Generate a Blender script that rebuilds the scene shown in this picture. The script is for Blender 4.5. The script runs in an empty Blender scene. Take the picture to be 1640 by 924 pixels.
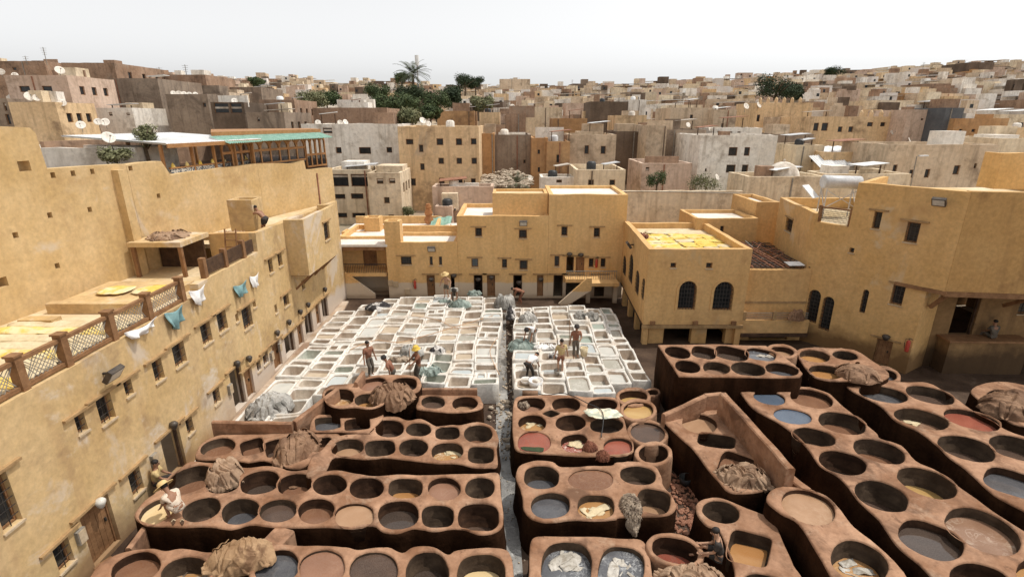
import bpy, math, random
from mathutils import Vector, Matrix, noise
from mathutils.geometry import delaunay_2d_cdt
rnd = random.Random(7)
R = math.radians
scene = bpy.context.scene
COL = scene.collection

# ------------------------------------------------------------------ camera, sky, sun, exposure
FPX, PITCH, CAMZ = 830.0, R(18.1), 12.0          # focal length in pixels of a 1640 px wide frame
cam_d = bpy.data.cameras.new('camera'); cam_o = bpy.data.objects.new('camera', cam_d); COL.objects.link(cam_o)
cam_d.sensor_width = 36.0; cam_d.lens = 36.0*FPX/1640.0; cam_d.clip_start = 0.1; cam_d.clip_end = 4000
cam_o.location = (0, 0, CAMZ); cam_o.rotation_euler = (R(90)-PITCH, 0, 0)
scene.camera = cam_o

SUN_DIR = Vector((0.47, 0.08, 1.08)).normalized()  # towards the sun: high, from the right
world = bpy.data.worlds.new('World'); scene.world = world; world.use_nodes = True
wn = world.node_tree; wn.nodes.clear()
sky = wn.nodes.new('ShaderNodeTexSky'); sky.sky_type = 'NISHITA'; sky.sun_disc = False
sky.sun_elevation = math.asin(SUN_DIR.z); sky.sun_rotation = math.atan2(SUN_DIR.x, SUN_DIR.y)
sky.air_density = 1.0; sky.dust_density = 2.6; sky.ozone_density = 0.6; sky.altitude = 400
hs = wn.nodes.new('ShaderNodeHueSaturation'); hs.inputs['Saturation'].default_value = 0.04
bg = wn.nodes.new('ShaderNodeBackground'); bg.inputs['Strength'].default_value = 0.15
wo = wn.nodes.new('ShaderNodeOutputWorld')
wn.links.new(sky.outputs[0], hs.inputs['Color']); wn.links.new(hs.outputs[0], bg.inputs['Color']); wn.links.new(bg.outputs[0], wo.inputs['Surface'])
sl = bpy.data.lights.new('sun', 'SUN'); sl.energy = 2.1; sl.angle = R(0.9); sl.color = (1.0, 0.955, 0.88)
so = bpy.data.objects.new('sun', sl); COL.objects.link(so); so.location = (30, 20, 60)
so.rotation_euler = (-SUN_DIR).to_track_quat('-Z', 'Y').to_euler()
vs = scene.view_settings; vs.view_transform = 'Standard'; vs.look = 'None'; vs.gamma = 1.0; vs.exposure = 0.38
vs.use_curve_mapping = False
scene.render.engine = 'CYCLES'
scene.cycles.max_bounces = 6; scene.cycles.diffuse_bounces = 4

# ------------------------------------------------------------------ surveying: sight lines to planes of the place
cp, sp_ = math.cos(PITCH), math.sin(PITCH)
def ray(u, v):
    a = (u-820.0)/FPX; b = (462.0-v)/FPX
    return Vector((a, cp+sp_*b, -sp_+cp*b))
def G(u, v, z):                      # on a level plane
    d = ray(u, v); t = (z-CAMZ)/d.z
    return Vector((d.x*t, d.y*t, z))
def Dp(u, v, Y):                     # on an upright plane facing the court
    d = ray(u, v); t = Y/d.y
    return Vector((d.x*t, Y, CAMZ+d.z*t))
def SZ(u, v, a, b):                  # on an upright plane through a-b: distance from a, height
    d = ray(u, v); dx, dy = b[0]-a[0], b[1]-a[1]; L = math.hypot(dx, dy)
    den = d.x*dy-d.y*dx
    t = (a[0]*dy-a[1]*dx)/den
    x, y = d.x*t, d.y*t
    return ((x-a[0])*dx+(y-a[1])*dy)/L, CAMZ+d.z*t
def nz(x, y, z=0.0, s=1.0):
    return noise.noise(Vector((x*s, y*s, z*s)))

# ------------------------------------------------------------------ materials
MATS = {}
def newmat(name):
    m = bpy.data.materials.new(name); m.use_nodes = True
    nt = m.node_tree; nt.nodes.clear()
    out = nt.nodes.new('ShaderNodeOutputMaterial'); b = nt.nodes.new('ShaderNodeBsdfPrincipled')
    nt.links.new(b.outputs[0], out.inputs[0]); MATS[name] = m
    return m, nt, b
def c4(c): return (c[0], c[1], c[2], 1.0)
def node_noise(nt, vec, scale, detail=4.0, rough=0.55, dist=0.0):
    n = nt.nodes.new('ShaderNodeTexNoise'); n.inputs['Scale'].default_value = scale
    n.inputs['Detail'].default_value = detail; n.inputs['Roughness'].default_value = rough
    n.inputs['Distortion'].default_value = dist
    nt.links.new(vec, n.inputs['Vector']); return n.outputs[0]
def node_ramp(nt, fac, lo, hi):
    m = nt.nodes.new('ShaderNodeMapRange'); m.inputs[1].default_value = lo; m.inputs[2].default_value = hi
    nt.links.new(fac, m.inputs[0]); return m.outputs[0]
def node_mix(nt, fac, a, b, mode='MIX'):
    m = nt.nodes.new('ShaderNodeMix'); m.data_type = 'RGBA'; m.blend_type = mode
    for s, v in ((0, fac), (6, a), (7, b)):
        if isinstance(v, (float, int)): m.inputs[s].default_value = v
        elif isinstance(v, tuple): m.inputs[s].default_value = c4(v)
        else: nt.links.new(v, m.inputs[s])
    return m.outputs[2]
def node_math(nt, op, a, b=0.0):
    m = nt.nodes.new('ShaderNodeMath'); m.operation = op
    for i, v in enumerate((a, b)):
        if isinstance(v, (float, int)): m.inputs[i].default_value = v
        else: nt.links.new(v, m.inputs[i])
    return m.outputs[0]
def surf(name, c1, c2, scale=1.2, rough=0.9, bump=0.3, fine=9.0, streak=None, streak_amt=0.5, patch=None, patch_th=(0.6, 0.68),
         patch_scale=0.5, band=None, spec=0.3, coat=0.0, lo=0.35, hi=0.65, spots=None, bdist=0.05, rings=None, dirt=None):
    """weathered surface: two tones by noise, fine grain, optional rain streaks, bare patches, a painted base band, droplet spots"""
    m, nt, b = newmat(name)
    g = nt.nodes.new('ShaderNodeNewGeometry'); P = g.outputs['Position']
    n1 = node_ramp(nt, node_noise(nt, P, scale, 5), lo, hi)
    col = node_mix(nt, n1, c1, c2)
    n2 = node_noise(nt, P, fine, 6, 0.65)
    k = node_ramp(nt, n2, 0.25, 0.75)
    v = nt.nodes.new('ShaderNodeCombineColor')
    kk = node_math(nt, 'MULTIPLY_ADD', k, 0.36); nt.nodes[-1].inputs[2].default_value = 0.80
    for i in range(3): nt.links.new(kk, v.inputs[i])
    col = node_mix(nt, 1.0, col, v.outputs[0], 'MULTIPLY')
    if streak:
        mp = nt.nodes.new('ShaderNodeMapping'); mp.inputs['Scale'].default_value = (1.6, 1.6, 0.14)
        nt.links.new(P, mp.inputs[0])
        s = node_ramp(nt, node_noise(nt, mp.outputs[0], 1.4, 6, 0.6), 0.5, 0.78)
        col = node_mix(nt, node_math(nt, 'MULTIPLY', s, streak_amt), col, streak)
    if patch:
        pn = node_ramp(nt, node_noise(nt, P, patch_scale, 6, 0.6, 0.6), patch_th[0], patch_th[1])
        col = node_mix(nt, node_math(nt, 'MULTIPLY', pn, 0.8), col, patch)
    if dirt:      # grime blotches: colour, threshold, scale, amount
        for (dc, dt, ds, da) in dirt:
            dn = node_math(nt, 'MULTIPLY', node_ramp(nt, node_noise(nt, P, ds, 8, 0.68, 0.4), dt, dt+0.12), node_ramp(nt, node_noise(nt, P, ds*6, 4, 0.6), 0.3, 0.6))
            col = node_mix(nt, node_math(nt, 'MULTIPLY', dn, da), col, dc)
    if band:      # (z, softness, colour, amount): limewash, dirt or painted shade on the lowest courses
        for (bz, bs, bc, ba, *by) in band:
            sx = nt.nodes.new('ShaderNodeSeparateXYZ'); nt.links.new(P, sx.inputs[0])
            nn = node_noise(nt, P, 1.1, 4)
            zz = node_math(nt, 'ADD', sx.outputs[2], node_math(nt, 'MULTIPLY', nn, bs*2.2))
            f = node_ramp(nt, zz, bz+bs*1.6, bz+bs*0.6)
            if by: f = node_math(nt, 'MULTIPLY', f, node_ramp(nt, node_math(nt, 'ADD', sx.outputs[1], node_math(nt, 'MULTIPLY', nn, 3.0)), by[0], by[1]))
            col = node_mix(nt, node_math(nt, 'MULTIPLY', f, ba), col, bc)
    if spots:
        sn = node_ramp(nt, node_noise(nt, P, 3.1, 8, 0.75), spots[1], spots[1]+0.05)
        col = node_mix(nt, node_math(nt, 'MULTIPLY', sn, 0.7), col, spots[0])
    if rings:     # tide marks at several levels inside a vat
        sx = nt.nodes.new('ShaderNodeSeparateXYZ'); nt.links.new(P, sx.inputs[0])
        nn = node_noise(nt, P, 1.7, 3)
        zz = node_math(nt, 'ADD', node_math(nt, 'MULTIPLY', sx.outputs[2], 5.5), node_math(nt, 'MULTIPLY', nn, 1.5))
        f = node_ramp(nt, node_math(nt, 'SINE', node_math(nt, 'MULTIPLY', zz, 3.1)), 0.0, 1.0)
        col = node_mix(nt, node_math(nt, 'MULTIPLY', f, 0.45), col, rings)
    nt.links.new(col, b.inputs['Base Color'])
    b.inputs['Roughness'].default_value = rough; b.inputs['Specular IOR Level'].default_value = spec
    b.inputs['Coat Weight'].default_value = coat
    if bump:
        bp = nt.nodes.new('ShaderNodeBump'); bp.inputs['Strength'].default_value = bump; bp.inputs['Distance'].default_value = bdist
        h = node_math(nt, 'ADD', node_noise(nt, P, fine*0.7, 6, 0.6), node_math(nt, 'MULTIPLY', node_noise(nt, P, scale*1.7, 4), 1.3))
        nt.links.new(h, bp.inputs['Height']); nt.links.new(bp.outputs[0], b.inputs['Normal'])
    return m
def liquid(name, c1, c2, rough=0.12, scum=None, th=0.6, sc=2.2):
    m, nt, b = newmat(name)
    g = nt.nodes.new('ShaderNodeNewGeometry'); P = g.outputs['Position']
    n = node_ramp(nt, node_noise(nt, P, 1.1, 4, 0.5, 0.8), 0.35, 0.65)
    col = node_mix(nt, n, c1, c2)
    r = rough
    if scum:
        w = node_noise(nt, P, sc, 5, 0.6, 2.2)
        f = node_ramp(nt, node_math(nt, 'ABSOLUTE', node_math(nt, 'SUBTRACT', w, 0.5)), 0.045, 0.0)
        big = node_ramp(nt, node_noise(nt, P, 0.9, 2), 0.42, 0.6)
        bl = node_ramp(nt, node_noise(nt, P, sc*1.6, 9, 0.7, 0.6), 0.55, 0.72)
        f = node_math(nt, 'ADD', node_math(nt, 'MULTIPLY', f, 0.45), bl); nt.nodes[-1].use_clamp = True
        f = node_math(nt, 'MULTIPLY', f, big)
        f = node_math(nt, 'MULTIPLY', f, th)
        col = node_mix(nt, f, col, scum)
    fn = node_ramp(nt, node_noise(nt, P, 30, 4, 0.7), 0.3, 0.8)
    col = node_mix(nt, node_math(nt, 'MULTIPLY', fn, 0.14), col, (0.5, 0.45, 0.4))
    nt.links.new(col, b.inputs['Base Color']); b.inputs['Roughness'].default_value = r
    b.inputs['Specular IOR Level'].default_value = 0.5 if rough < 0.11 else 0.22
    bp = nt.nodes.new('ShaderNodeBump'); bp.inputs['Strength'].default_value = 0.05; bp.inputs['Distance'].default_value = 0.02
    nt.links.new(node_noise(nt, P, 5.0, 3), bp.inputs['Height']); nt.links.new(bp.outputs[0], b.inputs['Normal'])
    return m

OC1, OC2 = (0.54, 0.365, 0.165), (0.635, 0.455, 0.24)
surf('ochre', OC1, OC2, 0.55, 0.95, 0.22, 6, streak=(0.42, 0.27, 0.12), streak_amt=0.35, patch=(0.60, 0.49, 0.36), patch_th=(0.64, 0.7), patch_scale=0.33, dirt=[((0.36, 0.22, 0.10), 0.54, 0.35, 0.5), ((0.64, 0.50, 0.34), 0.54, 0.6, 0.5)])
surf('ochre_back', (0.68, 0.415, 0.17), (0.74, 0.48, 0.22), 0.5, 0.95, 0.22, 6, streak=(0.40, 0.23, 0.09), streak_amt=0.45, dirt=[((0.42, 0.24, 0.10), 0.54, 0.5, 0.4)],
     band=[(1.15, 0.12, (0.62, 0.53, 0.42), 0.8), (0.25, 0.2, (0.30, 0.2, 0.12), 0.5)])
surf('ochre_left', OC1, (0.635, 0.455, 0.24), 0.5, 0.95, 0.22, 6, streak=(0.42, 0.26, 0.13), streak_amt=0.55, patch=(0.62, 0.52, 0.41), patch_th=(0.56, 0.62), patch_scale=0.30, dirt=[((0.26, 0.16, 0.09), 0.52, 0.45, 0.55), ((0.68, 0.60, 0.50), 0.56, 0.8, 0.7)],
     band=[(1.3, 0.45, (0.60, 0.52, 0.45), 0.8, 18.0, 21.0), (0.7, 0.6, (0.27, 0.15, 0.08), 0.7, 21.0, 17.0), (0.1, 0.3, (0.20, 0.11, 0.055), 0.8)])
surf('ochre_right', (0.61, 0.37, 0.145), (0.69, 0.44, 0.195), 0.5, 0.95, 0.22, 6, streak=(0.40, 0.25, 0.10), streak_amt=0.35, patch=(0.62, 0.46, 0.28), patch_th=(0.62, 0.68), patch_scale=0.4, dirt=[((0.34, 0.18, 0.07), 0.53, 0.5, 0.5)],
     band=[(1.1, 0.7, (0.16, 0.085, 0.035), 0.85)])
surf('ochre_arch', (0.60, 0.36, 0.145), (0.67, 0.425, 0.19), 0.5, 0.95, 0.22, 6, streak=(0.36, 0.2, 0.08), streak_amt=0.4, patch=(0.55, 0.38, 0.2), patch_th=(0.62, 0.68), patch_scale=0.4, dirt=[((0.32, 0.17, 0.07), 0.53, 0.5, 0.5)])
surf('ochre_front', (0.48, 0.275, 0.10), (0.55, 0.335, 0.135), 0.5, 0.95, 0.25, 6, streak=(0.28, 0.16, 0.07), streak_amt=0.6, dirt=[((0.24, 0.13, 0.055), 0.52, 0.4, 0.6)])  # stained ochre, darker and browner: shade of the front wall put into the colour
surf('ochre_shaded', (0.24, 0.14, 0.06), (0.33, 0.20, 0.09), 0.6, 0.95, 0.25, 6, streak=(0.12, 0.07, 0.035), streak_amt=0.7, dirt=[((0.10, 0.06, 0.03), 0.5, 0.5, 0.8)], band=[(1.3, 0.8, (0.07, 0.04, 0.02), 0.9)])  # stained ochre, with the shade under the overhang darkened into its colour
surf('coping', (0.66, 0.47, 0.24), (0.74, 0.60, 0.42), 1.2, 0.95, 0.4, 7)
surf('roof_white', (0.70, 0.62, 0.54), (0.78, 0.73, 0.68), 0.6, 0.95, 0.3, 5, patch=(0.5, 0.42, 0.34), patch_th=(0.6, 0.7))
surf('roof_ochre', (0.58, 0.42, 0.22), (0.70, 0.58, 0.40), 0.5, 0.95, 0.4, 5)
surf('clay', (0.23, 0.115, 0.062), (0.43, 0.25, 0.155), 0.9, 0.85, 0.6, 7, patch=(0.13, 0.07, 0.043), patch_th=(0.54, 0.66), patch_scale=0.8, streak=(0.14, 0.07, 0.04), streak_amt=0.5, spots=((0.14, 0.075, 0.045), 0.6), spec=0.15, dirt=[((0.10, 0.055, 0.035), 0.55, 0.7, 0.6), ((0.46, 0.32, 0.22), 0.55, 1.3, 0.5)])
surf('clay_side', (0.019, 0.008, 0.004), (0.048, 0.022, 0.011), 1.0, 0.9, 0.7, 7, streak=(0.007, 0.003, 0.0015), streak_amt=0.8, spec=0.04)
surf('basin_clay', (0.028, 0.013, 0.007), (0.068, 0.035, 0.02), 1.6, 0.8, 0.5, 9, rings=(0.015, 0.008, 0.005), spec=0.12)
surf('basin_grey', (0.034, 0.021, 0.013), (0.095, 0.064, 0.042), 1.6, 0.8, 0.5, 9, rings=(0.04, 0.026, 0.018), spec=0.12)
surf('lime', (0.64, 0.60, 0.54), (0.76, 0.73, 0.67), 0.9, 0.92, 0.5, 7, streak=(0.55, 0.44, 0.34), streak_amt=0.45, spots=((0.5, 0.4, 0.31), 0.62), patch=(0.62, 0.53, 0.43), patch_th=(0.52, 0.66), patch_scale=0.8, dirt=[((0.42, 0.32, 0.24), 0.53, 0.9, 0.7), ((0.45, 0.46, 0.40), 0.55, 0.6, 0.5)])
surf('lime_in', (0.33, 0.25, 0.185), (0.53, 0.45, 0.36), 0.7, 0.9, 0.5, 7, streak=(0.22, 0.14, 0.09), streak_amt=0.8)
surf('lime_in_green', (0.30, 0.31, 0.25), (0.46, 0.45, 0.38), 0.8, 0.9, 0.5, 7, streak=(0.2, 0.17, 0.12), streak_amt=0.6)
surf('court_floor', (0.045, 0.027, 0.018), (0.10, 0.064, 0.043), 0.8, 0.6, 0.6, 6, patch=(0.17, 0.125, 0.09), patch_th=(0.62, 0.72), spec=0.2)
surf('walkway', (0.40, 0.27, 0.17), (0.56, 0.46, 0.36), 0.7, 0.85, 0.6, 6, patch=(0.26, 0.15, 0.09), patch_th=(0.55, 0.65))
surf('ground', (0.34, 0.26, 0.18), (0.42, 0.34, 0.25), 0.05, 0.95, 0.3, 1.5, patch=(0.16, 0.17, 0.09), patch_th=(0.55, 0.65), patch_scale=0.06)
surf('wood', (0.20, 0.10, 0.045), (0.30, 0.16, 0.075), 3, 0.7, 0.3, 14)
surf('wood_dark', (0.055, 0.03, 0.018), (0.10, 0.055, 0.03), 3, 0.65, 0.3, 14)
surf('wood_orange', (0.34, 0.16, 0.06), (0.42, 0.22, 0.09), 3, 0.6, 0.3, 14)
surf('iron', (0.03, 0.028, 0.026), (0.06, 0.05, 0.042), 6, 0.55, 0.1, 20)
surf('iron_grey', (0.22, 0.2, 0.17), (0.34, 0.3, 0.25), 6, 0.55, 0.1, 20)
surf('pane', (0.018, 0.02, 0.022), (0.035, 0.036, 0.036), 2, 0.18, 0.0, 9, spec=0.5)
surf('pane_blue', (0.10, 0.13, 0.15), (0.16, 0.2, 0.22), 2, 0.15, 0.0, 9, spec=0.5)
surf('sill', (0.46, 0.34, 0.21), (0.56, 0.44, 0.30), 3, 0.9, 0.2, 9)
surf('lintel', (0.30, 0.19, 0.09), (0.42, 0.27, 0.13), 3, 0.9, 0.3, 9)
surf('lamp_dark', (0.05, 0.04, 0.035), (0.1, 0.08, 0.06), 5, 0.4, 0.0, 9)
surf('lamp_glass', (0.55, 0.52, 0.46), (0.65, 0.62, 0.56), 5, 0.2, 0.0, 9)
surf('red_paint', (0.42, 0.05, 0.03), (0.5, 0.08, 0.05), 4, 0.4, 0.0, 9)
surf('metal_white', (0.74, 0.74, 0.73), (0.82, 0.82, 0.81), 1.5, 0.45, 0.1, 9, streak=(0.45, 0.42, 0.38), streak_amt=0.4)
surf('galvanised', (0.50, 0.50, 0.50), (0.62, 0.62, 0.62), 1.5, 0.35, 0.1, 9)
surf('tile_green', (0.20, 0.36, 0.28), (0.30, 0.46, 0.38), 4, 0.6, 0.3, 14)
surf('white_cloth', (0.74, 0.71, 0.68), (0.82, 0.80, 0.77), 2, 0.95, 0.3, 12)
surf('blue_cloth', (0.15, 0.27, 0.28), (0.23, 0.37, 0.37), 2, 0.9, 0.3, 12)
surf('hide_tan', (0.27, 0.165, 0.10), (0.43, 0.295, 0.195), 1.4, 0.8, 0.5, 10, patch=(0.13, 0.07, 0.04), patch_th=(0.55, 0.66), patch_scale=1.6)
surf('hide_brown', (0.17, 0.09, 0.05), (0.31, 0.185, 0.11), 1.4, 0.75, 0.5, 10, patch=(0.075, 0.038, 0.02), patch_th=(0.54, 0.66), patch_scale=1.8)
surf('hide_ochre', (0.26, 0.15, 0.075), (0.42, 0.27, 0.15), 1.2, 0.8, 0.5, 10, patch=(0.13, 0.065, 0.032), patch_th=(0.55, 0.66), patch_scale=1.4)
surf('hide_wet', (0.40, 0.36, 0.30), (0.56, 0.52, 0.46), 3, 0.5, 0.4, 12, patch=(0.26, 0.22, 0.17), patch_th=(0.5, 0.6), patch_scale=4)
surf('hide_red', (0.13, 0.045, 0.025), (0.24, 0.09, 0.05), 2.5, 0.8, 0.7, 12)
surf('hide_grey', (0.231, 0.215, 0.193), (0.464, 0.440, 0.400), 1.6, 0.85, 0.5, 10, patch=(0.120, 0.115, 0.100), patch_th=(0.52, 0.64), patch_scale=2.2)
surf('hide_green', (0.187, 0.231, 0.204), (0.360, 0.413, 0.367), 1.6, 0.85, 0.5, 10, patch=(0.090, 0.110, 0.095), patch_th=(0.52, 0.64), patch_scale=2.2)
surf('hide_fleece', (0.22, 0.16, 0.11), (0.50, 0.40, 0.30), 3.5, 0.9, 0.8, 16, patch=(0.09, 0.06, 0.045), patch_th=(0.5, 0.6), patch_scale=3)
surf('hide_black', (0.05, 0.045, 0.045), (0.62, 0.58, 0.54), 2.0, 0.9, 0.6, 14, lo=0.5, hi=0.56)
surf('hide_yellow', (0.66, 0.44, 0.07), (0.78, 0.58, 0.18), 1.6, 0.85, 0.3, 8, patch=(0.70, 0.60, 0.40), patch_th=(0.52, 0.6), patch_scale=1.1)
surf('hide_blotched', (0.70, 0.60, 0.42), (0.80, 0.74, 0.60), 2.2, 0.85, 0.3, 8, patch=(0.34, 0.38, 0.30), patch_th=(0.5, 0.56), patch_scale=3.2)
surf('hide_pale', (0.58, 0.46, 0.27), (0.68, 0.57, 0.38), 1.6, 0.85, 0.3, 8)
surf('skin', (0.26, 0.13, 0.075), (0.33, 0.17, 0.10), 6, 0.55, 0.0, 20)
surf('skin_pale', (0.42, 0.24, 0.15), (0.48, 0.28, 0.18), 6, 0.55, 0.0, 20)
surf('hair', (0.015, 0.012, 0.01), (0.03, 0.022, 0.018), 9, 0.6, 0.2, 30)
surf('straw', (0.62, 0.43, 0.18), (0.74, 0.55, 0.28), 6, 0.8, 0.4, 30)
surf('cloth_cream', (0.58, 0.47, 0.36), (0.68, 0.57, 0.46), 4, 0.9, 0.3, 12)
surf('cloth_yellow', (0.50, 0.36, 0.16), (0.58, 0.44, 0.22), 4, 0.9, 0.3, 12)
surf('cloth_black', (0.03, 0.028, 0.025), (0.06, 0.05, 0.045), 4, 0.9, 0.3, 12)
surf('cloth_dark', (0.09, 0.08, 0.065), (0.16, 0.13, 0.10), 4, 0.9, 0.3, 12)
surf('cloth_brown', (0.22, 0.09, 0.055), (0.30, 0.14, 0.085), 4, 0.9, 0.3, 12)
surf('cloth_grey', (0.34, 0.32, 0.28), (0.46, 0.43, 0.38), 4, 0.9, 0.3, 12)
surf('bark', (0.10, 0.075, 0.05), (0.18, 0.13, 0.09), 3, 0.95, 0.5, 12)
surf('leaf', (0.035, 0.055, 0.018), (0.085, 0.11, 0.04), 0.9, 0.8, 0.0, 8)
surf('leaf_dark', (0.02, 0.035, 0.014), (0.05, 0.07, 0.03), 0.9, 0.8, 0.0, 8)
surf('leaf_pale', (0.13, 0.14, 0.065), (0.22, 0.21, 0.11), 0.9, 0.8, 0.0, 8)
surf('palm_leaf', (0.035, 0.045, 0.02), (0.075, 0.085, 0.04), 1.2, 0.7, 0.0, 8)
surf('tile_blue', (0.06, 0.08, 0.11), (0.55, 0.52, 0.46), 14, 0.4, 0.0, 20, lo=0.48, hi=0.52)
surf('rubble', (0.26, 0.2, 0.14), (0.52, 0.43, 0.33), 3, 0.95, 0.5, 9)
surf('rust', (0.24, 0.10, 0.06), (0.36, 0.18, 0.11), 3, 0.8, 0.4, 12)
surf('rope', (0.45, 0.25, 0.12), (0.55, 0.33, 0.18), 3, 0.9, 0.1, 12)
surf('plastic_black', (0.03, 0.03, 0.03), (0.05, 0.05, 0.05), 3, 0.45, 0.1, 12)
surf('clay_pot', (0.40, 0.17, 0.07), (0.48, 0.23, 0.1), 3, 0.7, 0.2, 12)
# town plasters and brick
surf('t_white', (0.80, 0.72, 0.62), (0.88, 0.83, 0.75), 0.35, 0.95, 0.4, 3, streak=(0.40, 0.34, 0.27), streak_amt=0.8, patch=(0.48, 0.40, 0.31), patch_th=(0.6, 0.7), patch_scale=0.3, dirt=[((0.30, 0.24, 0.18), 0.52, 0.28, 0.75), ((0.30, 0.24, 0.18), 0.55, 1.1, 0.5)])
surf('t_cream', (0.74, 0.59, 0.40), (0.81, 0.68, 0.50), 0.35, 0.95, 0.4, 3, streak=(0.40, 0.29, 0.18), streak_amt=0.8, patch=(0.5, 0.4, 0.28), patch_th=(0.6, 0.7), patch_scale=0.3, dirt=[((0.28, 0.20, 0.13), 0.52, 0.28, 0.75), ((0.28, 0.20, 0.13), 0.55, 1.1, 0.5)])
surf('t_tan', (0.70, 0.49, 0.275), (0.77, 0.56, 0.34), 0.35, 0.95, 0.4, 3, streak=(0.32, 0.21, 0.12), streak_amt=0.8, patch=(0.44, 0.34, 0.24), patch_th=(0.6, 0.7), patch_scale=0.3, dirt=[((0.26, 0.17, 0.10), 0.52, 0.28, 0.75), ((0.26, 0.17, 0.10), 0.55, 1.1, 0.5)])
surf('t_sand', (0.60, 0.455, 0.31), (0.69, 0.55, 0.40), 0.35, 0.95, 0.4, 3, streak=(0.3, 0.22, 0.15), streak_amt=0.8, patch=(0.34, 0.25, 0.17), patch_th=(0.58, 0.7), patch_scale=0.3, dirt=[((0.22, 0.16, 0.11), 0.52, 0.28, 0.75), ((0.22, 0.16, 0.11), 0.55, 1.1, 0.5)])
surf('t_orange', (0.46, 0.25, 0.11), (0.54, 0.33, 0.165), 0.35, 0.95, 0.4, 3, streak=(0.3, 0.17, 0.09), streak_amt=0.8, patch=(0.38, 0.26, 0.17), patch_th=(0.6, 0.7), patch_scale=0.3, dirt=[((0.22, 0.13, 0.07), 0.52, 0.28, 0.75), ((0.22, 0.13, 0.07), 0.55, 1.1, 0.5)])
surf('t_pink', (0.58, 0.42, 0.315), (0.67, 0.51, 0.40), 0.35, 0.95, 0.4, 3, streak=(0.3, 0.2, 0.14), streak_amt=0.8, patch=(0.40, 0.29, 0.21), patch_th=(0.6, 0.7), patch_scale=0.3, dirt=[((0.24, 0.16, 0.11), 0.52, 0.28, 0.75), ((0.24, 0.16, 0.11), 0.55, 1.1, 0.5)])
surf('t_brick', (0.33, 0.205, 0.13), (0.43, 0.285, 0.195), 0.5, 0.95, 0.6, 4, streak=(0.15, 0.1, 0.07), streak_amt=0.8, patch=(0.36, 0.27, 0.2), patch_th=(0.58, 0.68), patch_scale=0.35, dirt=[((0.12, 0.08, 0.055), 0.52, 0.28, 0.75), ((0.12, 0.08, 0.055), 0.55, 1.1, 0.5)])
surf('t_grey', (0.25, 0.185, 0.135), (0.36, 0.28, 0.21), 0.4, 0.95, 0.5, 4, streak=(0.12, 0.09, 0.07), streak_amt=0.8, patch=(0.16, 0.12, 0.09), patch_th=(0.56, 0.66), patch_scale=0.35, dirt=[((0.10, 0.075, 0.055), 0.52, 0.28, 0.75), ((0.10, 0.075, 0.055), 0.55, 1.1, 0.5)])
surf('t_dark', (0.12, 0.085, 0.06), (0.20, 0.145, 0.105), 0.4, 0.95, 0.5, 4, streak=(0.07, 0.05, 0.035), streak_amt=0.6)
surf('t_roof', (0.46, 0.40, 0.33), (0.60, 0.54, 0.47), 0.4, 0.95, 0.3, 3, patch=(0.3, 0.24, 0.18), patch_th=(0.5, 0.6), patch_scale=0.5)
surf('t_cladding', (0.09, 0.095, 0.105), (0.14, 0.145, 0.15), 0.6, 0.6, 0.2, 4)

liquid('dye_brown', (0.16, 0.068, 0.032), (0.21, 0.095, 0.047), scum=(0.36, 0.22, 0.13), th=0.45, sc=1.3)
liquid('dye_rose', (0.22, 0.105, 0.06), (0.27, 0.135, 0.08), 0.25, scum=(0.42, 0.27, 0.18), th=0.4, sc=1.2)
liquid('dye_tan', (0.34, 0.19, 0.10), (0.41, 0.24, 0.135), 0.3, scum=(0.55, 0.38, 0.25), th=0.4, sc=1.4)
liquid('dye_cream', (0.64, 0.46, 0.23), (0.72, 0.55, 0.30), 0.3)
liquid('dye_ochre', (0.42, 0.24, 0.075), (0.50, 0.32, 0.12), 0.2)
liquid('dye_amber', (0.36, 0.16, 0.045), (0.42, 0.21, 0.07), 0.15)
liquid('dye_amber_scum', (0.36, 0.17, 0.05), (0.42, 0.22, 0.08), 0.18, scum=(0.85, 0.74, 0.56), th=0.9)
liquid('dye_dark', (0.035, 0.02, 0.013), (0.06, 0.036, 0.024), 0.06)
liquid('dye_umber', (0.055, 0.03, 0.019), (0.085, 0.046, 0.029), 0.12, scum=(0.16, 0.10, 0.07), th=0.4, sc=1.8)
liquid('dye_slate', (0.05, 0.05, 0.056), (0.08, 0.08, 0.088), 0.09, scum=(0.2, 0.19, 0.18), th=0.4, sc=1.6)
liquid('dye_slate_scum', (0.06, 0.062, 0.07), (0.095, 0.098, 0.108), 0.1, scum=(0.72, 0.72, 0.70), th=0.9, sc=3.2)
liquid('dye_blue', (0.05, 0.075, 0.115), (0.075, 0.105, 0.15), 0.06)
liquid('dye_red', (0.22, 0.045, 0.022), (0.30, 0.08, 0.045), 0.25, scum=(0.12, 0.12, 0.09), th=0.8)
liquid('dye_red_scum', (0.24, 0.04, 0.02), (0.28, 0.06, 0.035), 0.2, scum=(0.8, 0.68, 0.58), th=1.0, sc=3.6)
liquid('dye_brown_scum', (0.22, 0.115, 0.065), (0.27, 0.15, 0.09), 0.2, scum=(0.66, 0.54, 0.42), th=0.7, sc=1.7)
liquid('lime_white', (0.476, 0.468, 0.425), (0.561, 0.544, 0.493), 0.3)
liquid('lime_grey', (0.306, 0.289, 0.238), (0.391, 0.365, 0.306), 0.3, scum=(0.74, 0.72, 0.66), th=0.7)
liquid('lime_tan', (0.425, 0.332, 0.230), (0.510, 0.416, 0.306), 0.45)
liquid('lime_green', (0.30, 0.35, 0.30), (0.40, 0.44, 0.38), 0.25)
liquid('lime_blue', (0.416, 0.456, 0.456), (0.496, 0.528, 0.520), 0.2)
liquid('drain_water', (0.10, 0.095, 0.09), (0.30, 0.29, 0.27), 0.2, scum=(0.66, 0.64, 0.6), th=0.9, sc=4)

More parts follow.
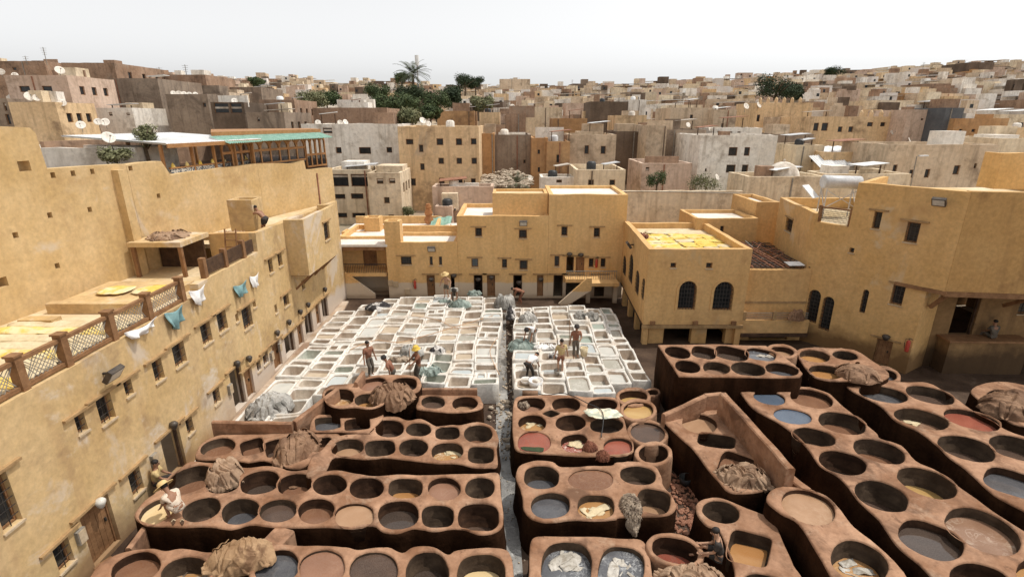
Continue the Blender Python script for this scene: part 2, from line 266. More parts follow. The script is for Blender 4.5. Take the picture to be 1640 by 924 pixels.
# ------------------------------------------------------------------ mesh helpers
def link(name, me, parent=None, mat=None):
    o = bpy.data.objects.new(name, me); COL.objects.link(o)
    if parent: o.parent = parent
    if mat: o.data.materials.append(MATS[mat])
    return o
def mk(name, v, f, mat, parent=None, smooth=False, mats=None, fm=None):
    me = bpy.data.meshes.new(name); me.from_pydata([tuple(p) for p in v], [], f)
    if smooth: me.polygons.foreach_set('use_smooth', [True]*len(me.polygons))
    if mats:
        for m in mats: me.materials.append(MATS[m])
        if fm: me.polygons.foreach_set('material_index', fm)
        mat = None
    me.update()
    return link(name, me, parent, mat)
def empty(name, label=None, cat=None, group=None, loc=(0, 0, 0), rz=0.0, parent=None):
    o = bpy.data.objects.new(name, None); COL.objects.link(o); o.location = loc; o.rotation_euler = (0, 0, rz); o.empty_display_size = 0.2
    if parent: o.parent = parent
    tag(o, label, cat, group); return o
def tag(o, label=None, cat=None, group=None, kind=None):
    for k, v in (('label', label), ('category', cat), ('group', group), ('kind', kind)):
        if v: o[k] = v
    return o
class MB:
    """collects shapes for one mesh"""
    def __init__(s): s.v = []; s.f = []
    def add(s, v, f):
        n = len(s.v); s.v += [Vector(p) for p in v]; s.f += [tuple(i+n for i in q) for q in f]; return s
    def box(s, x0, y0, z0, x1, y1, z1):
        return s.add([(x0, y0, z0), (x1, y0, z0), (x1, y1, z0), (x0, y1, z0), (x0, y0, z1), (x1, y0, z1), (x1, y1, z1), (x0, y1, z1)],
                     [(0, 3, 2, 1), (4, 5, 6, 7), (0, 1, 5, 4), (1, 2, 6, 5), (2, 3, 7, 6), (3, 0, 4, 7)])
    def bar(s, a, b, w, h=None, up=(0, 0, 1)):      # rectangular bar from a to b
        a, b = Vector(a), Vector(b); h = h or w; d = (b-a).normalized(); u = Vector(up)
        if abs(d.dot(u)) > 0.98: u = Vector((0, 1, 0))
        x = d.cross(u).normalized()*w/2; y = x.cross(d).normalized()*h/2
        return s.add([a-x-y, a+x-y, a+x+y, a-x+y, b-x-y, b+x-y, b+x+y, b-x+y],
                     [(3, 2, 1, 0), (4, 5, 6, 7), (0, 1, 5, 4), (1, 2, 6, 5), (2, 3, 7, 6), (3, 0, 4, 7)])
    def tube(s, pts, r, n=6, cap=True):
        pts = [Vector(p) for p in pts]; rs = r if isinstance(r, (list, tuple)) else [r]*len(pts); base = len(s.v)
        for i, p in enumerate(pts):
            d = (pts[min(i+1, len(pts)-1)]-pts[max(i-1, 0)]).normalized()
            u = Vector((0, 0, 1)) if abs(d.z) < 0.9 else Vector((1, 0, 0))
            x = d.cross(u).normalized(); y = x.cross(d)
            s.v += [p+(x*math.cos(2*math.pi*k/n)+y*math.sin(2*math.pi*k/n))*rs[i] for k in range(n)]
        for i in range(len(pts)-1):
            for k in range(n):
                a = base+i*n; s.f.append((a+k, a+(k+1) % n, a+n+(k+1) % n, a+n+k))
        if cap: s.f.append(tuple(base+k for k in range(n))[::-1]); s.f.append(tuple(base+(len(pts)-1)*n+k for k in range(n)))
        return s
    def lathe(s, prof, c=(0, 0, 0), n=16, sx=1.0, sy=1.0):
        base = len(s.v)
        for (r, z) in prof:
            s.v += [Vector((c[0]+r*sx*math.cos(2*math.pi*k/n), c[1]+r*sy*math.sin(2*math.pi*k/n), c[2]+z)) for k in range(n)]
        for i in range(len(prof)-1):
            for k in range(n):
                a = base+i*n; s.f.append((a+k, a+(k+1) % n, a+n+(k+1) % n, a+n+k))
        return s
    def prism(s, poly, z0, z1):
        n = len(poly); s_ = [(p[0], p[1], z0) for p in poly]+[(p[0], p[1], z1) for p in poly]
        return s.add(s_, [tuple(range(n))[::-1], tuple(range(n, 2*n))]+[(i, (i+1) % n, n+(i+1) % n, n+i) for i in range(n)])
    def build(s, name, mat, parent=None, smooth=False): return mk(name, s.v, s.f, mat, parent, smooth)

def inside(p, poly):
    x, y = p; c = False; n = len(poly); j = n-1
    for i in range(n):
        xi, yi = poly[i]; xj, yj = poly[j]
        if (yi > y) != (yj > y) and x < (xj-xi)*(y-yi)/(yj-yi)+xi: c = not c
        j = i
    return c
def fill(outer, holes, extra=()):
    """triangulate a polygon with holes; returns 2D verts, triangles, index of each input vertex"""
    vs_, es = [], []
    for lp in [outer]+list(holes):
        b = len(vs_); n = len(lp); vs_ += [Vector((p[0], p[1])) for p in lp]; es += [(b+i, b+(i+1) % n) for i in range(n)]
    vs_ += [Vector((p[0], p[1])) for p in extra]
    rv, re, rf, ov, oe, of = delaunay_2d_cdt(vs_, es, [], 0, 1e-5)
    pos = {}
    for i, o in enumerate(ov):
        for k in o: pos[k] = i
    tris = []
    for t in rf:
        c = ((rv[t[0]].x+rv[t[1]].x+rv[t[2]].x)/3, (rv[t[0]].y+rv[t[1]].y+rv[t[2]].y)/3)
        if inside(c, outer) and not any(inside(c, h) for h in holes): tris.append(tuple(t))
    return [(p.x, p.y) for p in rv], tris, pos
def area(l): return 0.5*sum(l[i-1][0]*l[i][1]-l[i][0]*l[i-1][1] for i in range(len(l)))
def ccw(l): return l if area(l) > 0 else l[::-1]
def offset(l, d):                    # move a ccw loop outwards by d
    n = len(l); r = []
    for i in range(n):
        a, b, c = Vector(l[i-1]), Vector(l[i]), Vector(l[(i+1) % n])
        t1 = (b-a).normalized() if (b-a).length > 1e-6 else Vector((1, 0)); t2 = (c-b).normalized() if (c-b).length > 1e-6 else t1
        t = (t1+t2); t = t.normalized() if t.length > 1e-6 else t1
        r.append((b.x+t.y*d, b.y-t.x*d))
    return r
def catmull(pts, k=4):
    n = len(pts); out = []
    for i in range(n):
        p0, p1, p2, p3 = [Vector(pts[(i+j-1) % n][:2]) for j in range(4)]
        for s in range(k):
            t = s/k
            out.append(0.5*((2*p1)+(p2-p0)*t+(2*p0-5*p1+4*p2-p3)*t*t+(3*p1-p0-3*p2+p3)*t*t*t))
    return [(p.x, p.y) for p in out]
# ------------------------------------------------------------------ walls with real openings
class Wall:
    def __init__(s, a, b):
        s.a, s.b = Vector(a[:2]), Vector(b[:2]); s.L = (s.b-s.a).length; s.d = (s.b-s.a)/s.L; s.n = Vector((s.d.y, -s.d.x))
    def W(s, q, z, o=0.0):
        p = s.a+s.d*q+s.n*o; return Vector((p.x, p.y, z))
    def px(s, u, v): return SZ(u, v, s.a, s.b)
    def rect(s, u0, v0, u1, v1):             # seen corners -> (s0, z0, s1, z1)
        um, vm = (u0+u1)/2, (v0+v1)/2
        s0, s1 = s.px(u0, vm)[0], s.px(u1, vm)[0]; za, zb = s.px(um, v0)[1], s.px(um, v1)[1]
        return (min(s0, s1), min(za, zb), max(s0, s1), max(za, zb))
    def bar(s, m, s0, z0, s1, z1, o0, o1):
        m.add([s.W(s0, z0, o0), s.W(s1, z0, o0), s.W(s1, z0, o1), s.W(s0, z0, o1), s.W(s0, z1, o0), s.W(s1, z1, o0), s.W(s1, z1, o1), s.W(s0, z1, o1)],
              [(0, 3, 2, 1), (4, 5, 6, 7), (0, 1, 5, 4), (1, 2, 6, 5), (2, 3, 7, 6), (3, 0, 4, 7)])
def arch_loop(r, n=8):
    s0, z0, s1, z1 = r; w = (s1-s0)/2; zc = z1-w*1.05
    return [(s0, z0), (s1, z0)]+[(s0+w+w*math.cos(math.pi*k/n), zc+w*1.05*math.sin(math.pi*k/n)) for k in range(n+1)]
def facade(parent, wl, z0, top, ops, mat, th=0.3, name='wall', jit=0.025, seg=0.8, trim=True):
    """one masonry wall: slab with openings cut through, windows and doors set into them"""
    dz = rnd.uniform(-0.006, 0.006); g_ = 0.004+rnd.uniform(0, 0.002)     # hairline joints so that no two faces share a plane
    prof = [(0.0, top), (wl.L, top)] if not isinstance(top, list) else list(top)
    prof = [(min(max(a, g_), wl.L-g_), b+dz) for a, b in prof]; z0 += rnd.uniform(0, 0.004)
    pts = [(g_, z0), (wl.L-g_, z0)]
    up = []
    for i in range(len(prof)-1):
        (sa, za), (sb, zb) = prof[i], prof[i+1]; n = max(1, int(math.hypot(sb-sa, zb-za)/seg))
        for k in range(n): up.append((sa+(sb-sa)*k/n, za+(zb-za)*k/n + (rnd.uniform(-jit, jit) if abs(sb-sa) > 0.3 else 0)))
    up.append(prof[-1]); pts += up[::-1]
    holes = []
    for op in ops:
        r, kind = op[0], op[1]
        holes.append(arch_loop(r) if kind.startswith('arch') else [(r[0], r[1]), (r[2], r[1]), (r[2], r[3]), (r[0], r[3])])
    zmax = max(p[1] for p in prof); ex = []
    v2, tr, pos = fill(pts, holes, ex)
    n = len(v2); V = [wl.W(s, z, 0) for s, z in v2]+[wl.W(s, z, -th) for s, z in v2]
    F = []
    for t in tr:
        a, b, c = [v2[i] for i in t]
        k = (b[0]-a[0])*(c[1]-a[1])-(b[1]-a[1])*(c[0]-a[0])
        q = t if k > 0 else t[::-1]
        F.append(q); F.append(tuple(i+n for i in q[::-1]))
    base = 0
    for lp in [pts]+holes:
        m = len(lp)
        for i in range(m):
            i0, i1 = pos[base+i], pos[base+(i+1) % m]
            F.append((i0, i1, i1+n, i0+n))
        base += m
    o = mk(name, V, F, mat, parent)
    for op in ops: opening(parent, wl, op, th, trim)
    return o
def opening(parent, wl, op, th, trim=True):
    r, kind = op[0], op[1]; s0, z0, s1, z1 = r; w, h = s1-s0, z1-z0
    if kind == 'hole': return
    dep = min(0.16, th*0.5); fw = min(0.06, w*0.12)
    if kind in ('win', 'winb', 'plain', 'green'):
        m = MB(); e = 0.004
        for (x0, y0, x1, y1) in ((s0+e, z0+e, s0+fw, z1-e), (s1-fw, z0+e, s1-e, z1-e), (s0+fw, z0+e, s1-fw, z0+fw), (s0+fw, z1-fw, s1-fw, z1-e)):
            wl.bar(m, x0, y0, x1, y1, -dep-0.05, -dep+0.02)
        o = m.build('window', 'wood' if kind != 'green' else 'wood_dark', parent)
        m = MB(); wl.bar(m, s0+fw, z0+fw, s1-fw, z1-fw, -dep-0.035, -dep-0.02); m.build('pane', 'pane' if kind != 'winb' else 'pane_blue', o)
        if kind != 'plain':
            m = MB(); b = 0.016 if w < 0.9 else 0.02; nv = max(2, int(round(w/0.2))); nh = max(3, int(round(h/0.24)))
            for k in range(1, nv): q = s0+w*k/nv; wl.bar(m, q-b/2, z0+0.01, q+b/2, z1-0.01, -0.06, -0.06+b)
            for k in range(1, nh): q = z0+h*k/nh; wl.bar(m, s0+0.01, q-b/2, s1-0.01, q+b/2, -0.06+b, -0.06+2*b)
            m.build('grille', 'iron', o)
        if trim:
            m = MB(); wl.bar(m, s0-0.04, z0-0.06, s1+0.04, z0-0.003, -0.05, 0.05); m.build('sill', 'sill', o)
    elif kind.startswith('arch'):
        lp = arch_loop((s0+0.004, z0+0.004, s1-0.004, z1-0.004)); inn = arch_loop((s0+fw, z0+fw, s1-fw, z1-fw)); n = len(lp); m = MB()
        m.add([wl.W(a, b, -dep+0.02) for a, b in lp]+[wl.W(a, b, -dep+0.02) for a, b in inn]+[wl.W(a, b, -dep-0.05) for a, b in inn],
              [(i, (i+1) % n, n+(i+1) % n, n+i) for i in range(n)]+[(n+i, n+(i+1) % n, 2*n+(i+1) % n, 2*n+i) for i in range(n)])
        o = m.build('window', 'wood', parent)
        mk('pane', [wl.W(a, b, -dep-0.03) for a, b in inn], [tuple(range(n))], 'pane', o)
        m = MB(); b = 0.022; nv = max(3, int(round(w/0.17))); nh = max(4, int(round(h/0.22))); rw = w/2; zc = z1-rw*1.05
        for k in range(1, nv):
            q = s0+w*k/nv; zt = zc+1.05*math.sqrt(max(0.0, rw*rw-(q-s0-rw)**2))-0.01; wl.bar(m, q-b/2, z0+0.01, q+b/2, zt, -0.06, -0.06+b)
        for k in range(1, nh):
            q = z0+h*k/nh; hw = rw if q < zc else math.sqrt(max(0.0, rw*rw-((q-zc)/1.05)**2))
            wl.bar(m, s0+rw-hw+0.01, q-b/2, s0+rw+hw-0.01, q+b/2, -0.06+b, -0.06+2*b)
        m.build('grille', 'iron', o)
        if kind == 'archr':           # raised plaster surround
            oo = arch_loop((s0-0.14, z0-0.05, s1+0.14, z1+0.14)); ii = arch_loop((s0-0.01, z0-0.05, s1+0.01, z1+0.01)); m = MB()
            m.add([wl.W(a, b, 0.0) for a, b in oo]+[wl.W(a, b, 0.035) for a, b in oo]+[wl.W(a, b, 0.035) for a, b in ii],
                  [(i, (i+1) % n, n+(i+1) % n, n+i) for i in range(1, n)]+[(n+i, n+(i+1) % n, 2*n+(i+1) % n, 2*n+i) for i in range(1, n)])
            m.build('surround', 'ochre_arch', o)
    elif kind in ('door', 'doorw'):
        m = MB(); e = 0.004
        for (x0, y0, x1, y1) in ((s0+e, z0, s0+0.07, z1-e), (s1-0.07, z0, s1-e, z1-e), (s0+0.07, z1-0.07, s1-0.07, z1-e)):
            wl.bar(m, x0, y0, x1, y1, -0.2, -0.1)
        o = m.build('door', 'wood_dark' if kind == 'door' else 'wood', parent)
        if kind == 'doorw':
            k = max(3, int(w/0.2)); 
            for i in range(k):
                m = MB(); q0 = s0+0.07+(w-0.14)*i/k; q1 = s0+0.07+(w-0.14)*(i+1)/k-0.008
                wl.bar(m, q0, z0+0.02, q1, z1-0.08, -0.17, -0.14+rnd.uniform(0, 0.012)); m.build('plank', 'wood', o)
            m = MB(); wl.bar(m, s1-0.2, z0+h*0.5, s1-0.16, z0+h*0.5+0.12, -0.13, -0.08); m.build('handle', 'iron', o)
    if trim and kind in ('win', 'winb', 'door', 'doorw', 'green') and len(op) > 2 and op[2]:
        x = op[2]; m = MB(); wl.bar(m, s0-x, z1+0.05, s1+x, z1+0.12, -0.05, 0.09); m.build('lintel', 'lintel', parent)
def box_building(name, label, cat, poly, z0, z1, mat, fac=None, group=None, roof='roof_ochre', par=0.45, th=0.28, skip=(), roofz=None, trim=True):
    """closed block on a ccw footprint; fac: {edge index: openings in wall coordinates}; walls rise above the roof as a parapet"""
    e = empty(name, label, cat, group, (poly[0][0], poly[0][1], z0)); e_loc = e.location.copy(); pieces = []
    n = len(poly); fac = fac or {}
    before = set(o.name for o in COL.objects)
    for i in range(n):
        if i in skip: continue
        wl = Wall(poly[i], poly[(i+1) % n]); f = fac.get(i, {})
        facade(e, wl, z0, f.get('top', z1), f.get('ops', []), mat, th, trim=trim)
    inn = offset(poly, -th*0.6); rz = roofz if roofz is not None else z1-par
    m = MB(); m.prism(inn, rz-0.2, rz); m.build('roof', roof, e)
    settle(e)
    return e
def settle(e):
    """children were built in world space: shift them so that the thing's own origin carries them"""
    M = e.matrix_basis.inverted()
    for c in e.children:
        c.matrix_parent_inverse = M
def floodlight(wl, s, z, label, tilt=0.35):
    e = empty('floodlight', label, 'floodlight', 'floodlights on the court walls'); e.location = wl.W(s, z, 0)
    m = MB(); wl.bar(m, s-0.03, z-0.03, s+0.03, z+0.03, 0, 0.2); m.build('bracket', 'iron', e)
    c = wl.W(s, z-0.02, 0.3); n3 = Vector((wl.n.x, wl.n.y, -tilt*2)).normalized(); x = Vector((wl.d.x, wl.d.y, 0)); y = n3.cross(x)
    def bx(w, h, d0, d1): 
        return [c+x*a*w+y*b*h+n3*d for d in (d0, d1) for a, b in ((-1, -1), (1, -1), (1, 1), (-1, 1))]
    Q = [(0, 3, 2, 1), (4, 5, 6, 7), (0, 1, 5, 4), (1, 2, 6, 5), (2, 3, 7, 6), (3, 0, 4, 7)]
    m = MB(); m.add(bx(0.26, 0.2, -0.08, 0.07), Q); m.build('housing', 'lamp_dark', e)
    m = MB(); m.add(bx(0.22, 0.15, 0.072, 0.078), Q); m.build('lens', 'lamp_glass', e)
    settle(e)
def wall_lamp(wl, s, z, label, group, mat='lamp_dark', r=0.15):
    e = empty('wall_lamp', label, 'lamp', group); e.location = wl.W(s, z, 0)
    c = wl.W(s, z, 0.13); m = MB(); m.lathe([(0.0, 0.1), (r*0.6, 0.09), (r, 0.03), (r*0.95, -0.04), (r*0.6, -0.16), (0.02, -0.22)], c, 10); m.build('shade', mat, e, True)
    m = MB(); wl.bar(m, s-0.03, z-0.02, s+0.03, z+0.05, 0, 0.12); m.build('bracket', 'iron', e); settle(e)
def extinguisher(wl, s, z, label):
    e = empty('fire_extinguisher', label, 'extinguisher', 'fire extinguishers on the walls'); e.location = wl.W(s, z, 0)
    c = wl.W(s, z, 0.1); m = MB(); m.lathe([(0.0, -0.3), (0.085, -0.3), (0.09, -0.26), (0.09, 0.2), (0.05, 0.28), (0.03, 0.3), (0.0, 0.3)], c, 12); m.build('cylinder', 'red_paint', e, True)
    m = MB(); m.tube([c+Vector((0, 0, 0.3)), c+Vector((0, 0, 0.4)), c+Vector((wl.d.x, wl.d.y, 0))*0.14+Vector((0, 0, 0.36))], 0.02, 6); m.build('valve', 'iron', e)
    m = MB(); m.tube([c+Vector((0, 0, 0.36)), wl.W(s-0.12, z+0.34, 0.14), wl.W(s-0.14, z+0.1, 0.14), wl.W(s-0.11, z-0.15, 0.12)], 0.015, 5); m.build('hose', 'plastic_black', e); settle(e)
def panel_box(wl, s, z, w, h, name, label, cat, group, mat='iron_grey'):
    e = empty(name, label, cat, group); e.location = wl.W(s, z, 0)
    m = MB(); wl.bar(m, s-w/2, z-h/2, s+w/2, z+h/2, 0.0, 0.1); m.build('case', mat, e)
    m = MB(); wl.bar(m, s-w/2+0.02, z-h/2+0.02, s+w/2-0.02, z+h/2-0.02, 0.102, 0.115); m.build('lid', 'sill', e); settle(e)

# ------------------------------------------------------------------ the ground
def terrain(x, y):
    z = -0.02
    if y > 37: z = min(3.2, (y-37)*0.22)
    if y > 52: z = 3.2+(y-52)*0.095+max(0, x-20)*0.05*min(1, (y-52)/60)
    if y > 52 and x < -25: z += (-25-x)*0.05*min(1, (y-52)/25)
    if y > 235: z -= (y-235)*0.05
    return z
def ground():
    xs = [-700, -400, -250, -180]+[-140+10*i for i in range(29)]+[180, 250, 330, 420, 700]
    ys = [-60, 0, 15, 30, 37, 40, 43, 46, 49, 52]+[56+8*i for i in range(23)]+[250, 300, 400, 700, 1500]
    V = [(x, y, terrain(x, y)+(0.5*nz(x, y, 0, 0.05) if y > 60 else 0)) for y in ys for x in xs]; n = len(xs)
    F = [(j*n+i, j*n+i+1, (j+1)*n+i+1, (j+1)*n+i) for j in range(len(ys)-1) for i in range(n-1)]
    tag(mk('ground', V, F, 'ground'), kind='structure')
    m = MB(); nx, ny = 60, 60; X0, X1, Y0, Y1 = -11.9, 30, 2.0, 35.2
    V = [(X0+(X1-X0)*i/nx, Y0+(Y1-Y0)*j/ny, 0.02+0.035*nz(i*0.6, j*0.6)) for j in range(ny+1) for i in range(nx+1)]
    F = [(j*(nx+1)+i, j*(nx+1)+i+1, (j+1)*(nx+1)+i+1, (j+1)*(nx+1)+i) for j in range(ny) for i in range(nx)]
    tag(mk('court_floor', V, F, 'court_floor'), kind='structure')
    m = MB(); m.prism([(-11.62, 15), (-10.72, 15), (-10.7, 29), (-11.2, 33.5), (-11.62, 33.5)], 0.03, 0.14)
    tag(m.build('path', 'walkway'), kind='structure')
    # open drain down the middle of the court
    pts = [(818, 1010), (818, 924), (812, 800), (808, 700), (804, 640), (803, 560), (804, 500)]
    V, F = [], []
    for i, (u, v) in enumerate(pts):
        p = G(u, v, 0.1); w = 0.34 if i < 4 else 0.26; V += [(p.x-w, p.y, 0.075), (p.x+w, p.y, 0.075)]
        if i: F.append((2*i-2, 2*i-1, 2*i+1, 2*i))
    tag(mk('drain_channel', V, F, 'drain_water'), kind='structure')
ground()
rb = MB()
for i in range(420):                 # crumbs of lime and scraps along the drain
    y = rnd.uniform(7.5, 30); x = (-0.05 if y < 18 else -0.25)+rnd.gauss(0, 0.33); s = rnd.uniform(0.02, 0.075) if y > 16 else rnd.uniform(0.01, 0.03)
    if rnd.random() < 0.3: y = rnd.uniform(16, 20.5); s *= 1.9
    rb.lathe([(0.0, 0.6*s), (s*0.8, 0.3*s), (s, -0.3*s), (0, -0.5*s)], (x, y, 0.09+s*0.3), 5, rnd.uniform(0.6, 1.4), rnd.uniform(0.6, 1.4))
tag(rb.build('lime_crumbs', 'rubble'), 'pale lime crumbs and scraps strewn along the drain', 'rubble', kind='stuff')
rb = MB()
for i in range(260):
    p = G(rnd.uniform(1075, 1115), rnd.uniform(760, 860), 0.05); s = rnd.uniform(0.03, 0.09)
    rb.lathe([(0.0, 0.6*s), (s*0.8, 0.3*s), (s, -0.3*s), (0, -0.5*s)], (p.x+rnd.gauss(0, 0.2), p.y+rnd.gauss(0, 0.3), 0.06), 5, rnd.uniform(0.5, 1.8), rnd.uniform(0.5, 1.8))
tag(rb.build('hide_scraps', 'rust'), 'dark reddish scraps littering the gap beside the trough', 'scraps', kind='stuff')
# ------------------------------------------------------------------ dye vats: masonry blocks with sunk basins
ZA = lambda x, y: (160+x/4.1, 699+y/4.1)
ZB = lambda x, y: (460+x/4.1, 699+y/4.1)
ZC = lambda x, y: (300+x/4.1, 590+y/4.1)
ZD = lambda x, y: (500+x/4.1, 580+y/4.1)
ZE = lambda x, y: (780+x/4.1, 600+y/4.1)
ZF = lambda x, y: (780+x/4.1, 699+y/4.1)
ZG = lambda x, y: (1000+x/4.1, 530+y/4.1)
ZH = lambda x, y: (1060+x/4.1, 699+y/4.1)
ZI = lambda x, y: (1240+x/4.1, 699+y/4.1)
ZJ = lambda x, y: (1240+x/4.1, 530+y/4.1)
def wob(x, y): return 0.045*nz(x, y, 3.3, 0.7)+0.02*nz(x, y, 1.1, 2.3)
def vat_loop(fr, c, z, n=30):
    """rim of one vat: (cx, cy, rx, ry, tilt, squareness) as surveyed, laid out on the level of the rim"""
    cx, cy, rx, ry = c[:4]; rot = R(c[4]) if len(c) > 4 else 0; e = 2.0/(c[5] if len(c) > 5 else 2.25)
    out = []
    for k in range(n):
        t = 2*math.pi*k/n; ct, st = math.cos(t), math.sin(t)
        x = rx*math.copysign(abs(ct)**e, ct); y = ry*math.copysign(abs(st)**e, st)
        w = 1+0.04*nz(cx*0.11+math.cos(t), cy*0.07+math.sin(t), 5.0, 1.2)+0.02*nz(cx*0.3+math.cos(t)*3, cy*0.2+math.sin(t)*3, 1.0, 1.2)
        X = cx+(x*math.cos(rot)-y*math.sin(rot))*w; Y = cy+(x*math.sin(rot)+y*math.cos(rot))*w
        p = G(*fr(X, Y), z); out.append((p.x, p.y))
    return ccw(out)
NB = [0]
def vat_block(label, fr, outline, z, vats, zb=0.0, group='brown dye vat blocks', name='dye_vat_block', smooth=True, top='clay', side='clay_side', cat='vats', batter=0.10):
    ol = [(lambda p: (p.x, p.y))(G(*fr(x, y), z)) for x, y in outline]
    ol = ccw(catmull(ol, 4) if smooth else ol)
    if not smooth:
        q = []
        for i in range(len(ol)):
            a, b = ol[i], ol[(i+1) % len(ol)]; k = max(1, int(math.hypot(b[0]-a[0], b[1]-a[1])/0.5))
            q += [(a[0]+(b[0]-a[0])*j/k, a[1]+(b[1]-a[1])*j/k) for j in range(k)]
        ol = q
    e = empty(name, label, cat, group, (sum(p[0] for p in ol)/len(ol), sum(p[1] for p in ol)/len(ol), zb))
    loops = [vat_loop(fr, v[0], z) for v in vats]
    rims = [offset(l, 0.035) for l in loops]
    inset = offset(ol, -0.045)
    # interior points give the top its uneven hand-trowelled surface
    xs = [p[0] for p in inset]; ys = [p[1] for p in inset]; ex = []
    st = 0.3; x = min(xs)
    while x < max(xs):
        y = min(ys)
        while y < max(ys):
            p = (x+rnd.uniform(-.08, .08), y+rnd.uniform(-.08, .08))
            if inside(p, inset) and not any(inside(p, r) for r in rims): ex.append(p)
            y += st
        x += st
    v2, tr, pos = fill(inset, rims, ex)
    V = [(x+0.012*nz(x, y, 2, 7), y+0.012*nz(x, y, 5, 7), z+wob(x, y)+0.026*nz(x, y, 9, 6)) for x, y in v2]; F = []; FM = []
    for t in tr:
        a, b, c = [v2[i] for i in t]; k = (b[0]-a[0])*(c[1]-a[1])-(b[1]-a[1])*(c[0]-a[0])
        F.append(t if k > 0 else t[::-1]); FM.append(0)
    def ring(lp, dz, base_idx=None, zabs=None):
        i0 = len(V); V.extend([(x, y, (z+wob(x, y)+dz) if zabs is None else zabs) for x, y in lp]); return list(range(i0, i0+len(lp)))
    n0 = len(inset); cur = [pos[i] for i in range(n0)]
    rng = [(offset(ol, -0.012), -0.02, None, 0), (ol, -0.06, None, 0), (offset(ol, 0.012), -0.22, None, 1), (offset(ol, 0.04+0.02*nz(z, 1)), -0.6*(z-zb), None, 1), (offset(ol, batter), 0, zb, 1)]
    for lp, dz, za, mi in rng:
        lp = [(x+0.02*nz(x, y, dz*3, 1.3), y+0.02*nz(x, y, dz*3+7, 1.3)) for x, y in lp] if mi else [(x+0.014*nz(x, y, 1, 5), y+0.014*nz(x, y, 4, 5)) for x, y in lp]
        nx = ring(lp, dz, None, za); n = len(cur)
        for i in range(n): F.append((nx[i], nx[(i+1) % n], cur[(i+1) % n], cur[i])); FM.append(mi)
        cur = nx
    base = n0
    for k, (lp, rm) in enumerate(zip(loops, rims)):
        n = len(rm); cur = [pos[base+i] for i in range(n)]; base += n
        for lq, dz in ((offset(lp, 0.008), -0.015), (offset(lp, -0.004), -0.05)):
            nx = ring(lq, dz)
            for i in range(n): F.append((cur[i], cur[(i+1) % n], nx[(i+1) % n], nx[i])); FM.append(0)
            cur = nx
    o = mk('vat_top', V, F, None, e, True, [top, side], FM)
    for (vt, lp) in zip(vats, loops):
        depth = vt[2]; liq = vt[1]; bm_ = vt[3] if len(vt) > 3 else ('basin_clay' if rnd.random() < 0.7 else 'basin_grey')
        D = max(0.95, depth+0.15) if z > 1.2 else 0.85
        n = len(lp); V = []; F = []
        def rg(l, zz): i0 = len(V); V.extend([(x, y, zz+(wob(x, y) if zz > z-0.1 else 0)) for x, y in l]); return i0
        led = 0.42+rnd.uniform(-0.08, 0.1)
        steps = [(offset(lp, -0.004), z-0.05), (offset(lp, -0.015), z-led), (offset(lp, -0.06), z-led-0.03), (offset(lp, -0.10), z-D)]
        ids = [rg(l, zz) for l, zz in steps]
        for a, b in zip(ids, ids[1:]):
            for i in range(n): F.append((a+i, a+(i+1) % n, b+(i+1) % n, b+i))
        F.append(tuple(range(ids[-1], ids[-1]+n)))
        b = mk('basin', V, F, bm_, e, True)
        off = -0.016 if depth < led else -0.075
        ll = offset(lp, off+0.012); cx = sum(p[0] for p in ll)/n; cy = sum(p[1] for p in ll)/n
        V = [(x, y, z-depth) for x, y in ll]+[(cx, cy, z-depth)]
        mk('liquid', V, [(i, (i+1) % n, n) for i in range(n)], liq, b)
    settle(e); return e
def round_vat(label, fr, c, ro, z, liq, depth, zb=0.0, bm_=None, side='clay'):
    """single free-standing vat with a thick rounded rim"""
    cx, cy = c[:2]; rot = R(c[4]) if len(c) > 4 else 0
    out = [(cx+ro[0]*math.cos(t)*math.cos(rot)-ro[1]*math.sin(t)*math.sin(rot), cy+ro[0]*math.cos(t)*math.sin(rot)+ro[1]*math.sin(t)*math.cos(rot)) for t in [2*math.pi*k/12 for k in range(12)]]
    return vat_block(label, fr, out, z, [(c, liq, depth, bm_ or 'basin_clay')], zb, 'round single vats', 'round_vat', True, 'clay', side, 'vat', 0.05)

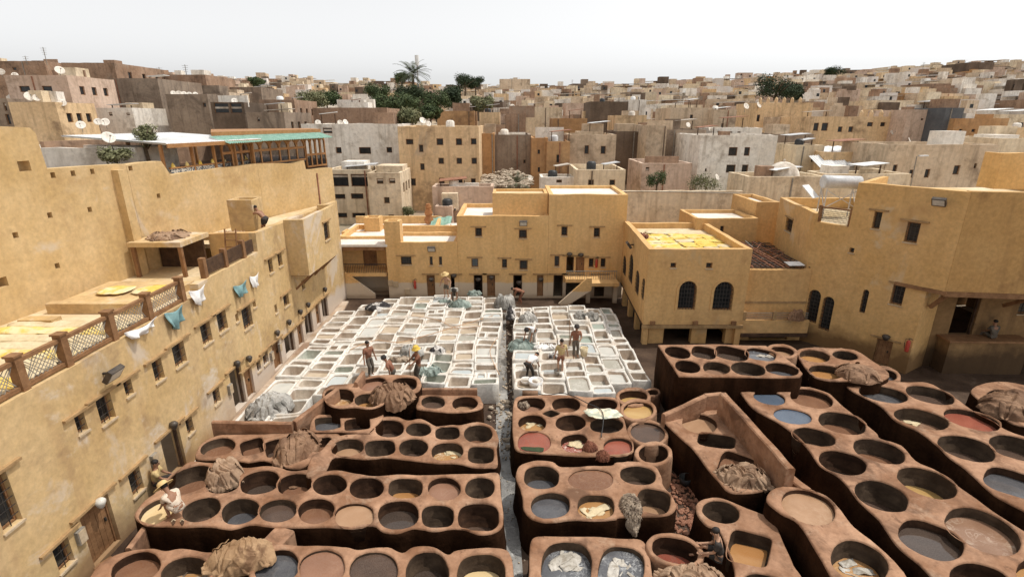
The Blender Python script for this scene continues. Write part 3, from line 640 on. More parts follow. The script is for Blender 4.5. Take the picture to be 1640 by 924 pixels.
vat_block('large brown double row of dye vats where the straw-hatted man works', ZA,
  [(225, 520), (270, 440), (350, 370), (470, 260), (590, 165), (700, 172), (800, 175), (960, 200), (1090, 190), (1180, 200), (1260, 222), (1390, 215), (1470, 225), (1560, 215), (1680, 235), (1800, 250), (1950, 240), (2120, 248), (2300, 242), (2500, 240), (2615, 240), (2630, 330), (2640, 430), (2648, 500), (2640, 580), (2570, 625), (2480, 632), (2400, 605), (2310, 600), (2200, 618), (2120, 605), (2050, 598), (1950, 625), (1860, 615), (1790, 578), (1640, 600), (1480, 588), (1290, 590), (1130, 590), (980, 575), (860, 600), (720, 580), (560, 590), (400, 585), (290, 575)], 1.25,
  [((590, 280, 165, 78, -18), 'dye_brown', .55), ((805, 300, 112, 66, -8), 'dye_dark', .6), ((1050, 295, 130, 74, -12), 'dye_dark', .55), ((1278, 308, 115, 70, -8), 'dye_brown', .5),
   ((1508, 313, 112, 68, -6), 'dye_dark', .8), ((1750, 330, 112, 72, -4), 'dye_umber', .75), ((2005, 330, 112, 66, 0, 2.8), 'dye_amber', .55), ((2260, 335, 108, 74), 'dye_rose', .25), ((2495, 333, 98, 72), 'dye_umber', .85),
   ((372, 488, 125, 72, -30), 'dye_cream', .2, 'basin_grey'), ((665, 472, 130, 74, -18), 'dye_umber', .7, 'basin_grey'), ((920, 482, 128, 84, -12), 'dye_slate', .55, 'basin_grey'), ((1170, 482, 124, 78, -8), 'dye_umber', .25), ((1420, 484, 120, 80, -6), 'dye_brown', .35),
   ((1670, 516, 128, 86, -4), 'dye_tan', .12), ((1960, 506, 135, 97, -4), 'dye_dark', .42, 'basin_clay'), ((2218, 516, 107, 78, 0, 2.8), 'dye_dark', .75), ((2485, 522, 135, 88, 0, 3.0), 'dye_umber', .8, 'basin_clay')])
vat_block('front row of dye vats along the bottom, left of the drain', ZA,
  [(-60, 900), (60, 790), (190, 742), (330, 728), (430, 742), (520, 728), (620, 738), (740, 748), (1000, 740), (1160, 706), (1300, 712), (1460, 712), (1620, 722), (1700, 738), (1790, 722), (1890, 716), (1985, 752), (2060, 716), (2190, 716), (2285, 765), (2350, 735), (2550, 720), (2660, 735), (2705, 790), (2720, 950), (2735, 1150), (1600, 1190), (600, 1190), (-160, 1190)], 1.25,
  [((232, 858, 168, 100, -20), 'dye_brown', .3), ((560, 892, 165, 110, -14), 'dye_amber_scum', .55, 'basin_grey'), ((860, 930, 120, 110, -6), 'dye_dark', .5), ((1160, 850, 148, 108, -14), 'dye_slate', .2), ((1458, 858, 152, 118, -10), 'dye_rose', .1),
   ((1800, 880, 158, 132, -4), 'dye_umber', .12, 'basin_grey'), ((2150, 895, 142, 148), 'dye_dark', .6, 'basin_grey'), ((2505, 900, 160, 140, 0, 2.6), 'dye_cream', .55, 'basin_grey')])
vat_block('brown double row of small vats below the twin pots, beside the drain', ZD,
  [(-40, 745), (0, 620), (60, 580), (140, 490), (260, 470), (375, 462), (440, 372), (480, 352), (560, 352), (630, 378), (720, 368), (815, 412), (900, 405), (980, 408), (1080, 392), (1180, 420), (1224, 490), (1212, 560), (1216, 680), (1150, 690), (1050, 685), (950, 662), (800, 655), (650, 640), (500, 622), (330, 630), (150, 622), (100, 690), (60, 740)], 1.25,
  [((508, 428, 94, 58), 'dye_umber', .6), ((698, 437, 84, 45), 'dye_umber', .65, 'basin_grey'), ((888, 460, 80, 46, 0, 3), 'dye_umber', .7), ((1088, 467, 94, 56), 'dye_brown', .62, 'basin_grey'),
   ((232, 556, 108, 58, -6), 'dye_tan', .4), ((445, 557, 100, 56, -4, 3), 'dye_umber', .75, 'basin_grey'), ((665, 557, 95, 60), 'dye_umber', .6, 'basin_grey'), ((887, 582, 105, 58, -4, 2.6), 'dye_amber_scum', .4, 'basin_grey'), ((1107, 602, 86, 60, 0, 3.2), 'dye_dark', .7, 'basin_grey')])
vat_block('brown rectangular pits behind the pile of brown hides', ZC,
  [(55, 590), (75, 520), (130, 470), (230, 435), (420, 430), (600, 425), (760, 420), (880, 415), (1000, 430), (950, 520), (880, 560), (820, 610), (740, 655), (620, 640), (500, 602), (400, 610), (250, 590), (150, 600)], 1.2,
  [((200, 515, 118, 56, -14), 'dye_brown', .35), ((425, 508, 80, 50, -14, 5), 'dye_brown', .4), ((570, 520, 62, 56, -14, 5), 'dye_umber', .5), ((885, 495, 66, 50, -8, 5), 'dye_brown', .45), ((730, 540, 62, 66, -8, 4), 'dye_umber', .5)])
vat_block('pair of dark square pits under the twin brown pots', ZC,
  [(830, 320), (900, 300), (1100, 300), (1290, 300), (1200, 405), (1190, 425), (1000, 410), (850, 410), (800, 400)], 1.3,
  [((920, 355, 85, 42, -6, 5), 'dye_slate', .3), ((1115, 360, 85, 42, -6, 5), 'dye_dark', .45)])
vat_block('tall brown block of four pots draped with crumpled hides', ZD,
  [(65, 220), (78, 178), (120, 148), (215, 138), (290, 130), (400, 86), (560, 78), (680, 92), (718, 140), (692, 190), (600, 205), (495, 212), (487, 250), (450, 280), (370, 300), (280, 290), (180, 292), (105, 275)], 1.75,
  [((178, 222, 98, 55, 0, 2.6), 'dye_amber_scum', .5, 'basin_clay'), ((366, 245, 88, 44), 'dye_amber', .45, 'basin_grey'), ((400, 142, 92, 42, -8), 'dye_rose', .2), ((605, 140, 82, 44, 0, 2.6), 'dye_dark', .4)])
vat_block('pair of round brown vats below a low wall by the drain', ZD,
  [(695, 250), (720, 215), (900, 210), (1080, 212), (1112, 240), (1122, 285), (1085, 312), (980, 325), (850, 318), (690, 303)], 1.45,
  [((793, 258, 78, 40), 'dye_umber', .3), ((1003, 265, 84, 48), 'dye_tan', .5)])
vat_block('brown vats with red dye right of the drain', ZE,
  [(165, 300), (172, 190), (195, 145), (280, 130), (430, 128), (640, 142), (840, 150), (880, 215), (905, 300), (925, 380), (960, 450), (950, 510), (830, 528), (640, 528), (470, 520), (330, 515), (200, 495), (172, 430)], 1.2,
  [((290, 190, 92, 48), 'dye_rose', .45), ((520, 195, 94, 48), 'dye_brown', .45), ((755, 195, 100, 44), 'dye_dark', .6), ((296, 312, 92, 55), 'dye_amber_scum', .4), ((550, 310, 100, 52), 'dye_dark', .7),
   ((310, 440, 108, 72), 'dye_red', .07), ((575, 442, 92, 62), 'dye_red_scum', .35), ((862, 470, 96, 62), 'dye_red', .16), ((420, 250, 58, 24, 0, 1.3), 'dye_dark', .5), ((785, 330, 110, 50), 'dye_dark', .4)])
round_vat('round vat of ochre dye nearest the white pits', ZE, (960, 143, 92, 44), (116, 64), 1.15, 'dye_ochre', .35)
round_vat('round vat brim-full of yellow ochre dye', ZE, (993, 230, 98, 56), (122, 76), 1.25, 'dye_ochre', .18)
round_vat('round vat filled with dark grey-brown dye', ZE, (1055, 378, 112, 66, 8), (138, 84), 1.2, 'dye_umber', .1)
round_vat('small empty round vat beside the trough', ZE, (1093, 512, 96, 60), (126, 80), 1.2, 'dye_dark', .7)
round_vat('small pale round vat half hidden by the tall block', ZE, (1085, 112, 40, 20), (55, 30), 0.9, 'dye_tan', .3)
vat_block('block of six large vats right of the drain, fleece draped over it', ZF,
  [(188, 260), (210, 190), (300, 152), (430, 160), (492, 192), (660, 188), (815, 182), (850, 160), (1000, 158), (1105, 190), (1148, 255), (1160, 315), (1228, 410), (1240, 470), (1180, 512), (1050, 520), (870, 525), (840, 540), (700, 548), (560, 542), (420, 556), (300, 535), (240, 470), (233, 400), (215, 330)], 1.3,
  [((358, 262, 116, 76, 4, 2.6), 'dye_slate', .55, 'basin_grey'), ((680, 277, 148, 70), 'dye_brown', .08), ((992, 245, 120, 62, 6), 'dye_umber', .6, 'basin_grey'), ((416, 446, 130, 84), 'dye_slate', .25, 'basin_grey'), ((716, 456, 122, 84, 0, 2.6), 'dye_amber_scum', .3), ((1095, 418, 112, 82, 12, 3), 'dye_tan', .65, 'basin_grey')])
vat_block('pair of big slate-grey vats with white froth at the bottom', ZF,
  [(280, 720), (305, 660), (380, 648), (560, 650), (740, 655), (900, 660), (1010, 672), (1060, 740), (1085, 900), (1110, 1120), (700, 1130), (270, 1120), (275, 900)], 1.3,
  [((522, 850, 165, 165, 4, 2.8), 'dye_slate_scum', .3, 'basin_grey'), ((880, 868, 150, 160, 8, 2.6), 'dye_slate_scum', .2, 'basin_grey')])
round_vat('tilted round vat with red dregs beside the seated man', ZF, (1235, 742, 158, 84, 14), (196, 112), 1.4, 'dye_red', .55)
vat_block('vat and sunken square pit of orange dye by the seated man', ZH,
  [(225, 490), (240, 425), (330, 396), (430, 410), (560, 470), (720, 540), (800, 690), (870, 840), (930, 930), (1000, 1120), (470, 1120), (480, 900), (440, 770), (380, 620), (290, 580)], 1.25,
  [((388, 492, 124, 72, 12), 'dye_umber', .75, 'basin_grey'), ((575, 730, 140, 108, 12, 6), 'dye_amber', .45), ((660, 985, 150, 90, 8), 'dye_dark', .4)])
vat_block('long brown trough of pits with tan hides beside the tall wall', ZG,
  [(250, 580), (270, 540), (400, 500), (610, 450), (700, 560), (790, 700), (870, 830), (960, 980), (950, 1030), (820, 1060), (690, 1050), (620, 980), (540, 890), (440, 760), (330, 660)], 1.45,
  [((495, 600, 118, 62, 10), 'dye_tan', .25), ((605, 716, 128, 46, 10, 4), 'dye_brown', .6, 'basin_grey'), ((740, 895, 125, 92, 20, 4), 'dye_brown', .3)])
vat_block('tall rusty block of eight vats before the arched windows', ZG,
  [(220, 90), (400, 88), (580, 87), (780, 90), (930, 92), (1030, 150), (1120, 215), (1172, 275), (1150, 303), (1030, 306), (900, 305), (640, 300), (360, 293)], 2.3,
  [((350, 138, 86, 38, 12), 'dye_umber', .5), ((522, 140, 82, 40, 12, 3), 'dye_dark', .35), ((705, 145, 110, 44, 10, 3), 'dye_dark', .4), ((895, 151, 100, 40, 10, 3), 'dye_slate_scum', .2), ((415, 231, 84, 40, 10), 'dye_umber', .6), ((605, 241, 90, 42, 8), 'dye_brown_scum', .4, 'basin_grey'), ((812, 248, 114, 46, 8), 'dye_dark', .5), ((1035, 250, 112, 42, 8), 'dye_slate', .4)], 0.0, smooth=False, side='clay_side', batter=0.02)
round_vat('small brown round vat behind the tall rusty block', ZG, (1038, 126, 78, 30, 8), (104, 44), 2.2, 'dye_tan', .3)
vat_block('low pair of orange dye vats heaped with striped hides', ZG,
  [(1135, 150), (1150, 115), (1280, 106), (1420, 112), (1530, 130), (1640, 200), (1740, 280), (1680, 325), (1500, 325), (1300, 315), (1215, 265)], 2.0,
  [((1250, 161, 102, 38, 8), 'dye_amber', .35), ((1322, 264, 112, 44, 8), 'dye_amber', .35, 'basin_grey'), ((1450, 158, 84, 32, 8), 'dye_dark', .5)])
vat_block('long diagonal bank of vats starting with two blue ones', ZJ,
  [(-225, 395), (-205, 368), (-95, 365), (0, 362), (90, 362), (230, 366), (370, 410), (470, 505), (580, 590), (675, 665), (700, 700), (840, 752), (930, 850), (1080, 925), (1240, 1040), (1440, 1180), (1680, 1330), (1960, 1520), (2000, 1780), (1400, 1840), (1130, 1700), (960, 1530), (800, 1395), (690, 1235), (545, 1100), (435, 955), (300, 875), (232, 780), (110, 655), (0, 582), (-140, 505)], 1.65,
  [((-32, 436, 106, 43, 10), 'dye_blue', .1), ((245, 440, 143, 58, 11), 'dye_brown', .3), ((123, 556, 128, 50, 10), 'dye_blue', .1), ((445, 600, 162, 66, 13), 'dye_brown', .55, 'basin_grey'), ((262, 692, 144, 54, 11), 'dye_tan', .6, 'basin_grey'),
   ((690, 788, 178, 72, 16), 'dye_brown', .6, 'basin_grey'), ((450, 858, 162, 70, 14), 'dye_dark', .75, 'basin_clay'), ((1005, 995, 208, 82, 19), 'dye_ochre', .65, 'basin_grey'), ((706, 1078, 186, 92, 19), 'dye_umber', .75, 'basin_grey'),
   ((1375, 1312, 265, 125, 24), 'dye_brown_scum', .35, 'basin_grey'), ((1030, 1365, 228, 108, 20), 'dye_dark', .28), ((1350, 1625, 200, 100, 14), 'dye_dark', .6), ((1735, 1600, 150, 100, 20), 'dye_amber_scum', .3)])
vat_block('high bank with a brim-full pinkish tan vat, bottom right', ZI,
  [(-50, 420), (-20, 350), (80, 320), (200, 338), (340, 382), (440, 480), (530, 590), (670, 700), (800, 820), (900, 960), (1000, 1150), (480, 1180), (380, 920), (260, 720), (160, 570), (40, 500)], 1.75,
  [((225, 460, 186, 106, 19), 'dye_tan', .18), ((562, 818, 195, 128, 22), 'dye_amber_scum', .55, 'basin_grey')])
vat_block('rightmost long bank of large dark vats below the overhang', ZJ,
  [(465, 350), (500, 333), (680, 333), (870, 335), (1010, 340), (1180, 430), (1330, 530), (1450, 590), (1530, 650), (1760, 730), (2000, 850), (2050, 1250), (1830, 1290), (1640, 1175), (1480, 1095), (1370, 1005), (1260, 905), (1150, 830), (1060, 742), (950, 655), (800, 592), (700, 492), (540, 405)], 1.75,
  [((715, 413, 162, 50, 11), 'dye_slate', .35), ((1022, 420, 165, 52, 12), 'dye_umber', .4, 'basin_grey'), ((968, 574, 186, 58, 12), 'dye_brown_scum', .5, 'basin_grey'), ((1300, 580, 190, 60, 14), 'dye_red', .25), ((1262, 766, 196, 76, 15), 'dye_umber', .65, 'basin_grey'), ((1600, 765, 195, 72, 15), 'dye_umber', .55, 'basin_grey'), ((1590, 1000, 220, 82, 18, 3.2), 'dye_slate', .3)])

round_vat('dim round vat beside the small plank door', ZJ, (735, 285, 72, 34, 14), (100, 52), 1.5, 'dye_slate', .3)
vat_block('dark vat block at the right edge under brown hides', ZJ, [(1290, 400), (1350, 350), (1520, 330), (1750, 390), (1850, 560), (1660, 620), (1500, 570), (1380, 480)], 1.1, [((1540, 450, 150, 60, 12), 'dye_dark', .4)])
# low brown walls between the banks
def brown_wall(label, a, b, w, z0, z1, name='low_wall', mat='clay', tilt=0.0):
    a, b = Vector(a), Vector(b); d = (b-a); L = d.length; d.normalize(); n = Vector((-d.y, d.x)); k = max(2, int(L/0.4)); V = []; F = []
    for i in range(k+1):
        p = a+d*L*i/k; zt = z1+tilt*(i/k)+0.03*nz(p.x, p.y, 2, 1.5)
        o = 0.02*nz(p.x, p.y, 5, 1.2)
        V += [(*(p+n*(w/2+o+0.03)), z0), (*(p+n*(w/2+o)), zt-0.04), (*(p+n*(w/2+o-0.04)), zt), (*(p-n*(w/2-o-0.04)), zt), (*(p-n*(w/2-o)), zt-0.04), (*(p-n*(w/2-o+0.03)), z0)]
    for i in range(k):
        for j in range(5): F.append((i*6+j, i*6+j+1, i*6+j+7, i*6+j+6))
    F += [tuple(range(6)), tuple(range(k*6, k*6+6))[::-1]]
    o = mk(name, V, F, mat, None, False); tag(o, label, 'wall', 'low brown walls among the vats'); return o
def g2(fr, x, y, z): p = G(*fr(x, y), z); return (p.x, p.y)
brown_wall('brown retaining wall in front of the white pits, far left', g2(ZC, 165, 345, 1.6), g2(ZC, 690, 352, 1.6), 0.18, 0, 1.6)
brown_wall('brown wall climbing from the retaining wall to the four pots', g2(ZC, 700, 345, 1.6), g2(ZC, 985, 135, 1.75), 0.2, 0, 1.6, tilt=0.2)
brown_wall('short upright wall fin beside the four pots', g2(ZD, 285, 140, 1.9), g2(ZD, 335, 72, 2.0), 0.16, 0.5, 1.95, tilt=0.15)
brown_wall('dark low wall behind the pair of round vats', g2(ZD, 722, 170, 1.68), g2(ZD, 1083, 170, 1.68), 0.12, 0.4, 1.68)
brown_wall('tall straight wall beside the trough of tan hides', g2(ZG, 650, 395, 2.4), g2(ZG, 1100, 890, 2.4), 0.26, 0, 2.35)
brown_wall('sloping wall closing the top of the trough', g2(ZG, 258, 545, 1.75), g2(ZG, 530, 420, 2.1), 0.2, 0.3, 1.75, tilt=0.35)
brown_wall('stub wall joining the trough and its tall wall', g2(ZG, 530, 415, 2.1), g2(ZG, 640, 405, 2.1), 0.2, 0.3, 2.1)
brown_wall('low wall end below the trough', g2(ZH, 845, 255, 1.7), g2(ZH, 960, 345, 1.7), 0.3, 0, 1.7)
brown_wall('narrow bridge wall between the two left banks', g2(ZA, 1215, 600, 1.2), g2(ZA, 1100, 720, 1.2), 0.62, 0, 1.2)
brown_wall('slanting wall left of the dark trench', g2(ZA, 285, 590, 1.15), g2(ZA, 180, 730, 1.15), 0.16, 0, 1.15)
brown_wall('narrow slab bridging the tall block and the diagonal bank', g2(ZG, 960, 325, 1.7), g2(ZG, 1020, 375, 1.7), 0.7, 0, 1.68)

# ------------------------------------------------------------------ white lime pits
def lime_pit(parent, x0, y0, x1, y1, z, zb, liq, depth, inn, wall=0.10):
    """one pit: rounded opening in a limewashed rim, with its share of the walls"""
    g = 0.003; x0 += g; x1 -= g; y0 += g; y1 -= g
    cs = [(x0, y0), (x1, y0), (x1, y1), (x0, y1)]; out = []
    for i in range(4):
        a, b = cs[i], cs[(i+1) % 4]
        for k in range(4): out.append((a[0]+(b[0]-a[0])*k/4, a[1]+(b[1]-a[1])*k/4))
    w = wall*rnd.uniform(0.75, 1.25); ws = [w*rnd.uniform(0.75, 1.35) for _ in range(4)]
    hx0, hy0, hx1, hy1 = x0+ws[0], y0+ws[1], x1-ws[2], y1-ws[3]; rr = min(0.22, (hx1-hx0)*0.3, (hy1-hy0)*0.3)*rnd.uniform(0.35, 1.0)
    hole = []
    for (cx, cy, a0) in ((hx0+rr, hy0+rr, 180), (hx1-rr, hy0+rr, 270), (hx1-rr, hy1-rr, 0), (hx0+rr, hy1-rr, 90)):
        for k in range(4):
            t = R(a0+30*k); hole.append((cx+rr*math.cos(t)+rnd.uniform(-.015, .015), cy+rr*math.sin(t)+rnd.uniform(-.015, .015)))
    # order outer to start near the same corner as the opening
    V = []; F = []; FM = []
    def zt(x, y): return z+0.05*nz(x, y, 7, 0.9)+0.02*nz(x, y, 2, 4)
    def add(l, f): i0 = len(V); V.extend([(x, y, f(x, y)) for x, y in l]); return [i0+i for i in range(len(l))]
    oi = offset(out, -0.025); ho = offset(hole, 0.03)
    ro = [out[14:]+out[:14], oi[14:]+oi[:14]]
    A = add(ro[0], lambda x, y: zb); B = add(ro[0], lambda x, y: zt(x, y)-0.05); C = add(ro[1], lambda x, y: zt(x, y))
    Dn = add(ho, lambda x, y: zt(x, y)); E = add(hole, lambda x, y: zt(x, y)-0.05); H = add(offset(hole, -0.03), lambda x, y: z-depth-0.06)
    n = 16
    for P, Q, mi in ((A, B, 0), (B, C, 0), (C, Dn, 0), (Dn, E, 0), (E, H, 1)):
        for i in range(n): F.append((P[i], P[(i+1) % n], Q[(i+1) % n], Q[i])); FM.append(mi)
    F.append(tuple(H)); FM.append(1)
    def warp(p): return (p[0]+0.16*nz(p[0]*0.33, p[1]*0.33, 11)+0.04*nz(p[0], p[1], 15, 1.1), p[1]+0.22*nz(p[0]*0.33, p[1]*0.33, 21)+0.05*nz(p[0], p[1], 25, 1.1), p[2])
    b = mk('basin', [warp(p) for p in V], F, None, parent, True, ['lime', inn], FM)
    mk('liquid', [warp((x, y, z-depth)) for x, y in offset(hole, -0.012)], [tuple(range(n))], liq, b)
LIQ = ['lime_white']*4+['lime_grey']*3+['lime_tan']*4+['lime_blue']*2+['lime_green']
def lime_bank(label, cols, yfun, z0, seed, holes=()):
    r = random.Random(seed); e = empty('lime_pit_bank', label, 'pits', 'white lime pit banks', (cols[0], 20, 0))
    for c in range(len(cols)-1):
        xa, xb = cols[c], cols[c+1]; y0, y1 = yfun((xa+xb)/2); y = y0; k = 0
        while y < y1-0.35:
            L = r.choice([0.72, 0.85, 1.0, 1.15, 1.35])
            if y1-(y+L) < 0.6: L = y1-y
            z = z0+0.10*nz(xa*0.6, y*0.5, 4, 1.0)+r.uniform(-0.07, 0.08)+(0.16 if r.random() < 0.1 else 0)
            liq = r.choice(LIQ); dp = r.choice([0.1, 0.18, 0.26, 0.36, 0.46, 0.56, 0.66])
            inn = 'lime_in_green' if liq == 'lime_green' else 'lime_in'
            if L < 1.2 and xb-xa > 1.15 and r.random() < 0.3:
                q = r.uniform(0.4, 0.6); xm = xa+(xb-xa)*q
                lime_pit(e, xa, y, xm, y+L, z, 0, liq, dp, inn); lime_pit(e, xm, y, xb, y+L, z+r.uniform(-.04, .04), 0, r.choice(LIQ), r.choice([0.2, 0.4, 0.6]), inn)
            else: lime_pit(e, xa, y, xb, y+L, z, 0, liq, dp, inn)
            y += L
    settle(e); return e
def yl(x):
    f = 28.6+(x+10.7)*1.05 if x < -7.2 else 32.4
    n = 17.3 if x < -8.0 else (19.4 if x < -6.6 else (20.6 if x < -3.1 else 20.2))
    return n, min(32.4, f+0.5)
lime_bank('large bank of white lime pits left of the drain', [-10.7, -9.55, -8.4, -7.35, -6.2, -5.15, -4.0, -2.95, -1.85, -0.65], yl, 0.85, 11)
lime_bank('smaller bank of white lime pits right of the drain', [0.08, 1.25, 2.35, 3.45, 4.45, 5.4, 6.15], lambda x: (19.6 if x < 4.6 else 20.6, 30.6-0.05*x), 0.85, 23)
# ------------------------------------------------------------------ long building on the left
LBX = -11.6
def build_left():
    e = empty('courtyard_house', 'long sunlit ochre house along the left, barred windows and roof terrace', 'building', None, (LBX, 5, 0))
    wl = Wall((LBX, 5), (LBX, 34.4)); r = wl.rect; ops = []
    for q in ((121, 661, 139, 695), (156, 631, 183, 679), (199, 607, 213, 635), (245, 574, 262, 612), (277, 548, 298, 587), (322, 516, 339, 552), (348, 498, 364, 532), (388, 490, 404, 527),
              (454, 471, 463, 491), (430, 414, 437, 438), (445, 405, 452, 427), (475, 387, 482, 407), (341, 620, 353, 648), (298, 666, 310, 696), (411, 576, 418, 595), (421, 562, 430, 584), (86, 863, 118, 914), (207, 748, 229, 794), (-12, 754, 27, 854)):
        ops.append((r(*q), 'win', 0.35))
    for q in ((377, 502, 382, 516), (405, 482, 410, 493), (440, 487, 444, 502), (483, 448, 488, 463)): ops.append((r(*q), 'plain'))
    for q, k in (((134, 797, 190, 905), 'doorw'), ((261, 685, 295, 760), 'door'), ((370, 585, 391, 648), 'door'), ((392, 588, 406, 628), 'doorw'), ((437, 545, 451, 592), 'doorw'), ((456, 532, 473, 570), 'door'), ((477, 517, 486, 556), 'doorw'), ((489, 499, 502, 549), 'door'), ((506, 485, 513, 520), 'doorw'), ((516, 475, 526, 516), 'door')):
        b = r(*q); ops.append(((b[0], max(0.16, min(b[1], 0.25)), b[2], b[3]), k, 0.3))
    prof = [(0, 5.75), (13.2, 5.85), (13.25, 6.2), (18.0, 6.25), (18.05, 7.1), (21.4, 7.02), (29.4, 6.85)]
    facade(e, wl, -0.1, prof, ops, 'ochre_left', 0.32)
    m = MB(); m.prism([(-19, 2), (LBX-0.32, 2), (LBX-0.32, 23.1), (-15.9, 23.1), (-18.4, 2)], 5.4, 5.65); m.build('roof', 'roof_ochre', e)
    m = MB(); m.prism([(-15.9, 23.4), (LBX-0.32, 23.4), (LBX-0.32, 34.4), (-13.2, 34.4)], 6.3, 6.5); m.build('roof', 'roof_ochre', e)
    w2 = Wall((-15.7, 23.1), (LBX-0.02, 23.1)); a = w2.L
    facade(e, w2, 5.3, [(0, 7.0), (a, 7.1)], [((1.0, 5.35, 1.9, 6.75), 'hole')], 'ochre_right', 0.28)
    # projecting upper room near the far end
    ow = [Wall((LBX, 26.0), (-10.6, 26.0)), Wall((-10.6, 26.0), (-10.6, 31.0)), Wall((-10.6, 31.0), (LBX, 31.0))]
    for i, w in enumerate(ow):
        facade(e, w, 4.2, 7.15, [((w.px(521, 383)[0]-0.05, 5.4, w.px(527, 383)[0]+0.2, 6.4), 'win', 0.2)] if i == 1 else [], 'ochre_left', 0.22, name='bay_wall')
    m = MB(); m.box(LBX, 26.1, 4.15, -10.68, 30.9, 4.3); m.build('bay_floor', 'wood', e)
    m = MB(); m.box(LBX, 26.1, 6.5, -10.7, 30.9, 6.62); m.build('bay_roof', 'roof_ochre', e)
    for y in (26.5, 27.6, 29.2, 30.5):
        m = MB(); m.bar((LBX, y, 3.3), (-10.75, y, 4.12), 0.1); m.build('bracket', 'wood', e)
    m = MB()
    m.add([(LBX+0.03, 18.0, 6.27), (LBX-0.36, 18.0, 6.27), (LBX-0.36, 5, 5.78), (LBX+0.03, 5, 5.78)], []) if False else None
    settle(e)
    for (s, z) in ((wl.px(165, 598)),): floodlight(wl, s, z, 'black floodlight on the left house below the terrace railing')
    for i, (u, v) in enumerate(((272, 679), (375, 581), (397, 588), (441, 538), (461, 528), (479, 510), (491, 495), (518, 468))):
        s, z = wl.px(u, v); nm = ('the nearest dark doorway', 'the open doorway past the white pile', 'the small plank door', 'the fourth doorway from the front', 'the wide open doorway', 'the narrow door past the wide doorway', 'the tall brown doorway', 'the last door on the left wall')[i]
        wall_lamp(wl, s, max(z, 2.1), 'round dark wall lamp above '+nm, 'dome lamps on the left wall', r=0.13)
    s, z = wl.px(153, 803); wall_lamp(wl, s, z, 'small white round lamp above the front plank door', 'dome lamps on the left wall', 'lamp_glass', 0.14)
    for i, (u, v) in enumerate(((127, 858), (245, 736), (367, 623), (434, 570), (447, 556))):
        s, z = wl.px(u, v); panel_box(wl, s, z, 0.26, 0.42, 'meter_box', 'small pale box on the left wall, number %s from the front' % ('one', 'two', 'three', 'four', 'five')[i], 'box', 'meter boxes on the left wall')
    return wl
WL = build_left()

def build_tall_wall():
    P = [(-17.7, 1.0), (-16.0, 22.0), (-14.4, 30.0), (-12.35, 36.4)]
    e = empty('tall_wall', 'tall bare ochre wall with small putlog holes behind the left terrace', 'wall', None, (*P[1], 5))
    w = Wall(P[0], P[1]); px = w.px
    prof = [(0, 12.1), px(0, 203), px(48, 205), px(57, 214), px(76, 272), px(130, 268), (w.L, px(182, 265)[1])]
    sq = lambda u, v, k=1.0: (lambda s, z: ((s-0.09*k, z-0.1*k, s+0.09*k, z+0.1*k), 'hole'))(*px(u, v))
    ops = [sq(u, v) for u, v in ((85, 281), (117, 278), (148, 275), (80, 345), (144, 336), (25, 377), (92, 426))]+[sq(5, 452, 1.6), (w.rect(29, 258, 49, 275), 'hole')]
    facade(e, w, 4.5, prof, ops, 'ochre', 0.5, seg=1.2)
    w = Wall(P[1], P[2]); px = w.px
    prof = [(0, px(190, 265)[1]), px(258, 258), px(274, 281), px(340, 271), (w.L, px(414, 262)[1])]
    ops = [((lambda s, z: ((s-0.09, z-0.1, s+0.09, z+0.1), 'hole'))(*px(u, v))) for u, v in ((209, 270), (212, 324), (254, 314), (229, 407))]
    facade(e, w, 4.5, prof, ops, 'ochre', 0.5)
    w = Wall(P[2], P[3]); px = w.px
    prof = [(0, px(415, 262)[1]), px(470, 262), px(487, 257), px(490, 272), (w.L, px(530, 269)[1])]
    facade(e, w, 0, prof, [], 'ochre', 0.5)
    m = MB(); w = Wall((-16.12, 20.6), (-16.0, 22.0)); w.bar(m, 0.6, 5.0, 1.0, 10.05, -0.1, 0.3); m.build('buttress', 'ochre', e)
    w = Wall(P[2], P[3]); m = MB(); w.bar(m, w.L*0.74, 5, w.L*0.755, 8.6, -0.05, 0.05); m.build('drain_pipe', 'rust', e)
    w = Wall((-12.35, 36.4), (-13.6, 40)); facade(e, w, 0, 8.3, [], 'ochre', 0.4)
    settle(e)
build_tall_wall()

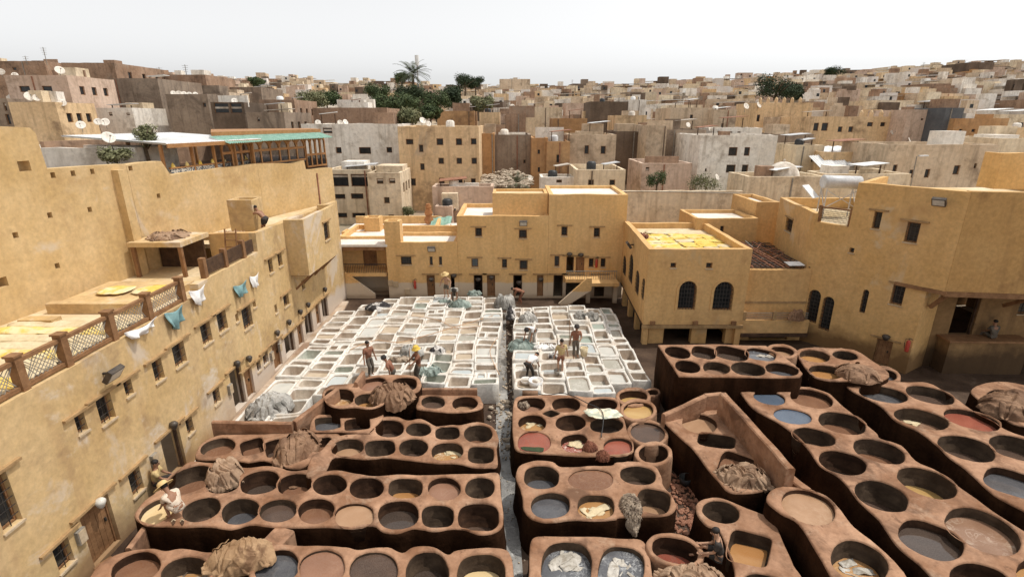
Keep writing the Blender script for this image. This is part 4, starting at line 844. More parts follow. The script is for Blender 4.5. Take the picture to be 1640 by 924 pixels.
# ------------------------------------------------------------------ block at the back of the court
BY = 34.5
def xs_at(u, v=400, Y=BY): return Dp(u, v, Y).x
def build_back():
    zl = Dp(670, 388, BY).z; zc = Dp(800, 346, BY).z; zr = Dp(935, 312, BY).z
    def box(x0, x1, depth, z1, ops, label, par, front=BY, roof='roof_white', name='courtyard_house'):
        poly = [(x0, front), (x1, front), (x1, front+depth), (x0, front+depth)]; w = Wall(poly[0], poly[1])
        o = []
        for q in ops:
            b = w.rect(*q[0]); k = q[1]
            if k.startswith('door') and b[1] < 1.3: b = (b[0], 0.12, b[2], max(b[3], 1.7))
            o.append((b, k, 0.3))
        return w, box_building(name, label, 'building', poly, 0, z1, 'ochre_back', {0: {'ops': o}}, 'ochre buildings around the court', roof, par)
    x0, x1, x2, x3 = xs_at(618), xs_at(733), xs_at(878), xs_at(1000)
    wL, _ = box(x0, x1-0.01, 3.4, zl, [((642, 411, 659, 424), 'green'), ((688, 411, 693, 425), 'plain'), ((703, 411, 708, 425), 'plain'), ((684, 454, 697, 470), 'doorw'), ((722, 448, 734, 468), 'door')],
        'lowest ochre block of the back range, white flat roof', 0.25)
    wC, _ = box(x1, x2-0.01, 5.5, zc, [((761, 365, 772, 379), 'win'), ((755, 414, 766, 428), 'winb'), ((804, 415, 812, 429), 'win'), ((831, 368, 844, 382), 'win'), ((832, 417, 845, 432), 'win'), ((759, 454, 773, 470), 'door'), ((780, 449, 793, 468), 'doorw'), ((822, 457, 836, 473), 'door'), ((860, 451, 874, 471), 'doorw')],
        'middle ochre block of the back range with two rows of windows', 0.3)
    wR, _ = box(x2, x3, 5.0, zr, [((899, 363, 909, 378), 'win'), ((951, 365, 961, 380), 'win'), ((888, 410, 896, 427), 'win'), ((907, 411, 919, 437), 'door'), ((922, 412, 936, 437), 'doorw'), ((943, 414, 951, 428), 'win'), ((962, 414, 970, 428), 'win'), ((886, 455, 901, 482), 'door'), ((906, 457, 928, 480), 'door'), ((951, 464, 967, 495), 'door')],
        'tallest ochre block of the back range above the outside stair', 0.2)
    # upstand boxes on the roofs
    for (u0, v0, u1, v1, d, dy, lab) in ((789, 310, 878, 346, 2.4, 0.8, 'ochre roof room on the middle back block'), (617, 355, 640, 392, 0.9, 0.02, 'ochre chimney shaft at the left end of the back range')):
        q0, q1 = Dp(u0, v1, BY+dy), Dp(u1, v0, BY+dy)
        box_building('roof_room', lab, 'building', [(q0.x, BY+dy), (q1.x-0.02, BY+dy), (q1.x-0.02, BY+dy+d), (q0.x, BY+dy+d)], (zc if u0 > 700 else zl)-0.3, q1.z, 'ochre_back', None, None, 'roof_ochre', 0.15, 0.2)
    for i, (u, v, w) in enumerate(((691, 446, wL), (727, 440, wL), (766, 446, wC), (787, 443, wC), (831, 451, wC), (866, 446, wC), (912, 406, wR), (930, 407, wR))):
        s, z = w.px(u, v); wall_lamp(w, s, z, ('dark heart-shaped wall lamp, number %s from the left along the back wall' % ('one', 'two', 'three', 'four', 'five', 'six')[i]) if i < 6 else 'dark heart-shaped wall lamp over the balcony, %s of two' % ('left', 'right')[i-6], 'heart lamps on the back wall', r=0.2)
    floodlight(wL, *wL.px(692, 397), 'floodlight high on the lowest back block'); floodlight(wC, *wC.px(838, 356), 'floodlight under the parapet of the middle back block')
    extinguisher(wL, *wL.px(665, 455), 'red fire extinguisher on the lowest back block'); extinguisher(wR, *wR.px(955, 421), 'red fire extinguisher on the balcony wall')
    for i, (u, v) in enumerate(((626, 453), (634, 455), (653, 467))): panel_box(wL, *wL.px(u, v), 0.35, 0.4, 'notice_board', 'small pale notice on the lowest back block, %s of three' % ('left', 'middle', 'right')[i], 'notice', 'notices on the back wall', 'sill')
    # balcony and outside stair of the tallest block
    e = empty('balcony', 'railed balcony of the tallest back block with outside stair', 'balcony', None, (xs_at(945), BY, 2))
    bz = Dp(940, 447, BY-1.0).z; bx0, bx1 = xs_at(906, 440, BY-1), xs_at(988, 440, BY-1)
    m = MB(); m.box(bx0, BY-1.1, bz-0.22, bx1, BY-0.003, bz); m.build('floor', 'ochre_back', e)
    m = MB()
    for k in range(23): x = bx0+0.03+(bx1-bx0-0.06)*k/22; m.bar((x, BY-1.05, bz), (x, BY-1.05, bz+0.55), 0.022)
    m.bar((bx0, BY-1.05, bz+0.57), (bx1, BY-1.05, bz+0.57), 0.05); m.build('railing', 'iron_grey', e)
    for u in (942, 985):
        x = xs_at(u, 470, BY-1); m = MB(); m.box(x-0.14, BY-1.05, 0, x+0.14, BY-0.78, bz-0.23); m.build('pillar', 'ochre_back', e)
    sx0, sx1 = xs_at(893, 485, BY-1.2), xs_at(945, 452, BY-1.2); V = [(sx0, BY-1.95, 0.3), (sx0+0.35, BY-1.95, 0.0), (sx1, BY-1.95, bz-0.5), (sx1, BY-1.95, bz+0.35), (sx1-0.3, BY-1.95, bz+0.35)]
    m = MB(); m.add(V+[(a, b+0.16, c) for a, b, c in V], [(0, 1, 2, 3, 4), (9, 8, 7, 6, 5)]+[(i, i+5, (i+1) % 5+5, (i+1) % 5) for i in range(5)]); m.build('stair_wall', 'ochre_back', e)
    for k in range(7):
        x = sx0+0.4+(sx1-sx0-0.4)*k/7; m = MB(); m.box(x, BY-1.78, bz*(k+0.2)/7-0.1, x+(sx1-sx0)/7, BY-1.11, bz*(k+1)/7); m.build('step', 'walkway', e)
    m = MB(); m.box(sx1, BY-1.95, bz-0.22, bx1, BY-1.11, bz); m.build('landing', 'ochre_back', e)
    settle(e)
    # roofed gallery in the far left corner
    x0, x1 = -12.3, xs_at(616); gz = Dp(580, 410, BY-0.4).z; tz = Dp(580, 395, BY-0.4).z; fz = Dp(580, 440, BY-0.4).z
    poly = [(x0, BY+1.6), (x1, BY+1.6), (x1, BY+6), (x0, BY+6)]; w = Wall(poly[0], poly[1])
    box_building('courtyard_house', 'shaded gallery house in the far left corner with outside stair', 'building', poly, 0, tz+0.25, 'ochre_back',
        {0: {'ops': [((1.6, fz+0.05, 2.6, fz+1.35), 'doorw'), ((3.3, fz+0.05, 4.3, fz+1.5), 'door'), ((3.9, 0.1, 5.2, 1.9), 'door')]}}, 'ochre buildings around the court', 'roof_white', 0.3)
    e = empty('gallery', 'shaded balcony gallery with rail in the far left corner', 'balcony', None, (x0, BY, fz))
    m = MB(); m.box(x0, BY-0.1, tz-0.1, x1+0.2, BY+1.597, tz+0.06); m.build('roof', 'roof_white', e)
    m = MB(); m.box(x0, BY-0.05, tz-0.35, x1, BY+0.06, tz-0.103); m.build('beam', 'wood', e)
    m = MB(); m.box(x0, BY, fz-0.25, x1-0.02, BY+1.597, fz); m.build('floor', 'ochre_back', e)
    m = MB()
    for k in range(30): x = x0+0.05+(x1-x0-0.1)*k/29; m.bar((x, BY+0.05, fz), (x, BY+0.05, fz+0.6), 0.02)
    m.bar((x0, BY+0.05, fz+0.62), (x1, BY+0.05, fz+0.62), 0.05); m.build('railing', 'iron', e)
    xa, xb = xs_at(553, 440, BY), xs_at(603, 490, BY); V = [(xa, BY-0.12, fz+0.1), (xa, BY-0.12, 0), (xb, BY-0.12, 0), (xb, BY-0.12, 0.35)]
    m = MB(); m.add(V+[(a, b+0.15, c) for a, b, c in V], [(0, 1, 2, 3), (7, 6, 5, 4)]+[(i, i+4, (i+1) % 4+4, (i+1) % 4) for i in range(4)]); m.build('stair_wall', 'ochre_back', e)
    m = MB(); m.box(xa-0.3, BY-0.1, 0, xa, BY+0.2, fz); m.build('pillar', 'ochre_back', e)
    settle(e)
    # terraces behind the left part
    for (u0, v0, u1, v1, Y, d, lab) in ((585, 349, 607, 380, 39.2, 1.1, 'ochre stair head on the rear terrace'), (548, 372, 584, 384, 38.9, 1.2, 'low ochre skylight curb on the rear terrace')):
        a, b = Dp(u0, v1, Y), Dp(u1, v0, Y); box_building('roof_room', lab, 'building', [(a.x, Y), (b.x, Y), (b.x, Y+d), (a.x, Y+d)], a.z-0.6, b.z, 'ochre_back', None, None, 'roof_ochre', 0.12, 0.18)
    a, b = Dp(536, 388, 38.5), Dp(728, 352, 43.5)
    e = empty('terrace', 'white floored roof terrace with low ochre parapets behind the back range', 'terrace', None, (a.x, 38.4, 4))
    tz2 = Dp(660, 380, 38.4).z
    m = MB(); m.prism([(-13.2, 37.95), (xs_at(730, 380, 38), 37.95), (xs_at(730, 380, 40), 44), (-13.4, 44)], 0, tz2); m.build('floor', 'roof_white', e)
    for (xa, ya, xb, yb) in ((-13.3, 43.9, xs_at(705, 350, 44), 43.9), (xs_at(706, 360, 44), 43.9, xs_at(700, 370, 40), 40), (xs_at(700, 375, 40)-2.6, 39.8, xs_at(733, 375, 39.8), 39.8)):
        m = MB(); m.bar((xa, ya, tz2+0.3), (xb, yb, tz2+0.3), 0.25, 0.62); m.build('parapet', 'ochre_back', e)
    settle(e)
build_back()

# ------------------------------------------------------------------ house with arched windows on the right
def build_arched():
    z1 = 5.5; zb = 1.25; poly = [(7.2, 26.5), (12.65, 26.5), (12.9, 34.45), (7.55, 34.45)]
    w0 = Wall(poly[0], poly[1]); w3 = Wall(poly[3], poly[0]); w1 = Wall(poly[1], poly[2])
    o0 = [(w0.rect(1087, 450, 1115, 496), 'archr'), (w0.rect(1143, 451, 1174, 497), 'archr'), (w0.rect(1074, 421, 1083, 429), 'plain'), (w0.rect(1131, 421, 1141, 430), 'plain')]
    o3 = [(w3.rect(*q), 'arch') for q in ((992, 400, 995, 428), (997, 408, 1003, 442), (1007, 405, 1014, 455), (1017, 431, 1024, 473), (1027, 444, 1034, 483))]
    e = empty('courtyard_house', 'ochre house with big arched windows raised on pillars, yellow hides on roof', 'building', 'ochre buildings around the court', (7.2, 26.5, 0))
    facade(e, w0, zb, z1, o0, 'ochre_arch', 0.3); facade(e, w3, zb, z1, o3, 'ochre_arch', 0.3); facade(e, w1, 0, z1, [], 'ochre_arch', 0.3)
    facade(e, Wall(poly[2], poly[3]), zb, z1-0.1, [], 'ochre_arch', 0.3)
    m = MB(); m.prism(offset(poly, -0.15), 4.85, 5.05); m.build('roof', 'roof_ochre', e)
    m = MB(); m.prism(offset(poly, -0.02), zb-0.16, zb-0.003); m.build('floor', 'wood_dark', e)
    m = MB(); w0.bar(m, -0.06, zb-0.2, w0.L+0.05, zb-0.02, 0.0, 0.08); m.build('ledge', 'lintel', e)
    for s in (0.55, 2.9, 5.0):
        m = MB(); w0.bar(m, s-0.16, zb+0.0, s+0.1, zb+0.22, 0.003, 0.1); m.build('beam_end', 'wood', e)
    for (x, y) in ((7.42, 26.75), (7.5, 28.9), (7.55, 31.0), (7.6, 33.0), (8.05, 26.9), (10.45, 26.9), (12.35, 26.9)):
        ww = 0.14 if x < 8 else 0.42; m = MB(); m.box(x-ww, y-0.15, 0, x+ww, y+0.2, zb-0.17); m.build('pillar', 'ochre_arch', e)
    m = MB(); m.box(9.3, 29.2, 0, 12.6, 29.4, zb-0.17); m.build('inner_wall', 'wood_dark', e)
    m = MB(); m.add([(7.2, 26.5, z1+0.002), (12.65, 26.5, z1+0.002), (12.65, 26.8, z1+0.002), (7.2, 26.8, z1+0.002)], [])
    settle(e)
    floodlight(w3, *w3.px(1015, 392), 'floodlight on the side wall of the arched house')
    # rear part with bare rebar roof and balcony, between the arched house and the right-hand house
    Y = 27.2; x0, x1 = 12.68, 16.38; zt = Dp(1250, 432, Y).z; xr = lambda y: 16.05+.165*(y-27.5)
    e = empty('courtyard_house', 'low ochre link building under a bare rebar roof', 'building', 'ochre buildings around the court', (x0, Y, 0)); w = Wall((x0, Y), (x1, Y))
    facade(e, w, 0, zt, [((0.8, 0.05, 3.0, 1.15), 'hole')], 'ochre_arch', 0.3)
    m = MB(); m.prism([(x0, Y+.303), (xr(Y+.3), Y+.303), (xr(33.4), 33.4), (x0+.25, 33.4)], zt-0.9, zt-0.75); m.build('roof', 'wood_dark', e)
    m = MB(); w.bar(m, 0, 2.25, w.L, 2.37, 0.003, 0.06); m.build('ledge', 'lintel', e)
    bz = Dp(1240, 513, Y-.6).z
    m = MB(); w.bar(m, -0.02, bz-0.75, w.L, bz, 0.5, 0.62); m.build('balcony_wall', 'ochre_arch', e)
    m = MB(); w.bar(m, -0.02, bz-0.2, w.L, bz-0.1, 0.0, 0.497); m.build('balcony_floor', 'ochre_arch', e)
    for k in range(4): m = MB(); w.bar(m, 0, bz+0.08+k*0.11, w.L-.1, bz+0.11+k*0.11, 0.55, 0.58); m.build('rail', 'iron_grey', e)
    for s in (0.1, 1.75, 3.3): m = MB(); w.bar(m, s-0.09, bz+0.003, s+0.09, bz+0.5, 0.51, 0.61); m.build('post', 'lintel', e)
    m = MB(); w.bar(m, 0.02, bz-0.95, w.L, bz-0.76, 0.3, 0.7); m.build('canopy_ledge', 'wood_dark', e)
    settle(e)
    e = empty('rebar_mesh', 'tangle of rusty rebar laid open over the link building', 'rebar', None, (14, 29, zt))
    r = random.Random(5)
    for k in range(24): y = Y+0.15+k*0.26; m = MB(); m.tube([(x0+0.1, y, zt+0.04+r.uniform(0, .04)), (max(xr(y), x0+.6), y+r.uniform(-.1, .1), zt+0.05)], 0.026, 5); m.build('bar', r.choice(['rust', 'iron', 'wood_dark']), e)
    for k in range(13): x = x0+0.25+k*0.28; y1 = 33.4; m = MB(); m.tube([(x, Y+0.1, zt+0.1), (x+r.uniform(-.12, .12), max(y1, Y+.5), zt+0.12+r.uniform(0, .06))], 0.026, 5); m.build('bar', r.choice(['rust', 'iron']), e)
    for k in range(14):
        a = (r.uniform(x0+.4, 15.8), r.uniform(Y+.3, 32.5), zt+0.18); b = (a[0]+r.uniform(-.9, .9), a[1]+r.uniform(-.9, .9), zt+0.2+r.uniform(0, .3)); m = MB(); m.tube([a, b], 0.025, 5); m.build('bar', 'iron_grey' if k % 2 else 'rust', e)
    settle(e)
    o = MB().bar((15.2, 27.7, zt+0.2), (16.0, 27.6, zt+0.24), 0.8, 0.03).build('roof_sheet', 'metal_white'); tag(o, 'loose white sheet lying on the rebar', 'sheet')
    # rooms behind
    for (u0, v0, u1, v1, Y, d, lab, mt) in ((1112, 350, 1215, 386, 33.6, 3.6, 'low ochre room with a white roof behind the arched house', 'ochre_arch'), (1203, 324, 1250, 390, 34.5, 4.0, 'plain ochre tower room behind the rebar roof', 'ochre_arch')):
        a, b = Dp(u0, v1, Y), Dp(u1, v0, Y); w = Wall((a.x, Y), (b.x, Y))
        ops = [(w.rect(1153, 362, 1159, 378), 'plain')] if u0 < 1200 else []
        box_building('courtyard_house', lab, 'building', [(a.x, Y), (b.x, Y), (b.x, Y+d), (a.x, Y+d)], 0, b.z, mt, {0: {'ops': ops}}, 'ochre buildings around the court', 'roof_white', 0.25, 0.22)
    a, b = Dp(990, 350, 41), Dp(1190, 306, 41)
    o = empty('boundary_wall', 'long plain tan wall stained at the top behind the arched house', 'wall', None, (a.x, 41, 0)); facade(o, Wall((a.x, 41), (b.x, 41)), 0, b.z, [], 't_cream', 0.3); settle(o)
build_arched()

# ------------------------------------------------------------------ right-hand house with overhang
def build_right():
    A, B, C = (16.2, 27.48), (19.8, 22.5), (31, 21.2); AF = (17.25, 33.5)
    e = empty('courtyard_house', 'big ochre house on the right with an overhanging upper storey', 'building', 'ochre buildings around the court', (*A, 0))
    wu = Wall(A, B); px = wu.px; zo = px(1518, 468)[1]; zt = px(1555, 308)[1]
    sA = 0.02; sB = px(1376, 290)[0]; wf = Wall(AF, A); zf = 7.2
    prof = [(0, px(1324, 358)[1]), (sB-0.05, px(1372, 366)[1]), (sB, zt), (wu.L, zt)]
    facade(e, wf, 0, zf, [(wf.rect(1258, 350, 1269, 372), 'win', 0.1)], 'ochre_right', 0.3)
    R_ = wu.rect
    up = [(R_(1398, 339, 1411, 367), 'win', 0.25), (R_(1450, 356, 1472, 389), 'win', 0.3), (R_(1360, 397, 1368, 405), 'plain')]
    lo = [(R_(1292, 463, 1312, 517), 'arch'), (R_(1314, 474, 1333, 530), 'arch'), (R_(1379, 463, 1389, 502), 'arch'), (R_(1427, 456, 1448, 489), 'win', 0.2), ((R_(1400, 544, 1427, 583)[0], 0.1, R_(1400, 544, 1427, 583)[2], 1.45), 'doorw', 0.3)]
    # the lower storey stops short of the corner: the upper one overhangs
    sL = px(1470, 520)[0]
    facade(e, Wall(A, wu.W(sL, 0)[:2]), 0, zo, lo, 'ochre_right', 0.32)
    facade(e, wu, zo+0.004, prof, up, 'ochre_right', 0.32)
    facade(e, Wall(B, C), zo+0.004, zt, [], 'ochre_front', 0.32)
    cl = wu.W(sL, 0); yw = cl.y+0.9
    w2 = Wall(cl[:2], (cl.x+1.5, yw))
    facade(e, w2, 0, zo, [], 'ochre_right', 0.3)
    w3 = Wall((cl.x+1.5, yw), (31, yw-0.3)); d0 = w3.rect(1524, 480, 1562, 548)
    facade(e, w3, 0, zo, [((d0[0], 1.75, d0[2], zo-0.15), 'door'), ((w3.rect(1632, 480, 1650, 505)[0], 2.9, w3.rect(1632, 480, 1668, 505)[2], 4.0), 'win'), ((w3.px(1615, 560)[0], 0.05, w3.px(1700, 560)[0], 1.4), 'hole')], 'ochre_shaded', 0.3)
    q = wu.W(sB, 0); qb = (q.x+3.4, q.y+3.2); zl = 6.55
    m = MB(); m.prism([(B[0]-0.3, B[1]+0.45), (C[0], C[1]+0.3), (31, 33), (qb[0]+2, 33), qb, (q.x+0.25, q.y+0.1)], zt-1.35, zt-1.1); m.build('roof', 'roof_ochre', e)
    m = MB(); m.prism([(q.x+0.2, q.y+0.15), (qb[0], qb[1]), (qb[0]+2, 32.9), (17.5, 33.2), (A[0]+0.3, A[1]+0.2)], zl-0.25, zl); m.build('roof', 'roof_ochre', e)
    facade(e, Wall(qb, (q.x+0.05, q.y+0.05)), zl-0.3, zt, [], 'ochre_right', 0.25)
    m = MB(); m.prism([(19.75, 22.75), (31, 21.5), (31, 24.6), (20.8, 24.4), (19.3, 23.35)], zo-0.16, zo); m.build('ceiling', 'wood_dark', e)
    m = MB(); w = Wall(B, C); w.bar(m, -0.05, zo-0.22, w.L, zo+0.0, -0.05, 0.1); m.build('beam', 'wood', e)
    m = MB(); wu.bar(m, sL-1.3, zo-0.16, wu.L+0.1, zo-0.003, -0.1, 0.1); m.build('beam', 'wood', e)
    for t, off in ((0.0, 0.15), (3.6, 0.3), (7.0, 0.3)):
        p = w.W(0.2+t, zo-0.2, -0.1); m = MB(); q = Vector((p.x+(0.0 if t else -0.1), p.y+(1.2 if t else 0.6), zo-1.0)); m.bar(p, q, 0.16); m.build('brace', 'wood', e)
    facade(e, Wall((31, 21.2), (31, 33)), 0, zt, [], 'ochre_right', 0.3); facade(e, Wall((31, 33.5), AF), 0, zf, [], 'ochre_right', 0.3)
    settle(e)
    # platform under the overhang
    pz = 1.7; p = empty('stone_platform', 'raised masonry platform in the shade under the overhang', 'platform', None, (21, 24, 0))
    m = MB(); a = w3.px(1500, 545)[0]; b = w3.px(1620, 560)[0]; w3.bar(m, a, 0, b, pz, 0.01, 0.8); m.build('base', 'ochre_shaded', p); 
    m = MB(); w3.bar(m, a-0.1, pz+0.003, b+0.05, pz+0.1, 0.01, 0.9); m.build('top_slab', 'wood', p); settle(p)
    floodlight(wu, *px(1508, 322), 'floodlight high on the overhanging right-hand house'); extinguisher(wu, *px(1455, 553), 'red fire extinguisher beside the small plank door on the right')
    wall_lamp(wu, *px(1421, 538), 'dark dome lamp over the small plank door on the right', 'dome lamps on the right wall', r=0.18)
    # terrace rail and roof tower
    s0, s1 = sA+0.1, sB-0.1; z0 = px(1345, 360)[1]
    r = empty('terrace_railing', 'brown terrace railing with mesh on the right-hand house', 'railing', None, (*wu.W(s0, 0)[:2], z0)); 
    for s in (s0, s1): m = MB(); wu.bar(m, s-0.07, z0-0.1, s+0.07, z0+0.85, -0.25, -0.1); m.build('post', 'wood', r)
    m = MB(); wu.bar(m, s0, z0+0.72, s1, z0+0.8, -0.22, -0.13); m.build('top_rail', 'wood', r)
    m = MB()
    for k in range(26): q = s0+(s1-s0)*k/25; wu.bar(m, q-0.008, z0, q+0.008, z0+0.72, -0.18, -0.165)
    for k in range(6): wu.bar(m, s0, z0+0.1*k+0.08, s1, z0+0.1*k+0.095, -0.165, -0.15)
    m.build('mesh_panel', 'iron', r); settle(r)
    a, b = Dp(1592, 300, 27.5), Dp(1700, 246, 27.5)
    box_building('roof_room', 'bright ochre stair tower on the roof of the right-hand house', 'building', [(a.x, 27.5), (b.x+1.5, 27.5), (b.x+1.5, 28.6), (a.x, 28.6)], zt-0.5, b.z, 'ochre_right', None, None, 'roof_ochre', 0.2, 0.25)
    # solar water heater
    zr = zt-0.45; zr = zl; e = empty('solar_water_heater', 'silver solar water tank on a frame above the right-hand house', 'water heater', None, (17.5, 29.5, zr))
    c0, c1 = Dp(1318, 291, 30.0), Dp(1377, 293, 30.0); rr = 0.37
    pts = [c0+Vector((-0.03, 0, 0)), c0, c0+Vector((0.02, 0, 0)), c1-Vector((0.02, 0, 0)), c1, c1+Vector((0.03, 0, 0))]
    m = MB(); m.tube(pts, [0.25, 0.34, rr, rr, 0.34, 0.25], 20); m.build('tank', 'galvanised', e, True)
    m = MB()
    for x in (c0.x+0.15, c1.x-0.15):
        for y in (29.7, 30.3): m.bar((x, y, c0.z-rr), (x, y, zr), 0.05)
        m.bar((x, 29.7, c0.z-1.5), (x, 30.3, c0.z-0.4), 0.04)
    m.bar((c0.x+.15, 29.7, c0.z-0.45), (c1.x-.15, 29.7, c0.z-1.45), 0.04); m.bar((c1.x-.15, 29.7, c0.z-0.45), (c0.x+.15, 29.7, c0.z-1.45), 0.04); m.build('frame', 'galvanised', e)
    m = MB(); m.bar((c0.x-0.75, 30.4, c0.z-0.25), (c0.x-0.35, 29.8, c0.z-0.9), 0.7, 0.05); m.build('panel', 'metal_white', e); settle(e)
build_right()

# ------------------------------------------------------------------ left terrace: railing, shed, low roofs
def build_terrace():
    wl = Wall((LBX-0.16, 5), (LBX-0.16, 34)); z0 = 5.78
    e = empty('terrace_railing', 'brown posts and lattice railing along the edge of the left roof terrace', 'railing', None, (LBX, 8, z0))
    px = [(-60, 690), (48, 655), (112, 598), (183, 548), (240, 512), (292, 480)]
    ss = [wl.px(u, v)[0] for u, v in px]; ss[0] = ss[1]-2.0
    for i, s in enumerate(ss):
        zb = z0 if s < 13.1 else 6.18
        m = MB(); wl.bar(m, s-0.1, zb, s+0.1, zb+0.9, -0.11, 0.11); wl.bar(m, s-0.13, zb+0.9, s+0.13, zb+0.95, -0.14, 0.14); m.build('post', 'wood', e)
        if i:
            a = ss[i-1]+0.11; b = s-0.11
            m = MB(); wl.bar(m, a, zb+0.72, b, zb+0.82, -0.06, 0.06); m.build('top_rail', 'wood', e)
            m = MB(); wl.bar(m, a, zb+0.06, b, zb+0.16, -0.06, 0.06); m.build('bottom_rail', 'wood', e)
            m = MB(); k = int((b-a)/0.13)
            for j in range(k):        # diagonal lattice
                q = a+(b-a)*(j+0.5)/k
                for d in (0.28, -0.28):
                    q0, q1 = max(a, min(b, q-d)), max(a, min(b, q+d))
                    m.bar(wl.W(q0, zb+0.16+(0 if True else 0), 0.012*math.copysign(1, d)), wl.W(q1, zb+0.72, 0.012*math.copysign(1, d)), 0.014)
            m.build('lattice_panel', 'iron_grey', e)
    for (s0, s1) in ((13.8, 16.2), (16.7, 17.95)):
        pass
    settle(e)
    e = empty('terrace_railing', 'dark boarded railing by the shed on the left roof terrace', 'railing', None, (LBX, 19, 6.2)); ss = [14.0, 15.5, 17.0]
    for s in ss: m = MB(); wl.bar(m, s-0.1, 6.2, s+0.1, 7.0, -0.1, 0.1); m.build('post', 'wood', e)
    for a, b in zip(ss, ss[1:]+[18.0]):
        m = MB(); wl.bar(m, a+0.11, 6.3, b-0.11, 6.85, -0.04, 0.04); m.build('board', 'wood_dark', e)
    settle(e)
    # shed with slab roof
    e = empty('roof_shed', 'open shed with a slab roof and hides on top of the left terrace', 'shed', None, (-14.5, 20, 5.3))
    q = [(-15.9, 20.9), (-13.7, 20.9), (-13.7, 23.0), (-15.8, 23.0)]
    m = MB(); m.prism(q, 6.95, 7.15); m.build('roof', 'ochre_left', e)
    for (x, y) in ((-13.8, 21.0), (-15.75, 21.0)): m = MB(); m.box(x-0.07, y-0.07, 5.65, x+0.07, y+0.07, 6.947); m.build('post', 'wood', e)
    m = MB(); m.box(-15.8, 22.6, 5.65, -13.8, 22.72, 6.947); m.build('back_wall', 'wood_dark', e); settle(e)
    e = empty('ladder', 'wooden ladder leaning in the corner by the shed', 'ladder', None, (-13, 22.9, 5.3))
    for x in (-12.95, -12.45): m = MB(); m.bar((x, 22.6, 5.3), (x, 23.02, 7.3), 0.05); m.build('rail', 'wood', e)
    for k in range(6): z = 5.6+0.3*k; y = 22.6+0.42*(z-5.3)/2; m = MB(); m.bar((-12.95, y, z), (-12.45, y, z), 0.04); m.build('rung', 'wood', e)
    settle(e)
    e = empty('terrace_step', 'low brown walls and steps crossing the left terrace', 'steps', None, (-14, 17, 5.3))
    for (x0, y0, x1, y1, z) in ((-16.0, 15.6, -14.9, 16.0, 5.82), (-15.9, 16.6, -12.6, 16.9, 6.02), (-15.9, 16.9, -12.6, 19.6, 5.9)):
        m = MB(); m.box(x0, y0, 5.653, x1, y1-0.003, z); m.build('step', 'ochre_left', e)
    settle(e)
    # parapet room + chimney on the far part
    box_building('roof_room', 'square ochre chimney shaft where a man hangs hides', 'building', [(-13.85, 25.2), (-12.65, 25.2), (-12.65, 26.3), (-13.85, 26.3)], 6.4, 8.25, 'ochre_left', None, None, 'roof_ochre', 0.12, 0.15)
    m = MB(); m.bar((-15.0, 23.6, 6.95), (LBX-0.3, 23.6, 6.95), 0.3, 0.5)
build_terrace()

